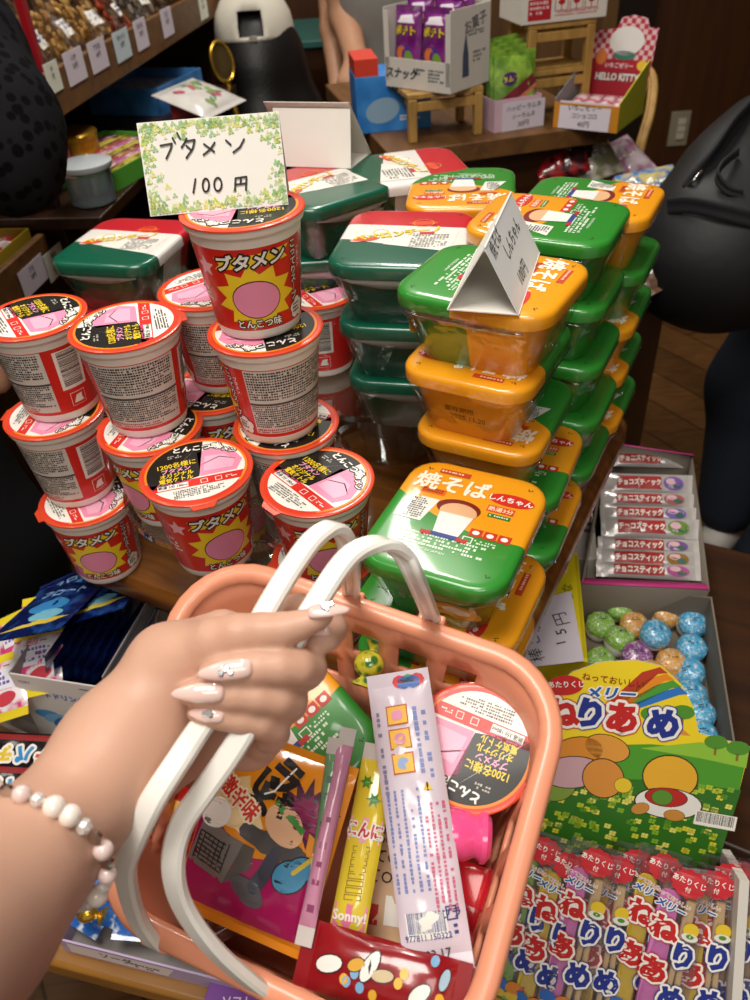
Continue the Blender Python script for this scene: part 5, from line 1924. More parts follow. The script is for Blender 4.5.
def bar(px, py, z, lab, wid=.021, tint='#7a4fa0', rot=0):
    c = at(px, py, z)
    x = (q[1] - q[0]).normalized()
    yv = V((-x.y, x.x, 0))
    up = (V((0, 0, 1)) - yv * .55).normalized()
    L = .108
    # long side across the carton
    M = frame(c, up.cross(x), up) @ Matrix.Rotation(0, 4, 'Z')
    t = thing('chocolate_stick', lab, 'candy', M @ Matrix.Rotation(-pi / 2, 4, 'Z') @ Matrix.Rotation(pi / 2, 4, 'Z'), 'silver chocolate sticks in the carton')
    A = Art()
    s_ = -1
    A.rect(0, s_ * -.010, wid * .66, .052, K('#a8201c'), 0, 0)
    A.text('チョコスティック', 0, .010, .0085, WHT, pi / 2 * -s_ - pi, .05, ly=1, sx=.75)
    A.ell(0, -.030, wid * .36, .012, K(tint), 0, 16, 1); A.ell(.002, -.027, wid * .18, .006, K('#d8b0b8'), 0, 12, 2); A.ell(-.002, -.034, wid * .15, .005, K('#3f6a5a'), 0, 12, 2)
    pillow('wrapper', wid, L, .011, FOIL, A, t, crimp=.008, seed=px + py, wr=.0018, maxlen=.01, nx=8, ny=20)
for (px, py, z, lab, w_, ti) in ((648, 460, .500, 'plain silver chocolate stick at the back of the carton', .020, '#a8a4a2'), (647, 484, .505, 'large silver chocolate stick second from the back with a purple spot', .026, '#7a5aa8'), (647, 500, .503, 'silver chocolate stick third from the back', .019, '#a85a5a'), (648, 514, .505, 'silver chocolate stick fourth from the back', .019, '#7a5aa8'), (650, 528, .508, 'large silver chocolate stick in the middle with an orange-green spot', .024, '#6a8a3a'), (648, 546, .506, 'silver chocolate stick third from the front of the carton', .018, '#7a4f8f'), (648, 559, .508, 'silver chocolate stick second from the front of the carton', .020, '#8f6a2a'), (648, 571, .506, 'frontmost silver chocolate stick behind the pink edge', .017, '#b04f8f')):
    bar(px, py, z, lab, w_, ti)

# yellow carton with the 15 yen card
pa, pb = at(553, 556, .53), at(578, 553, .53)
pf = at(588, 662, .53)
x_ = V((.94, -.32, 0)).normalized()
M = frame((pb.x + pf.x) * .5 * V((1, 0, 0)) + (pb.y + pf.y) * .5 * V((0, 1, 0)) + V((0, 0, ZR)) - x_ * .032, (pf - pb).cross(V((0, 0, 1))))
M = frame(V(((pb.x + pf.x) / 2, (pb.y + pf.y) / 2, ZR)) + (pb - pf).normalized().cross(V((0, 0, 1))) * -.034, (pb - pf).normalized().cross(V((0, 0, 1))))
L_y = (pb - pf).length
t = thing('yellow_carton', 'yellow candy carton with bar code between table and candy balls', 'candy box', M)
YC = mat('carton_yellow', '#e9d21f', .45, var=.04)
mb = MB(); mb.box((0, 0, .065), (.068, L_y, .13), YC)
A = Art()
A.rect(.004, L_y * .36, .034, .022, WHT, 0); A.bars(.004, L_y * .36, .030, .018, BLK, 22, 0, 1)
A.rect(.0315, 0, .003, L_y * .94, K('#c8b818'), 0); A.text('きな', .02, L_y * .1, .012, K('#8a8f1c'), pi / 2, .03, ly=1)
mb.art(A, flatmap(.1301)); mb.build('carton', t, bevel=.0008)
ccard = [at(531, 603, .536), at(572, 592, .536), at(584, 661, .536), at(522, 668, .536)]
cc = sum(ccard, V((0, 0, 0))) / 4
M = frame(cc, ccard[1] - ccard[0], V((-.05, -.12, 1)))
g = plane_px(M)
t = thing('price_card', 'lilac-white card with handwritten 15 yen lying on the yellow carton', 'price card', M)
mb = MB(); o4 = [g(531, 601), g(571, 591), g(584, 661), g(522, 668)]
mb.add([(x, y, 0) for x, y in o4[::-1]] + [(x, y, -.0006) for x, y in o4[::-1]], [(0, 1, 2, 3), (7, 6, 5, 4), (0, 4, 5, 1), (1, 5, 6, 2), (2, 6, 7, 3), (3, 7, 4, 0)], mat('card_lilac', '#dcd2de', .6, var=.02), False)
A = Art()
for ch_, px, py, s_ in (('円', 561, 619, 15), ('5', 561, 632, 13), ('1', 561, 643, 12), ('き', 534, 615, 11), ('な', 535, 628, 11), ('こ', 535, 640, 11), ('棒', 536, 655, 14)):
    x, y = g(px, py); A.text(ch_, x, y, s_ * .86 / FPX, INK, pi / 2 - .1, .01)
mb.art(A, flatmap(.0002)); mb.build('card', t)
# red and white striped carton between table and chocolate sticks
p = at(583, 515, .50)
t = thing('striped_carton', 'red and white striped carton left of the chocolate sticks', 'candy box', frame((p.x - .01, p.y, ZR), q[1] - q[0]))
mb = MB(); mb.box((0, 0, .046), (.046, .13, .092), mat('carton_stripe_white', '#d9d2ca', .5))
A = Art()
for i in range(7): A.rect(0, .055 - i * .012, .044, .006, K('#8f1a18' if i < 5 else '#6a6460'), .0)
mb.art(A, flatmap(.0922)); mb.build('carton', t, bevel=.0008)
# paper tag at the far right
p = at(735, 688, .36)
M = frame(p, (at(750, 695, .36) - at(715, 675, .36)), (-.1, -.6, .8))
g = plane_px(M)
t = thing('price_tag', 'white paper tag with small black lettering right of the candy ball carton', 'price card', M)
o4 = [g(703, 664), g(752, 676), g(753, 703), g(712, 697)]
mb = MB(); mb.add([(x, y, 0) for x, y in o4[::-1]] + [(x, y, -.0006) for x, y in o4[::-1]], [(0, 1, 2, 3), (7, 6, 5, 4), (0, 4, 5, 1), (1, 5, 6, 2), (2, 6, 7, 3), (3, 7, 4, 0)], CARD, False)
A = Art(); x, y = g(738, 682); A.text('クッピ', x, y, 11 * .9 / FPX, INK, -.28, .01); mb.art(A, flatmap(.0002)); mb.build('card', t)
mb = MB(); x, y = g(712, 704); mb.tube([(x, y + .012, -.002), (x, y, -.004), (x + .002, y - .012, -.012)], .004, film('clip_clear', .2, .7)); tag(mb.build('clip', t), 'clear plastic clip')
x, y = g(718, 690)
mb = MB(); mb.tube([(x, y, -.001), (x - .02, y + .01, -.02), (x - .05, y + .02, -.05)], .0012, SILV); mb.build('wire', t)
# ------------------------------------------------------------------ packets on the low bench at the left
zt_ = .540
P1, P2, P3 = at(9, 673, zt_), at(107, 688, zt_), at(152, 603, zt_)
bx = (P2 - P1); bw = bx.length; bx.normalize()
by = (P3 - P2); by = (by - bx * by.dot(bx)).normalized()
bl_ = max(.12, (P3 - P2).dot(by))
M = frame(V(((P1.x + P2.x) / 2, (P1.y + P2.y) / 2, ZB)) + by * bl_ / 2, bx)
t = thing('drink_mix_box', 'white open box with blue lettering holding navy sachets at lower left', 'candy box', M)
hh = zt_ - ZB
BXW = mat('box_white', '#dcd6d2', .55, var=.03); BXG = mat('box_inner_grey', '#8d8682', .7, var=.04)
mb = MB()
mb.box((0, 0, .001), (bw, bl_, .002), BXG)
mb.box((0, -bl_ / 2, hh / 2), (bw, .0016, hh), BXW)
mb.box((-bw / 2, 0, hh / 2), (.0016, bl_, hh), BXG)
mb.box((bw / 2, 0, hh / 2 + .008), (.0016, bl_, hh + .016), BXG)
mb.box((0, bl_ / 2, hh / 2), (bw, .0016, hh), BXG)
A = Art()
g = plane_px(M @ Matrix(((1, 0, 0, 0), (0, 0, -1, -bl_ / 2 - .0008), (0, 1, 0, 0), (0, 0, 0, 1))))
pdl = .78 / FPX
BLI = K('#3f6fc0')
def T(txt, px, py, s_, m_, **kw):
    x, y = g(px, py); A.text(txt, x, y, s_ * pdl, m_, 0, **kw)
T('フロートドリンク', 52, 696, 9.5, BLI, bold=.04, sx=.95)
T('ガム', 84, 704, 9, BLI, bold=.04)
T('TORY', 24, 682, 5, K('#5a5a6a'), bold=.02)
x, y = g(90, 691); A.micro(x, y, .022, .004, .003, K('#5a5a6a'), .9)
for i, c_ in enumerate(('#4f9ad0', '#7fb8e0', '#2f6fb8')):
    x, y = g(48 + i * 8, 714 + i * 4); A.ell(x, y, .014, .007, K(c_), .3 * i, 18, i)
mb.art(A, lambda u, v, e: (u, -bl_ / 2 - .0009 - e, v))
A = Art()
A.vtext('フロートドリンクガム', 0, .055, .012, K('#2f4f90'), pi / 2, 1.0, bold=.03)
mb.art(A, lambda u, v, e: (bw / 2 + .0009 + e, u, v))
mb.build('carton', t)
NAVY = mix2('sachet_navy', '#101c56', '#2a5aa8', 'noise', 55, .48, .72, .2, .2, .8)
def sachet_art(A, W, L):
    A.rect(0, L * .44, W * .98, L * .05, K('#1c2a6a')); A.text('フロート', 0, L * .2, W * .16, K('#8fb8e8'), 0, .03)
    A.ell(0, -L * .05, W * .26, L * .12, K('#3a8ac8')); A.ell(W * .1, -L * .22, W * .22, L * .09, K('#7cc0d8'), ly=1)
    A.poly([(-W * .45, -L * .40), (W * .3, -L * .36), (W * .45, -L * .28), (W * .1, -L * .30)], K('#d8c04a'), 1)
ns = 9
proto = None
labs = ['navy drink sachet nearest the left wall of the white box', 'second navy drink sachet from the left in the white box', 'third navy drink sachet from the left in the white box', 'fourth navy drink sachet from the left in the white box', 'navy drink sachet in the middle of the white box row', 'fourth navy drink sachet from the right wall of the white box', 'third navy drink sachet from the right wall of the white box', 'second navy drink sachet from the right wall of the white box', 'navy drink sachet against the right wall of the white box']
for i in range(ns):
    x = -bw / 2 + .012 + i * (bw - .024) / (ns - 1)
    Ms = M @ Matrix.Translation((x + .008, -.004, hh * .62)) @ Matrix.Rotation(radians(16), 4, 'Y') @ Matrix(((0, 0, 1, 0), (1, 0, 0, 0), (0, 1, 0, 0), (0, 0, 0, 1))) @ Matrix.Rotation(radians(2 * (i % 3) - 2), 4, 'Z')
    if proto is None:
        proto = thing('drink_sachet', labs[0], 'candy', Ms, 'navy drink sachets in the white box')
        A = Art(); sachet_art(A, .088, .105)
        pillow('sachet', .088, .105, .007, NAVY, A, proto, crimp=.007, seed=2, wr=.0016)
    else:
        copy_tree(proto, Ms, labs[i])
for i, (px, py, r_) in enumerate(((66, 596, .3), (80, 586, .6), (100, 594, .2), (54, 606, .0))):
    c = at(px, py, zt_ + .018 + .006 * i)
    Ms = frame(c, bx * cos(r_) + by * sin(r_), V((0, 0, 1)) + by * .25 - bx * .35)
    copy_tree(proto, Ms, ['navy drink sachet lying on the heap behind the white box row', 'topmost navy drink sachet of the heap at the back', 'navy drink sachet of the heap nearest the table edge', 'navy drink sachet of the heap nearest the black trousers'][i])

# pink and yellow packets left of the box
PKW = mix2('packet_pink_white', '#d8447f', '#eee6ea', 'noise', 45, .46, .56, .25, .15, .7)
YCR = K('#e6cf2c', .3, .5)
def pk_art(A, W, L):
    A.rect(0, L * .1, W * .7, L * .3, K('#e9e6f0')); A.micro(0, L * .1, W * .62, L * .26, .005, K('#6a5aa8'), .8, 0, 1)
    A.ell(W * .1, -L * .2, W * .22, L * .1, K('#c83a4a'), .2, 16, 1); A.text('ゼリー', 0, L * .3, W * .15, K('#c8305a'), 0, .04, ly=1, out=(WHT, .08))
for i, (px, py, z, r_, lab) in enumerate(((38, 662, .53, .25, 'pink and white packet with yellow crimp against the white box'), (2, 688, .515, .35, 'pink and white packet at the left edge below the others'), (44, 626, .53, .2, 'pink packet with yellow crimp under the black trousers'), (8, 660, .50, -.1, 'pink packet furthest left under the others'), (22, 640, .515, .5, 'white and pink packet leaning between two yellow-edged packets'))):
    c = at(px, py, z)
    Ms = frame(c, bx * cos(r_) + by * sin(r_) + V((0, 0, .25)), V((-.2, -.5, 1)))
    t = thing('jelly_packet', lab, 'candy', Ms, 'pink jelly packets at the left')
    A = Art(); pk_art(A, .052, .066)
    pillow('wrapper', .052, .066, .009, PKW, A, t, crimp=.007, crimp_m=YCR, seed=i, wr=.0015)

# grey tray edge and dark packets in front of it
c0, c1 = at(0, 700, .47), at(78, 738, .47)
M = frame(V(((c0.x + c1.x) / 2, (c0.y + c1.y) / 2, ZB)) , c1 - c0)
LT = (c1 - c0).length + .10
t = thing('grey_tray', 'pale grey plastic tray edge in front of the pink packets', 'tray', M @ Matrix.Translation((-.05, -.006, 0)))
mb = MB()
mb.loft([rr(LT, .020, .004, .0005), rr(LT, .024, .005, .024), rr(LT + .004, .030, .006, .030), rr(LT - .004, .022, .004, .030), rr(LT - .006, .018, .003, .004)], mat('tray_grey', '#a9a39d', .4, coat=.2), True, True)
mb.build('tray_body', t)
mb = MB()
mb.loft([rr(LT + .006, .032, .006, .0295), rr(LT + .006, .032, .006, .0315), rr(LT - .002, .024, .005, .0315), rr(LT - .002, .024, .005, .0295)], mat('tray_rim', '#bdb7b0', .4), False, False)
mb.build('rim', t)
DK = mat('packet_black', '#17141a', .25, coat=.7, var=.1)
def dk_art(A, W, L):
    cs = ('#d83a7a', '#e8c82c', '#2f8fd0', '#d8392c', '#5fae3a')
    for i, ch_ in enumerate('パチパチ'):
        A.text(ch_, 0, L * (.30 - .17 * i), W * .40, K(cs[i]), pi / 2, .07, out=(WHT, .14), ly=1)
    A.ell(0, -L * .32, W * .34, L * .10, K('#c8906a'), .2, 16, 1); A.ell(W * .1, -L * .30, W * .14, L * .05, K('#e8d8c0'), .2, 16, 2)
    A.rect(W * .38, 0, W * .14, L * .7, K('#8f1c1c'), 0, 1); A.micro(-W * .36, 0, L * .7, W * .14, .004, K('#9a94a8'), .8, pi / 2, 1)
for i, (px, py, z, r_, lab) in enumerate(((22, 755, .485, -.35, 'black packet with coloured letters just below the grey tray'), (12, 788, .475, -.30, 'second black packet with coloured letters, lower at the left edge'), (-8, 822, .465, -.3, 'lowest black packet with coloured letters beside the wrist'))):
    c = at(px, py, z)
    Ms = frame(c, V((.32, .9, .25)), V((-.05, -.45, 1))) @ Matrix.Rotation(.2, 4, 'Z')
    t = thing('popping_candy_packet', lab, 'candy', Ms, 'black packets at the left')
    A = Art(); dk_art(A, .040, .115)
    pillow('wrapper', .040, .115, .010, DK, A, t, crimp=.008, seed=i + 3, wr=.0016)

# tray of blue and white packets on the bench front
e0, e1 = at(58, 940, .462), at(236, 985, .462)
M = frame(V(((e0.x + e1.x) / 2, (e0.y + e1.y) / 2, ZB)), e1 - e0)
LW = (e1 - e0).length
t = thing('candy_tray_box', 'white and lilac open box of blue packets on the front edge of the bench', 'candy box', M)
mb = MB()
LIL = mat('box_lilac', '#b9a6c8', .5, var=.05)
mb.box((0, .001, .011), (LW, .0016, .022), LIL)
mb.box((0, .085, .015), (LW, .0016, .030), LIL)
mb.box((-LW / 2, .043, .013), (.0016, .085, .026), LIL)
mb.box((LW / 2, .043, .013), (.0016, .085, .026), LIL)
mb.box((0, .043, .001), (LW, .084, .002), BXG)
A = Art()
A.poly([(-LW * .46, .003), (LW * .10, .003), (LW * .16, .020), (-LW * .46, .020)], K('#e6e0e2'))
A.text('ソーダ', -LW * .18, .013, .010, K('#4a4a5a'), 0, .02, ly=1); A.micro(LW * .0, .009, .03, .008, .004, K('#4a4a5a'), .8, 0, 1)
mb.art(A, lambda u, v, e: (u, .001 - .0009 - e, v))
mb.build('carton', t)
BLP = mix2('packet_blue_white', '#1f5fb0', '#dfe8f0', 'noise', 70, .5, .62, .2, .25, .9)
gold = mat('gold_foil', '#c9a03a', .2, metal=.8, bump=.3)
labs = ['blue and white packet at the left end of the lilac box', 'blue and white packet second from left in the lilac box', 'blue packet in the middle of the lilac box, white flash on it', 'blue and white packet right of the middle in the lilac box', 'blue packet under the basket rim in the lilac box', 'blue packet at the right end of the lilac box']
for i in range(6):
    x = -LW * .40 + i * LW * .145
    Ms = M @ Matrix.Translation((x, .040 + .006 * (i % 2), .027 + .003 * (i % 3))) @ Matrix.Rotation(-.25 + .2 * (i % 3), 4, 'Z') @ Matrix.Rotation(.28, 4, 'X') @ Matrix.Rotation(.12, 4, 'Y')
    t = thing('soda_packet', labs[i], 'candy', Ms, 'blue packets in the lilac box')
    A = Art(); A.ell(0, 0, .012, .009, K('#2f7fd0'), .3, 16, 0); A.text('ソーダ', 0, .012, .009, WHT, .1, .05, out=(K('#1c4f9a'), .12), ly=1)
    A.micro(0, -.015, .024, .008, .003, K('#3a4a8a'), .8)
    pillow('wrapper', .040, .060, .012, BLP, A, t, crimp=.007, seed=i, wr=.0022)
c = at(87, 912, .492)
t = thing('gold_candy', 'gold foil-wrapped sweet among the blue packets beside the bracelet', 'candy', frame(c, bx))
mb = MB(); mb.ball((0, 0, 0), (.009, .008, .007), gold, 14, 9); mb.build('candy', t)
for s_ in (-1, 1):
    mb = MB(); mb.loft([[(s_ * y, r * cos(2 * pi * k / 10) * (1 + .3 * (k % 2)), r * .5 * sin(2 * pi * k / 10)) for k in range(10)] for r, y in ((.003, .008), (.002, .0095), (.0065, .015))], gold); mb.build('twist', t)
# purple box at the lower edge
p = at(222, 984, .455)
t = thing('purple_carton', 'purple candy carton at the bottom edge below the basket', 'candy box', frame((p.x + .012, p.y - .012, ZB), e1 - e0))
mb = MB(); mb.box((0, .0, .0065), (.050, .030, .013), mat('carton_purple', '#7a3f9a', .4, coat=.3))
A = Art(); A.text('ソフト', 0, 0, .008, K('#e8d8ee'), .2, .02); A.micro(0, -.009, .03, .006, .003, K('#c8a8d8'), .8); mb.art(A, flatmap(.0131))
mb.build('carton', t, bevel=.0006)
# ------------------------------------------------------------------ stepped shelves along the left
REDP = mat('post_red', '#9a1420', .35, coat=.3)
sA, sB = atd(55, 108, 1.22), atd(215, 22, 1.95)
zs = (sA.z + sB.z) / 2
dirv = V((sB.x - sA.x, sB.y - sA.y, 0)); LS = dirv.length; dirv.normalize()
FM = frame((sA.x, sA.y, 0), dirv)          # x runs away along the shelf front, y points left (away from the aisle)
FMi = FM.inverted()
gF = None
t = thing('shelf_unit', 'dark wooden stepped shelf with red posts along the left side', 'shelf', FM)
def sb_(nm, x0, x1, y0, y1, z0, z1, m, bev=.002):
    mb = MB(); mb.box(((x0 + x1) / 2, (y0 + y1) / 2, (z0 + z1) / 2), (x1 - x0, y1 - y0, z1 - z0), m)
    return mb.build(nm, t, bevel=bev)
zL, zM_ = .72, .80
sb_('shelf_board', -.08, LS + .04, .004, .42, zs + .002, zs + .020, SHELFW)
sb_('price_rail', -.08, LS + .04, -.008, .004, zs, zs + .062, SHELFW)
sb_('shelf_board', -.125, LS - .20, -.085, .42, zL - .018, zL, DARKW)
sb_('shelf_board', -.34, -.13, .02, .20, zM_ - .16, zM_ - .142, SHELFW)
sb_('price_rail', -.34, -.13, .008, .02, zM_ - .16, zM_ - .10, SHELFW)
sb_('back_panel', -.18, LS + .04, .42, .435, 0, zs + .5, DARKW)
for x in (-.075, LS + .03):
    sb_('side_panel', x - .008, x + .008, -.0, .42, 0, zs, DARKW)
for px, py, d in ((20, 0, 1.16), (213, 6, 1.93)):
    p = FMi @ atd(px, py, d)
    mb = MB(); mb.box((p.x, p.y, .80), (.014, .014, 1.6), REDP); mb.build('red_post', t, bevel=.002)
# price tags on the rail
TAGW = mat('tag_white', '#dfd6e2', .6, var=.03); TAGB = mat('tag_blue', '#cfe0e6', .6, var=.03); TAGG = mat('tag_cream', '#e6e8d8', .6, var=.03)
def rail_tag(M, px, py, wpx, hpx, d, m, txt, lab, rot=0):
    g = plane_px(M)
    x, y = g(px, py)
    w_, h_ = wpx * d / FPX * 1.75, hpx * d / FPX
    t = thing('price_tag', lab, 'price tag', M @ Matrix.Translation((x, y, .0006)) @ Matrix.Rotation(rot, 4, 'Z'), 'price tags on the left shelf rails')
    mb = MB(); mb.box((0, 0, 0), (w_, h_, .0008), m)
    A = Art()
    for i, s_ in enumerate(txt):
        A.text(s_, 0, h_ * (.28 - .26 * i), h_ * .22, K('#4a3f5a'), 0, .02)
    mb.art(A, flatmap(.0005)); mb.build('card', t)
RM1 = FM @ Matrix(((-1, 0, 0, 0), (0, 0, -1, -.008), (0, 1, 0, 0), (0, 0, 0, 1)))   # face looking to the aisle
RM1 = FM @ frame((0, -.0085, 0), (1, 0, 0), (0, -1, 0))
for px, py, w_, h_, d, m, txt, lab in ((53, 77, 17, 26, 1.24, TAGG, ('10', '円'), 'cream price tag beside the red post, leftmost on the upper rail'),
        (75, 66, 25, 28, 1.30, TAGW, ('いか', '30円'), 'lilac price tag second from left on the upper rail'),
        (98, 55, 24, 26, 1.38, TAGW, ('するめ', '40円'), 'lilac price tag third from left on the upper rail'),
        (122, 45, 23, 25, 1.47, TAGB, ('せんべい', '20円'), 'pale blue price tag on the upper rail'),
        (141, 34, 19, 25, 1.55, TAGW, ('あられ', '30円'), 'lilac price tag right of the pale blue one'),
        (167, 22, 18, 23, 1.70, TAGW, ('えび', '50円'), 'lilac price tag second from right on the upper rail'),
        (203, 7, 15, 20, 1.88, TAGG, ('のり', '60円'), 'cream price tag at the far right of the upper rail')):
    rail_tag(RM1, px, py, w_, h_, d, m, txt, lab)
RM2 = FM @ frame((0, .0075, 0), (1, 0, 0), (0, -1, 0))
for px, py, w_, h_, m, txt, lab in ((33, 276, 27, 24, TAGW, ('グミ', '30円'), 'lilac price tag on the low rail behind the leftmost cup'), (55, 262, 22, 26, TAGG, ('あめ', '20円'), 'cream price tag on the low rail beside the green tub')):
    rail_tag(RM2, px, py, w_, h_, 1.30, m, txt, lab)
# snack bags on the upper shelf
CLB = film('clear_bag', .10, .65, '#efefef', .12)
CRK = mix2('crackers', '#c98f3c', '#e6bd72', 'noise', 60, .4, .6, .6, .4)
ORB = mix2('seaweed_orange', '#c8502a', '#3a2a1c', 'noise', 40, .5, .6, .5, .3)
def fbag(px, py, d, w_, h_, th, inner, lab, rot=0, seed=0):
    c = atd(px, py, d)
    q = FMi @ c
    Mx = FM @ Matrix.Translation((q.x, max(q.y, .075), zs + .022 + h_ * .42)) @ Matrix.Rotation(rot, 4, 'Z') @ Matrix.Rotation(radians(58), 4, 'X')
    t = thing('snack_bag', lab, 'snack', Mx, 'clear bags of crackers on the upper left shelf')
    rnd = random.Random(seed)
    mb = MB()
    for i in range(60):
        mb.ball((rnd.uniform(-.38, .38) * w_, rnd.uniform(-.42, .15) * h_, rnd.uniform(-.28, .28) * th), (rnd.uniform(.006, .013), rnd.uniform(.004, .008), .004), inner, 8, 5, Matrix.Rotation(rnd.uniform(0, 3), 4, 'Z'))
    tag(mb.build('crackers', t), kind='stuff')
    A = Art(); A.rect(w_ * .08, -h_ * .12, w_ * .34, h_ * .16, WHT); A.micro(w_ * .08, -h_ * .12, w_ * .30, h_ * .13, .008, K('#2a3a8a'), .8, 0, 1)
    tag(pillow('bag', w_, h_, th, CLB, A, t, crimp=.012, seed=seed, wr=.005), 'clear crinkled bag')
fbag(48, 32, 1.32, .15, .17, .06, CRK, 'clear bag of golden crackers at the left of the upper shelf', .1, 1)
fbag(80, 22, 1.42, .14, .16, .06, CRK, 'clear bag of pale crackers second from left on the upper shelf', -.1, 2)
fbag(106, 14, 1.52, .13, .15, .05, ORB, 'clear bag of orange and black crackers on the upper shelf', .15, 3)
fbag(132, 6, 1.64, .14, .15, .05, mix2('crackers_grey', '#8a8278', '#b8ae9c', 'noise', 60, .4, .6, .6), 'clear bag of greyish snacks on the upper shelf', -.1, 4)
fbag(24, 30, 1.24, .14, .17, .05, CRK, 'clear bag behind the left red post', .2, 5)
fbag(158, 0, 1.76, .14, .15, .05, mix2('crackers_dark', '#4a3424', '#8a6a3c', 'noise', 60, .4, .6, .6), 'clear bag of dark snacks at the far end of the upper shelf', 0, 6)

# boxes on the lower shelf
def lbox(px, py, z, w_, l_, h_, m, mi, lab, rot=0, name='candy_carton', art=None):
    c = at(px, py, z)
    t = thing(name, lab, 'candy box', FM @ Matrix.Translation(FMi @ c) @ Matrix.Rotation(rot, 4, 'Z'))
    t.location.z = z
    mb = MB(); tray(mb, w_, l_, h_, .002, m, mi)
    if art:
        A = Art(); art(A); mb.art(A, lambda u, v, e: (u, -l_ / 2 - e - .0001, v))
    mb.build('carton', t)
    return t
zl_ = zL + .001
t = lbox(112, 168, zl_, .22, .17, .030, K('#5aa83a'), CARTON, 'open green and pink carton of wrapped candy sticks on the lower left shelf', radians(-14))
for nm_, c_, x in (('pink_corner', '#b86ab0', .075),):
    mb = MB(); mb.box((x, -.0862, .016), (.070, .001, .032), K(c_)); tag(mb.build(nm_, t), 'pink printed corner')
STK = [mix2('stick_wrap_a', '#b8a83a', '#4a2a1c', 'noise', 50, .45, .6, .3, .2, .6), mix2('stick_wrap_b', '#a85a8a', '#d8c0b0', 'noise', 50, .45, .6, .3, .2, .6), mix2('stick_wrap_c', '#8a3a2a', '#c8b04a', 'noise', 50, .45, .6, .3, .2, .6)]
nm8 = ['nearest', 'second nearest', 'third nearest', 'fourth nearest', 'middle', 'fourth furthest', 'third furthest', 'second furthest', 'furthest']
for i in range(9):
    Mx = t.matrix_world @ Matrix.Translation((0, -.072 + i * .0175, .026)) @ Matrix.Rotation(pi / 2, 4, 'Z') @ Matrix.Rotation(.25, 4, 'Y')
    s_ = thing('wrapped_stick', nm8[i] + ' wrapped stick candy in the green and pink carton', 'candy', Mx, 'wrapped sticks in the green and pink carton')
    A = Art(); A.rect(0, 0, .008, .11, K(('#d8c84a', '#b8407a', '#3a2a1c')[i % 3])); A.micro(0, 0, .09, .006, .004, K('#efe6d0'), .7, pi / 2, 1)
    pillow('wrapper', .020, .20, .012, STK[i % 3], A, s_, crimp=.010, seed=i, nx=8, ny=16)
t = lbox(150, 104, zl_, .19, .17, .052, mix2('carton_blue', '#2f6fb0', '#4a8ac8', 'noise', 20, .4, .6), CARTON, 'open blue carton at the back of the lower left shelf', radians(-12))
for i in range(5):
    Mx = t.matrix_world @ Matrix.Translation((0, -.06 + i * .03, .036)) @ Matrix.Rotation(pi / 2 + .1 * (i % 2), 4, 'Z')
    s_ = thing('wrapped_stick', ['front', 'second', 'middle', 'fourth', 'rear'][i] + ' pale blue packet in the open blue carton', 'candy', Mx, 'packets in the blue carton')
    pillow('wrapper', .028, .16, .012, mix2('wrap_pale_blue', '#7a9ac8', '#c8ccd8', 'noise', 40, .45, .6, .3, .2, .6), None, s_, crimp=.008, seed=i, nx=8, ny=14)
p = at(200, 98, zl_ + .03)
t = thing('candy_packet', 'white packet with green leaf print behind the price sign', 'candy', FM @ Matrix.Translation(FMi @ p) @ Matrix.Rotation(-.3, 4, 'Z') @ Matrix.Rotation(.3, 4, 'X'))
A = Art()
rnd = random.Random(6)
for i in range(14):
    A.ell(rnd.uniform(-.05, .05), rnd.uniform(-.04, .04), .013, .007, K(('#3f7a3a', '#7a9a5a', '#b84a6a')[i % 3]), rnd.uniform(0, 3), 10, i % 3)
pillow('wrapper', .15, .13, .03, mat('packet_white', '#d6d2cc', .3, coat=.6), A, t, crimp=.01, seed=2, wr=.003)
p = at(192, 112, zl_)
t = thing('candy_carton', 'small red carton behind the price sign on the lower left shelf', 'candy box', FM @ Matrix.Translation(FMi @ p) @ Matrix.Rotation(.2, 4, 'Z'))
mb = MB(); mb.box((0, 0, .018), (.10, .07, .036), mat('carton_red', '#a82430', .4)); A = Art(); A.micro(0, 0, .085, .05, .009, K('#e8c8b8'), .8); mb.art(A, flatmap(.0361)); mb.build('carton', t, bevel=.001)
# gold tin and clear pot near the sleeve
p = at(80, 172, zl_)
t = thing('gold_tin', 'small gold tin beside the black sleeve', 'tin', FM @ Matrix.Translation(FMi @ V((p.x, p.y, zl_))))
mb = MB(); mb.rev([(.040, 0), (.043, .002), (.043, .055), (.044, .056), (.044, .064), (.042, .066), (.030, .067)], mat('tin_gold', '#b8862c', .25, metal=.8, bump=.2, bscale=40), 32); mb.build('tin_body', t)
mb = MB(); mb.rev([(.0442, .056), (.0452, .057), (.0452, .063), (.0442, .064)], gold, 32, cap0=False, cap1=False); mb.build('lid_rim', t)
p = at(95, 202, zl_)
t = thing('clear_pot', 'clear plastic pot in front of the gold tin', 'jar', FM @ Matrix.Translation(FMi @ V((p.x, p.y, zl_))))
mb = MB(); mb.rev([(.030, 0), (.034, .003), (.036, .05), (.039, .052), (.039, .056), (.034, .056)], mat('pot_clear', '#b8c4cc', .1, trans=.7, coat=.5), 28); mb.build('pot_body', t)
mb = MB(); mb.rev([(.040, .052), (.041, .054), (.041, .060), (.030, .062)], mat('pot_lid', '#c8d0d4', .2, coat=.5), 28); mb.build('lid', t)
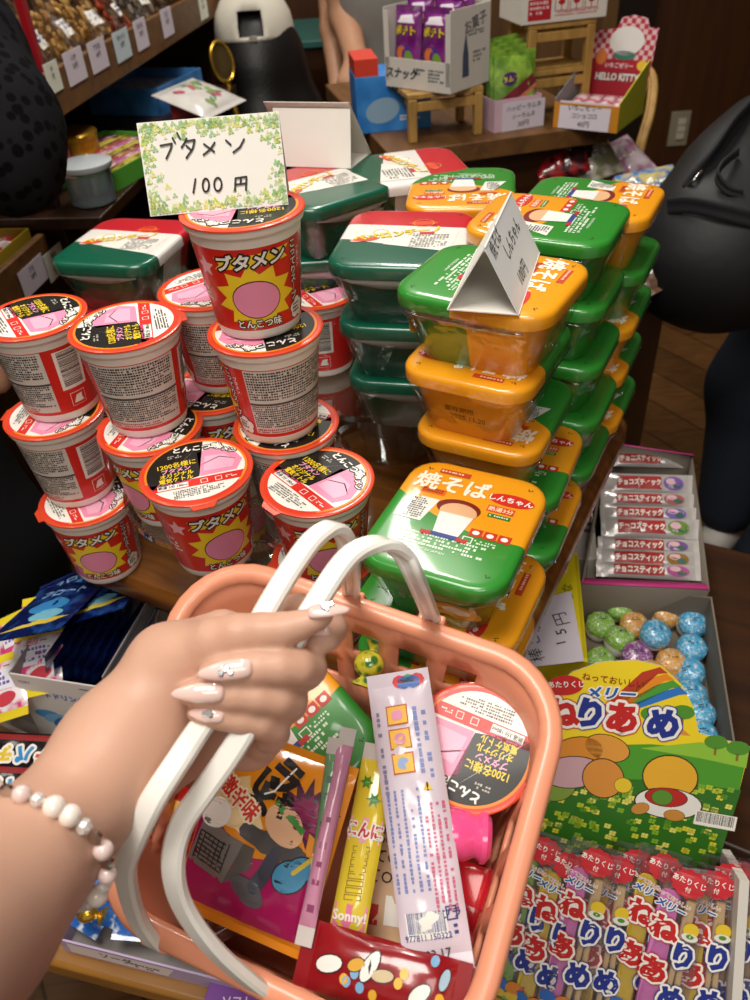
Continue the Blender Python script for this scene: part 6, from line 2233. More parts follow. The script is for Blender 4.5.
# yellow tray of sweets on the low step
p = at(38, 250, zM_ - .14)
q = FMi @ p
t = thing('candy_tray_box', 'yellow open tray of red and white sweets on the low left shelf', 'candy box', FM @ Matrix.Translation((-.236, .105, zM_ - .1415)))
mb = MB(); tray(mb, .21, .15, .05, .002, K('#b8a02c'), CARTON); mb.box((0, 0, .020), (.205, .145, .002), CARTON); mb.build('carton', t)
RWB = mix2('sweet_red_white', '#b02434', '#d8d0c8', 'noise', 50, .48, .56, .3, .2, .6)
rnd = random.Random(9)
k_ = 0
for i in range(5):
    for j in range(3):
        s_ = thing('wrapped_candy', ['left', 'left middle', 'central', 'right middle', 'right'][i] + ' sweet of the ' + ['front', 'middle', 'rear'][j] + ' row in the yellow tray', 'candy', t.matrix_world @ Matrix.Translation((-.08 + i * .04, -.045 + j * .045, .034)) @ Matrix.Rotation(rnd.uniform(0, 3), 4, 'Z'), 'sweets in the yellow tray')
        pillow('wrapper', .034, .048, .022, RWB, None, s_, crimp=.007, seed=k_, nx=8, ny=10); k_ += 1

# ------------------------------------------------------------------ counter at the back
zc2 = .735
e0, e1 = at(400, 152, zc2), at(558, 131, zc2)
cX = (e1 - e0).normalized()
CM = frame((e0.x, e0.y, 0), cX)
CMi = CM.inverted()
t = thing('back_counter', 'brown wooden counter behind the noodle trays', 'counter', CM)
def cb(nm, x0, x1, y0, y1, z0, z1, m, b=.002):
    mb = MB(); mb.box(((x0 + x1) / 2, (y0 + y1) / 2, (z0 + z1) / 2), (x1 - x0, y1 - y0, z1 - z0), m); mb.build(nm, t, bevel=b)
cb('counter_top', -.02, .37, 0, .55, zc2 - .03, zc2, SHELFW)
cb('front_panel', 0, .36, .03, .045, 0, zc2 - .03, DARKW)
cb('side_panel', -.005, .01, .03, .53, 0, zc2 - .03, DARKW)
cb('side_panel', .345, .36, .03, .53, 0, zc2 - .03, DARKW)
def stand(px, py, w_, d_, h_, lab, levels=1):
    c = CMi @ at(px, py, zc2)
    t = thing('bamboo_stand', lab, 'stand', CM @ Matrix.Translation((c.x, max(c.y, d_ / 2 + .005), zc2)), 'pale wooden display stands on the counter')
    for sx in (-1, 1):
        for sy in (-1, 1):
            mb = MB(); mb.box((sx * (w_ / 2 - .008), sy * (d_ / 2 - .008), h_ / 2), (.014, .014, h_), PALEW); mb.build('leg', t, bevel=.0015)
    for k in range(levels):
        z = h_ * (k + 1) / levels
        for i in range(4):
            mb = MB(); mb.box((0, -d_ / 2 + d_ * (i + .5) / 4, z + .004), (w_, d_ / 4 - .006, .008), PALEW); mb.build('slat', t, bevel=.001)
        for sy in (-1, 1):
            mb = MB(); mb.box((0, sy * (d_ / 2 - .008), z - .012), (w_ - .028, .010, .014), PALEW); mb.build('rail', t, bevel=.001)
    return t
st = stand(437, 131, .13, .11, .066, 'pale wooden stand carrying the white carton of purple bags')
# white carton with purple bags
zb = zc2 + .066 + .009
b0, b1, b2 = at(396, 87, zb), at(462, 96, zb), at(481, 80, zb)
bx_ = (b1 - b0); w_ = bx_.length; bx_.normalize()
l_ = .105
M = frame(V(((b0.x + b1.x) / 2, (b0.y + b1.y) / 2, zb)) + V((-bx_.y, bx_.x, 0)) * l_ / 2, bx_)
w_ *= .98
M = Matrix.Translation(bx_ * -.022) @ M
t = thing('snack_carton', 'white display carton of purple snack bags on a pale stand', 'candy box', M)
mb = MB()
h_ = .115
mb.box((0, 0, .001), (w_, l_, .002), CARTW)
mb.box((0, -l_ / 2, .022), (w_, .0016, .044), CARTW)
for s_ in (-1, 1):
    mb.box((s_ * (w_ / 2 - .004), -l_ / 2, .06), (.010, .0016, .10), CARTW)
    mb.box((s_ * w_ / 2, 0, h_ / 2), (.0016, l_, h_), CARTW)
mb.box((0, l_ / 2, h_ / 2 + .01), (w_, .0016, h_ + .02), CARTW)
A = Art()
A.text('スナック', -w_ * .24, .022, .017, K('#3a3f4a'), 0, .05, shear=.2); A.micro(w_ * .05, .024, .026, .018, .006, K('#4a4f5a'), .9); A.micro(w_ * .30, .022, .034, .022, .005, K('#4a4f5a'), .9)
mb.art(A, lambda u, v, e: (u, -l_ / 2 - .0009 - e, v))
A = Art()
A.text('お菓子', .012, .092, .020, K('#4a4f5a'), .2, .02); A.micro(.012, .078, .05, .008, .004, K('#4a4f5a'), .9)
A.poly([(-.022, .018), (-.004, .018), (-.006, .05), (-.010, .066), (-.013, .082), (-.017, .066), (-.021, .05)], K('#3a4a6a')); A.micro(.024, .042, .034, .022, .006, K('#4a4f5a'), .85)
mb.art(A, lambda u, v, e: (w_ / 2 + .0009 + e, u, v))
mb.build('carton', t)
PURB = mix2('bag_purple', '#6a1a6e', '#8a2f86', 'noise', 40, .4, .6, .25, .2, .7)
pb = None
k_ = 0
for r_ in range(3):
    for c_ in range(2):
        Mx = M @ Matrix.Translation((-.032 + c_ * .058, -l_ / 2 + .018 + r_ * .030, .062 + r_ * .013)) @ Matrix.Rotation(radians(84), 4, 'X')
        lab = ['front', 'middle', 'rear'][r_] + ' row ' + ['left', 'right'][c_] + ' purple snack bag in the white carton'
        if pb is None:
            pb = thing('purple_snack_bag', lab, 'snack', Mx, 'purple snack bags in the white carton')
            A = Art()
            A.ell(0, -.022, .018, .022, K('#4a2f86'), 0, 20, 0); A.ell(-.006, -.012, .010, .010, K('#d8722c'), 0, 14, 1); A.ell(.010, -.020, .008, .012, K('#7a9a3a'), .3, 14, 1); A.ell(0, -.036, .015, .007, K('#c8b8d8'), 0, 14, 2)
            A.text('ポテト', 0, .020, .014, K('#e8c82c'), 0, .06, out=(K('#3a0f3e'), .1), ly=2); A.poly([(-.018, .03), (.018, .03), (.010, .042), (-.012, .040)], K('#e6dfe8'), 1)
            pillow('bag', .055, .108, .022, PURB, A, pb, crimp=.009, seed=3, wr=.002)
        else:
            copy_tree(pb, Mx, lab)
# blue and red box
c = CMi @ at(402, 128, zc2)
t = thing('blue_toy_box', 'blue and red box beside the white carton on the counter', 'candy box', CM @ Matrix.Translation((c.x - .012, .17, zc2)) @ Matrix.Rotation(-.1, 4, 'Z'))
mb = MB(); mb.box((0, 0, .045), (.13, .09, .09), mix2('box_blue', '#2a7ac8', '#3f90dc', 'noise', 20, .4, .6, .4))
A = Art(); A.ell(-.02, .035, .030, .020, K('#8fb0c8'), .2, 18, 0); A.ell(.03, .045, .012, .008, K('#e0c83a'), 0, 14, 1); A.micro(.03, .02, .04, .012, .005, WHT, .8)
mb.art(A, lambda u, v, e: (u, -.0452 - e, v))
mb.build('carton', t, bevel=.001)
mb = MB(); mb.box((-.044, 0, .103), (.040, .09, .026), K('#d8402c')); tag(mb.build('red_flap', t), 'red top flap')
# green packs in a pink box with card
c = CMi @ at(506, 124, zc2)
Mg = CM @ Matrix.Translation((c.x, max(c.y, .045), zc2)) @ Matrix.Rotation(.12, 4, 'Z')
t = thing('snack_carton', 'pink open box of green striped snack packs on the counter', 'candy box', Mg)
mb = MB(); tray(mb, .088, .080, .050, .0016, K('#d8b6c4'), CARTON); mb.build('carton', t)
GRS = mix2('pack_green', '#5f8a2c', '#9ac04a', 'noise', 40, .4, .6, .25, .2, .7)
for i, lab in enumerate(('frontmost green striped snack pack in the pink box', 'second green striped snack pack in the pink box', 'third green striped snack pack in the pink box', 'rearmost green striped snack pack in the pink box')):
    s_ = thing('green_snack_pack', lab, 'snack', Mg @ Matrix.Translation((0, -.024 + i * .016, .064 + i * .004)) @ Matrix.Rotation(radians(80), 4, 'X') @ Matrix.Rotation(.04 * i - .06, 4, 'Z'), 'green snack packs in the pink box')
    A = Art(); A.rect(0, -.010, .085, .016, K('#7a2434'), .55, 0); A.rect(.004, -.020, .085, .006, K('#c87a5a'), .55, 1); A.ell(-.012, .012, .014, .010, K('#4a2a6a'), .2, 16, 1); A.text('ラムネ', -.01, .012, .010, K('#d8c82c'), .1, .04, ly=2)
    pillow('bag', .076, .110, .014, GRS, A, s_, crimp=.009, seed=i, wr=.002)
def hand_card(M, w_, h_, lines, lab):
    t = thing('price_card', lab, 'price card', M)
    mb = MB(); mb.box((0, 0, 0), (w_, h_, .0008), TAGW)
    A = Art()
    for i, (s_, sz) in enumerate(lines):
        A.text(s_, 0, h_ * (.30 - .30 * i), sz, INK, .03, .015)
    mb.art(A, flatmap(.0005)); mb.build('card', t)
hand_card(Mg @ frame((.010, -.0418, .022), (1, 0, 0), (0, -1, .0)), .080, .044, (('ハッピーラムネ', .0095), ('ソーラムネ', .009), ('30円', .011)), 'lilac handwritten 30 yen card on the pink box of green packs')
# shelf block behind with white carton
t = stand(545, 112, .12, .10, .14, 'taller pale wooden stand under the white carton with red marks', 2)
c = CMi @ at(545, 112, zc2)
Mw = CM @ Matrix.Translation((c.x, max(c.y, .055), zc2 + .149))
t = thing('shipping_carton', 'white shipping carton with red care symbols at the top of the photo', 'candy box', Mw)
mb = MB(); mb.box((0, 0, .05), (.150, .10, .10), CARTW)
A = Art()
A.rect(-.044, .020, .040, .030, K('#b8202c')); A.micro(-.044, .022, .034, .022, .007, K('#e8c0c0'), .9, 0, 1)
for i in range(3):
    A.frame(-.006 + i * .026, .026, .022, .020, .0012, K('#b8202c')); A.ell(-.006 + i * .026, .028, .006, .004, K('#b8202c'), 0, 12); A.rect(-.006 + i * .026, .021, .0015, .010, K('#b8202c'))
A.micro(.022, .011, .078, .009, .004, K('#c86a6a'), .9)
mb.art(A, lambda u, v, e: (u, -.0501 - e, v)); mb.build('carton', t, bevel=.001)
# strawberry jelly box with checked header
k0, k1 = at(553, 128, .7355), at(613, 134, .7355)
kx = (k1 - k0).normalized()
Mk = frame(V(((k0.x + k1.x) / 2 + .004, (k0.y + k1.y) / 2 + .004, .7355)), kx)
w_, l_ = .112, .13
Mk = Mk @ Matrix.Translation((0, l_ / 2, 0))
t = thing('jelly_display_box', 'red checked display box with a lilac price card, near the curved pale rail', 'candy box', Mk)
ORB_ = K('#d8902c')
mb = MB()
mb.box((0, 0, .001), (w_, l_, .002), CARTON)
mb.box((0, -l_ / 2, .020), (w_, .0016, .040), ORB_)
for s_ in (-1, 1):
    v = [(s_ * w_ / 2, -l_ / 2, 0), (s_ * w_ / 2, l_ / 2, 0), (s_ * w_ / 2, l_ / 2, .085), (s_ * w_ / 2, -l_ / 2, .045)]
    mb.add(v + [(x - s_ * .0016, y, z) for x, y, z in v], [(0, 1, 2, 3), (7, 6, 5, 4), (0, 4, 5, 1), (1, 5, 6, 2), (2, 6, 7, 3), (3, 7, 4, 0)], K('#c8c83a') if s_ > 0 else K('#8a949c'), False)
mb.build('carton', t)
mb = MB()
hz = .128
pts = [(-w_ / 2, 0), (w_ / 2, 0), (w_ / 2, hz * .86), (w_ * .36, hz * .86), (w_ * .30, hz * .97), (w_ * .10, hz), (-w_ * .08, hz * .97), (-w_ * .14, hz * .84), (-w_ / 2, hz * .80)]
n = len(pts)
mb.add([(x, y, .0006) for x, y in pts] + [(x, y, -.0006) for x, y in pts], [tuple(range(n)), tuple(reversed(range(n, 2 * n)))] + [((i + 1) % n, i, i + n, (i + 1) % n + n) for i in range(n)], mix2('check_red_white', '#b8283c', '#e0b8bc', 'checker', 130, .4, .6, .5), False)
A = Art()
A.rect(0, hz * .24, w_ * .98, hz * .48, K('#a81c2c')); A.text('いちごゼリー', 0, hz * .41, .0085, K('#f0d8dc'), 0, .03, ly=1); A.text('HELLO KITTY', 0, hz * .27, .0150, K('#e8e4e0'), 0, .05, ly=1, sx=.85, out=(K('#6a1420'), .08))
A.ell(.006, hz * .70, .030, .022, K('#e6e2de'), 0, 24, 1); A.ell(.006, hz * .53, .020, .007, K('#3a7a6a'), 0, 18, 1); A.ell(-.034, hz * .50, .010, .012, K('#d87a3a'), 0, 14, 1); A.ell(.040, hz * .42, .009, .008, K('#e8c23a'), 0, 14, 1)
mb.art(A, flatmap(.0008))
tag(mb.build('header_board', t, frame((0, l_ / 2 - .002, .02), (1, 0, 0), (0, -1, .25))), 'red and white checked header')
PKJ = mix2('jelly_pink', '#d86a8a', '#f0dce0', 'noise', 60, .45, .58, .2, .2, .8)
for i in range(4):
    s_ = thing('jelly_candy', ['left', 'second', 'third', 'right'][i] + ' pink jelly packet in the checked display box', 'candy', Mk @ Matrix.Translation((-.036 + i * .024, -.018, .030)) @ Matrix.Rotation(.10, 4, 'X'), 'pink jelly packets in the checked box')
    pillow('wrapper', .022, .085, .012, PKJ, None, s_, crimp=.007, seed=i, nx=8, ny=12)
hand_card(Mk @ frame((-.002, -l_ / 2 - .0018, .022), (1, 0, 0), (0, -1, .1)), .088, .042, (('いちごゼリー', .0098), ('コショコロ', .009), ('40円', .0105)), 'lilac handwritten 40 yen card on the red checked box')
# small side table under it with curved pale rail
pk_ = Mk @ V((.06, 0, 0))
t = thing('bentwood_rail', 'curved pale wooden rail standing between the checked box and the outlet', 'rail', frame((pk_.x, pk_.y, 0), kx))
q0, q1, q2, q3 = [t.matrix_world.inverted() @ atd(*a) for a in ((638, 62, 1.66), (652, 78, 1.62), (650, 112, 1.60), (636, 168, 1.60))]
low = V((q3.x - .01, q3.y, .012))
mb = MB(); mb.tube(smooth_path([q0, q1, q2, q3, q3.lerp(low, .5), low], 5), 0, PALEW, flat=(.020, .012), side=(1, 0, 0)); mb.build('rail', t, sharp=60)
mb = MB(); mb.rev([(.07, 0), (.07, .008), (.02, .012)], PALEW, 24, c=(low.x, low.y, 0)); mb.build('foot', t)
# low heap of packets beyond the trays, at the right of the counter
zlow = .52
for i, (px, py, c1, c2, lab) in enumerate(((560, 155, '#a01c24', '#2a1216', 'dark red packet on the low step below the checked box'), (590, 160, '#c8c0b4', '#8a8a6a', 'pale packet on the low step below the checked box'), (620, 162, '#b87a9a', '#d8c8d0', 'pink packet on the low step below the curved rail'), (650, 194, '#3a7ab8', '#c8b87a', 'blue and gold crinkled packet right of the rightmost stack'), (656, 226, '#8a7a6a', '#c8c0b8', 'greyish crinkled packet under the blue one by the black bag'), (648, 264, '#6a4a34', '#a89a8a', 'brown crinkled packet lowest by the black bag'))):
    c = atd(px, py, (1.42, 1.44, 1.46, 1.25, 1.20, 1.16)[i])
    t = thing('snack_bag', lab, 'snack', frame(c, (1, .2 * (i % 3), 0), (-.2, -.5, 1)))
    A = Art(); A.micro(0, 0, .06, .03, .008, K('#efe8e0'), .6)
    pillow('wrapper', .09, .10, .03, mix2('crinkle_%d' % i, c1, c2, 'noise', 45, .42, .58, .22, .3, .8), A, t, crimp=.010, seed=i, wr=.006)
# step that carries them
c = atd(592, 172, 1.46)
t = thing('low_step', 'dark low display step behind the noodle trays', 'shelf', frame((.34, 1.17, 0), kx))
mb = MB(); mb.box((0, 0, .645), (.24, .20, .018), DARKW); mb.build('shelf_board', t, bevel=.002)
for sx in (-1, 1):
    mb = MB(); mb.box((sx * .11, 0, .318), (.016, .19, .636), DARKW); mb.build('side_panel', t)
# teal table far behind
p = atd(312, 38, 2.45)
t = thing('teal_table', 'table with a teal top far behind between the two people', 'table', Matrix.Translation((p.x, p.y + .1, 0)))
mb = MB(); mb.box((0, 0, p.z), (.42, .42, .02), mat('teal_top', '#2f5f58', .5)); mb.build('table_top', t, bevel=.003)
mb = MB(); mb.box((0, 0, p.z - .04), (.40, .40, .055), DARKW); mb.build('apron', t)
for sx in (-1, 1):
    for sy in (-1, 1):
        mb = MB(); mb.box((sx * .18, sy * .18, (p.z - .07) / 2), (.035, .035, p.z - .07), DARKW); mb.build('leg', t)
# ------------------------------------------------------------------ people around the table
BLKC = mix2('cloth_black_pattern', '#040405', '#17171a', 'voronoi', 75, .36, .46, .9, .1, 0, .08)
BLKT = mat('cloth_black', '#0d0d0f', .9, spec=.15, var=.15, scale=60, bump=.1, bscale=300)
JEAN = mat('cloth_denim', '#141b28', .85, var=.2, scale=120, bump=.15, bscale=500)
GREYC = mat('cloth_grey', '#8d8a86', .85, var=.08, bump=.1, bscale=300)
SKIN2 = mat('skin_far', '#b98a6c', .5, var=.05, sss=.1)
HAIR = mat('hair_black', '#0c0909', .45, var=.2, scale=200, bump=.3, bscale=160)
SHOE = mat('shoe_white', '#c8c2ba', .6, var=.05)
def chain(*pts, k=.03): return d_chain([(p[:3], p[3]) for p in pts], k)
def box_of(pts, pad):
    a = np.array([p[:3] for p in pts]); r = max(p[3] for p in pts) + pad
    return a.min(0) - r, a.max(0) + r
def limb_obj(name, pts, res, m, parent, k=.03, extra=None, pad=.02, smooth=1):
    fs = [chain(*q, k=k) for q in pts]
    f = d_union(fs, k) if len(fs) > 1 else fs[0]
    lo, hi = box_of([p for q in pts for p in q], pad)
    return sdf_object(name, f, lo, hi, res, m, parent, smooth)
# --- person at the left, black patterned top, sleeve towards the table
s = at(48, 160, .93); 
sl = atd(30, 150, .80)
t = thing('person', 'person in a loose black patterned top and black trousers at the left edge', 'person', Matrix.Translation((-.66, .88, 0)))
PXL = -.74
el = atd(-22, 172, .80); wr = atd(-38, 262, .82)
limb_obj('patterned_top', [[(PXL, .92, .92, .140), (PXL, .92, 1.15, .155), (PXL, .92, 1.30, .12)], [(PXL + .12, .92, 1.24, .085), atd(-84, -20, .86).to_tuple() + (.075,), atd(-42, 55, .83).to_tuple() + (.062,), atd(-2, 125, .81).to_tuple() + (.056,), atd(9, 163, .80).to_tuple() + (.052,)]], .010, BLKC, t, .04)
limb_obj('body', [[(PXL + .2, .90, 1.15, .05), (el.x - .02, el.y + .02, el.z, .036), (wr.x, wr.y, wr.z, .027), (wr.x - .01, wr.y - .02, wr.z - .06, .030), (wr.x, wr.y - .03, wr.z - .12, .020)], [(PXL, .92, 1.25, .10), (PXL, .92, 1.40, .055), (PXL, .91, 1.55, .085), (PXL, .92, 1.62, .09)], [(PXL, .92, 1.24, .08), (PXL + .2, .90, 1.15, .05)]], .010, SKIN2, t, .02)
limb_obj('trousers', [[(PXL, .92, .92, .140), (-.62, .86, .80, .110), (-.500, .785, .45, .082), (-.485, .80, .07, .062)], [(PXL, .92, .92, .140), (-.80, .94, .80, .110), (-.78, .92, .45, .080), (-.77, .94, .07, .062)]], .012, BLKT, t, .04)
for x, y in ((-.485, .76), (-.77, .90)):
    limb_obj('shoe', [[(x, y + .06, .045, .042), (x, y - .04, .040, .042), (x, y - .12, .030, .030)]], .008, BLKT, t, .02)
limb_obj('hair', [[(PXL, .96, 1.60, .098), (PXL, .99, 1.45, .07)]], .012, HAIR, t)

# --- person at the right edge: jeans, white shoes, black bag
t = thing('person', 'walking person in dark jeans and white shoes at the right edge', 'person', Matrix.Translation((.84, 1.24, 0)))
an = at(728, 505, .10); kn = atd(752, 385, 1.42); an2 = at(752, 572, .09)
limb_obj('jeans', [[(.92, 1.34, .90, .13), (.84, 1.28, .80, .095), kn.to_tuple() + (.070,), an.to_tuple() + (.056,)], [(.92, 1.34, .90, .13), (.95, 1.20, .78, .095), (.90, 1.10, .46, .068), (an2.x + .03, an2.y + .02, .10, .056)]], .011, JEAN, t, .04)
limb_obj('body', [[(.94, 1.34, .86, .12), (.96, 1.36, 1.12, .14), (.96, 1.36, 1.32, .10), (.96, 1.36, 1.42, .05), (.95, 1.34, 1.56, .085), (.95, 1.35, 1.62, .088)], [(.86, 1.40, 1.30, .05), (.80, 1.42, 1.05, .042), (.86, 1.25, .86, .032), (.88, 1.20, .82, .035)]], .012, SKIN2, t, .03)
limb_obj('black_shirt', [[(.94, 1.34, .84, .145), (.96, 1.36, 1.12, .155), (.96, 1.36, 1.31, .12)]], .012, BLKT, t, .03)
limb_obj('hair', [[(.95, 1.39, 1.60, .098), (.95, 1.41, 1.48, .07)]], .012, HAIR, t)
for a_, b_ in ((at(730, 520, .04), at(712, 522, .035)), (at(758, 582, .04), at(745, 578, .035))):
    d_ = (b_ - a_); d_.z = 0; d_.normalize()
    limb_obj('shoe', [[(a_.x + .05, a_.y + .03, .060, .042), (a_.x, a_.y, .045, .044), (b_.x - .01, b_.y - .05, .034, .034)]], .007, SHOE, t, .02)
# black shoulder bag
bd = 1.18
def bp(px, py, d=bd): return atd(px, py, d)
BAGM = mat('bag_black', '#0e0e11', .55, var=.2, scale=30, bump=.25, bscale=45)
t = thing('shoulder_bag', 'bulging black shoulder bag hanging at the right edge', 'bag', Matrix.Translation(bp(730, 230)))
pts = [[bp(720, 205).to_tuple() + (.075,), bp(716, 245).to_tuple() + (.088,), bp(705, 262).to_tuple() + (.070,)], [bp(752, 180).to_tuple() + (.085,), bp(765, 240).to_tuple() + (.105,), bp(720, 250).to_tuple() + (.090,)], [bp(690, 240).to_tuple() + (.056,), bp(684, 268).to_tuple() + (.046,), bp(720, 275).to_tuple() + (.060,)], [bp(735, 165).to_tuple() + (.045,), bp(762, 130).to_tuple() + (.05,)]]
limb_obj('bag_body', pts, .009, BAGM, t, .06, smooth=3)
inv = t.matrix_world.inverted()
def strap(nm, pp, fl, m, lab=None):
    mb = MB(); mb.tube(smooth_path([inv @ bp(*p) for p in pp], 6), 0, m, flat=fl, side=(0, 0, 1) if nm != 'zip' else (1, 0, 0)); o = mb.build(nm, t, sharp=60)
    if lab: o['label'] = lab
WEB = mat('webbing_black', '#1c1c20', .7, bump=.2, bscale=400)
strap('strap', ((690, 190, 1.12), (712, 160, 1.10), (733, 128, 1.10), (750, 108, 1.12), (780, 60, 1.15)), (.030, .006), WEB)
strap('band', ((668, 206, 1.115), (690, 205, 1.085), (720, 211, 1.062), (752, 219, 1.055), (775, 224, 1.06)), (.022, .004), WEB)
strap('pull_cord', ((738, 152, 1.085), (722, 165, 1.07), (718, 178, 1.07), (728, 190, 1.07), (742, 194, 1.07)), (.012, .004), WEB)
strap('zip', ((688, 186, 1.11), (694, 180, 1.10), (702, 171, 1.10)), (.004, .003), SILV, 'silver zip pull')
# --- crouching person with a white cap, seen from behind
hc = atd(256, 42, 1.95)
t = thing('person', 'person with a white cap and long black hair seen from behind', 'person', Matrix.Translation((hc.x, hc.y, 0)))
hx, hy, hz_ = hc
limb_obj('body', [[(hx, hy + .02, hz_ + .01, .082), (hx, hy + .02, hz_ - .02, .080)], [(hx, hy + .02, hz_ - .05, .05), (hx, hy + .05, hz_ - .16, .055)], [(hx - .14, hy + .04, hz_ - .24, .05), (hx - .17, hy + .18, hz_ - .40, .038), (hx - .05, hy + .32, hz_ - .38, .03)], [(hx + .14, hy + .04, hz_ - .24, .05), (hx + .18, hy + .18, hz_ - .40, .038), (hx + .06, hy + .32, hz_ - .38, .03)], [(hx - .085, hy + .03, hz_ - .01, .012), (hx - .085, hy + .03, hz_ - .03, .012)]], .009, SKIN2, t, .02)
limb_obj('black_top', [[(hx, hy + .03, hz_ - .21, .10), (hx, hy + .05, hz_ - .40, .14), (hx, hy + .05, hz_ - .60, .15)], [(hx - .10, hy + .04, hz_ - .22, .075), (hx - .17, hy + .14, hz_ - .36, .055)], [(hx + .10, hy + .04, hz_ - .22, .075), (hx + .18, hy + .14, hz_ - .36, .055)]], .012, BLKT, t, .05)
limb_obj('trousers', [[(hx - .05, hy + .05, .20, .13), (hx - .12, hy + .30, .36, .09), (hx - .11, hy + .12, .08, .06)], [(hx + .05, hy + .05, .20, .13), (hx + .12, hy + .30, .36, .09), (hx + .11, hy + .12, .08, .06)]], .014, BLKT, t, .05)
for s_ in (-1, 1):
    limb_obj('shoe', [[(hx + s_ * .11, hy + .10, .045, .042), (hx + s_ * .11, hy + .26, .035, .034)]], .010, BLKT, t)
limb_obj('hair', [[(hx, hy - .012, hz_ + .00, .088), (hx, hy - .030, hz_ - .06, .092), (hx, hy - .05, hz_ - .18, .105), (hx + .01, hy - .065, hz_ - .30, .085), (hx, hy - .06, hz_ - .36, .06)], [(hx + .06, hy - .02, hz_ - .02, .05), (hx + .10, hy - .05, hz_ - .16, .05), (hx + .14, hy - .06, hz_ - .27, .035)]], .009, HAIR, t, .04)
CAPM = mat('cap_white', '#cfc9bb', .85, var=.04, bump=.2, bscale=350)
mb = MB()
n = 40
rings = []
prof = [(.099, 0), (.101, .012), (.1005, .035), (.094, .065), (.078, .092), (.050, .112), (.020, .120), (.004, .121)]
vs = []
for r, z in prof:
    vs.append([(r * .94 * cos(2 * pi * i / n), r * 1.06 * sin(2 * pi * i / n), z) for i in range(n)])
fs = []
flat_ = [p for q in vs for p in q]
for j in range(len(prof) - 1):
    for i in range(n):
        a = (i / n * 360 + 4.5) % 360
        if j in (1, 2) and 250 < a < 290:
            continue
        fs.append((j * n + i, j * n + (i + 1) % n, (j + 1) * n + (i + 1) % n, (j + 1) * n + i))
fs.append(tuple((len(prof) - 1) * n + i for i in range(n)))
mb.add(flat_, fs, CAPM)
capM = Matrix.Translation((0, 0, 0))
MT = t.matrix_world.inverted() @ (Matrix.Translation((hx, hy, hz_ - .004)) @ Matrix.Rotation(radians(-10), 4, 'X'))
o = mb.build('cap', t, MT, solid=.003)
mb2 = MB()
mb2.loft([[(.075 * (-1 + 2 * k / 10), .10 + .055 * (1 - (-1 + 2 * k / 10) ** 2) - (.02 if False else 0), .006 - .012 * (1 - (-1 + 2 * k / 10) ** 2)) for k in range(11)], [(.078 * (-1 + 2 * k / 10), .055, .010) for k in range(11)]], CAPM, False, False, closed=False)
mb2.build('brim', o, solid=.003)
mb2 = MB(); mb2.box((.004, -.1085, .008), (.018, .006, .012), mat('cap_buckle', '#8d887c', .4, metal=.3)); mb2.build('buckle', o, bevel=.001)
mb2 = MB(); mb2.ball((0, 0, .122), (.006, .006, .003), CAPM, 10, 6); mb2.build('button', o)
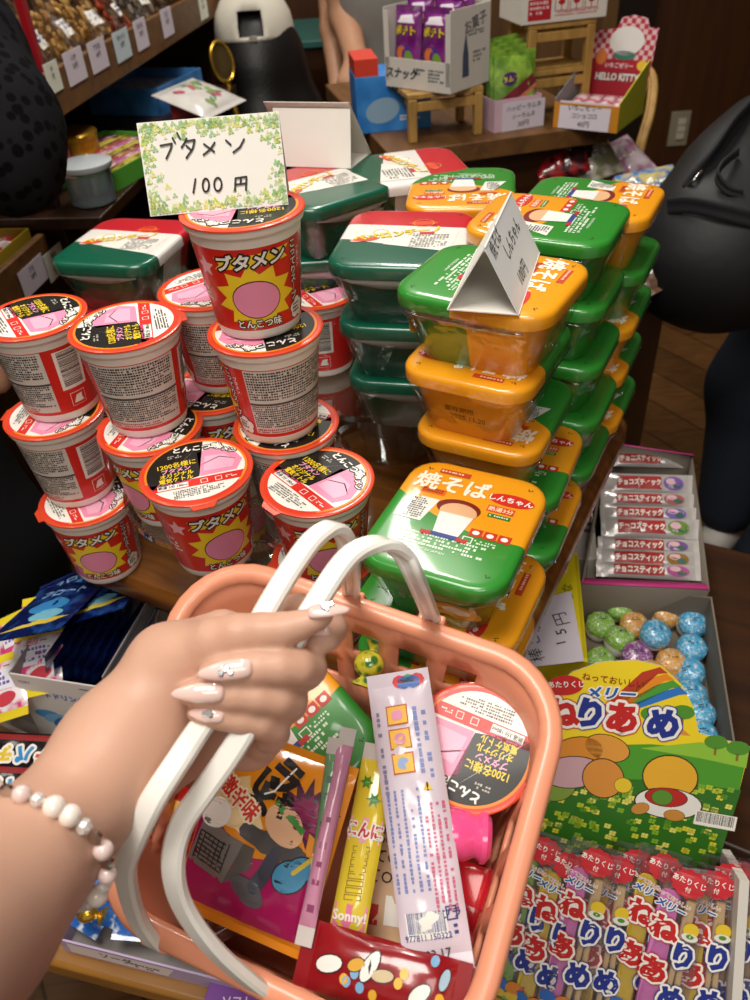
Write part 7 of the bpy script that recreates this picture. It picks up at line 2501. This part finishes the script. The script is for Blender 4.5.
# gold framed round mirror beside the cap
p = atd(222, 62, 1.80)
t = thing('round_mirror', 'small gold-rimmed round mirror beside the white cap', 'mirror', frame((p.x, p.y, p.z), (.7, .7, 0), (.45, -.85, .2)))
mb = MB()
rings = [[((.040 + .005 * cos(2 * pi * k / 8)) * cos(2 * pi * i / 32) * .62, (.040 + .005 * cos(2 * pi * k / 8)) * sin(2 * pi * i / 32), .005 * sin(2 * pi * k / 8)) for k in range(8)] for i in range(32)]
rings.append(rings[0]); mb.loft(rings, gold, False, False); mb.build('rim', t)
mb = MB(); mb.rev([(.038, -.002), (.038, .001), (.001, .0015)], mat('mirror_glass', '#5a4a2a', .1, metal=.6), 32); o = mb.build('glass', t); o.scale.x = .62
mb = MB(); mb.tube([(0, -.045, 0), (0, -.10, 0), (0, -.14, .0)], .006, gold); mb.build('stem', t)
mb = MB(); mb.rev([(.035, -.006), (.035, 0), (.008, .008)], gold, 24, c=(0, 0, 0)); o = mb.build('foot', t); o.matrix_local = Matrix.Translation((0, -.142, 0)) @ Matrix.Rotation(-pi / 2, 4, 'X')
# --- standing person in a grey T-shirt
g0 = atd(372, 60, 2.05)
t = thing('person', 'standing person in a grey T-shirt with bare arms, behind the counter', 'person', Matrix.Translation((g0.x + .02, g0.y, 0)))
gx, gy = g0.x + .03, g0.y
e1_, w1_ = atd(328, -30, 2.0), atd(338, 92, 2.0)
e2_, w2_ = atd(345, 18, 1.95), atd(357, 62, 1.88)
limb_obj('body', [[(gx - .16, gy, 1.10, .045), e1_.to_tuple() + (.032,), atd(332, 30, 2.0).to_tuple() + (.029,), w1_.to_tuple() + (.020,), atd(340, 112, 2.0).to_tuple() + (.022,)], [(gx + .16, gy, 1.10, .045), (gx + .20, gy - .04, .90, .032), atd(338, -10, 1.92).to_tuple() + (.032,), e2_.to_tuple() + (.036,), w2_.to_tuple() + (.028,), atd(353, 80, 1.87).to_tuple() + (.034,), atd(346, 84, 1.86).to_tuple() + (.022,)], [(gx, gy, 1.1, .09), (gx, gy, 1.25, .045), (gx, gy, 1.36, .075), (gx, gy, 1.42, .08)]], .008, SKIN2, t, .015)
limb_obj('grey_shirt', [[(gx + .02, gy, .66, .120), (gx + .01, gy, .85, .125), (gx, gy, 1.08, .12)], [(gx - .12, gy, 1.10, .06), (e1_.x, e1_.y, .935, .052)], [(gx + .12, gy, 1.10, .06), (gx + .19, gy - .03, .95, .052)]], .012, GREYC, t, .04)
limb_obj('trousers', [[(gx - .03, gy, .62, .105), (gx - .08, gy, .40, .075), (gx - .08, gy, .07, .055)], [(gx + .03, gy, .62, .105), (gx + .08, gy, .40, .075), (gx + .08, gy, .07, .055)]], .013, BLKT, t, .03)
for s_ in (-1, 1):
    limb_obj('shoe', [[(gx + s_ * .08, gy + .03, .045, .040), (gx + s_ * .08, gy - .10, .035, .034)]], .010, BLKT, t)
limb_obj('hair', [[(gx, gy + .025, 1.42, .085), (gx, gy + .04, 1.33, .06)]], .012, HAIR, t)
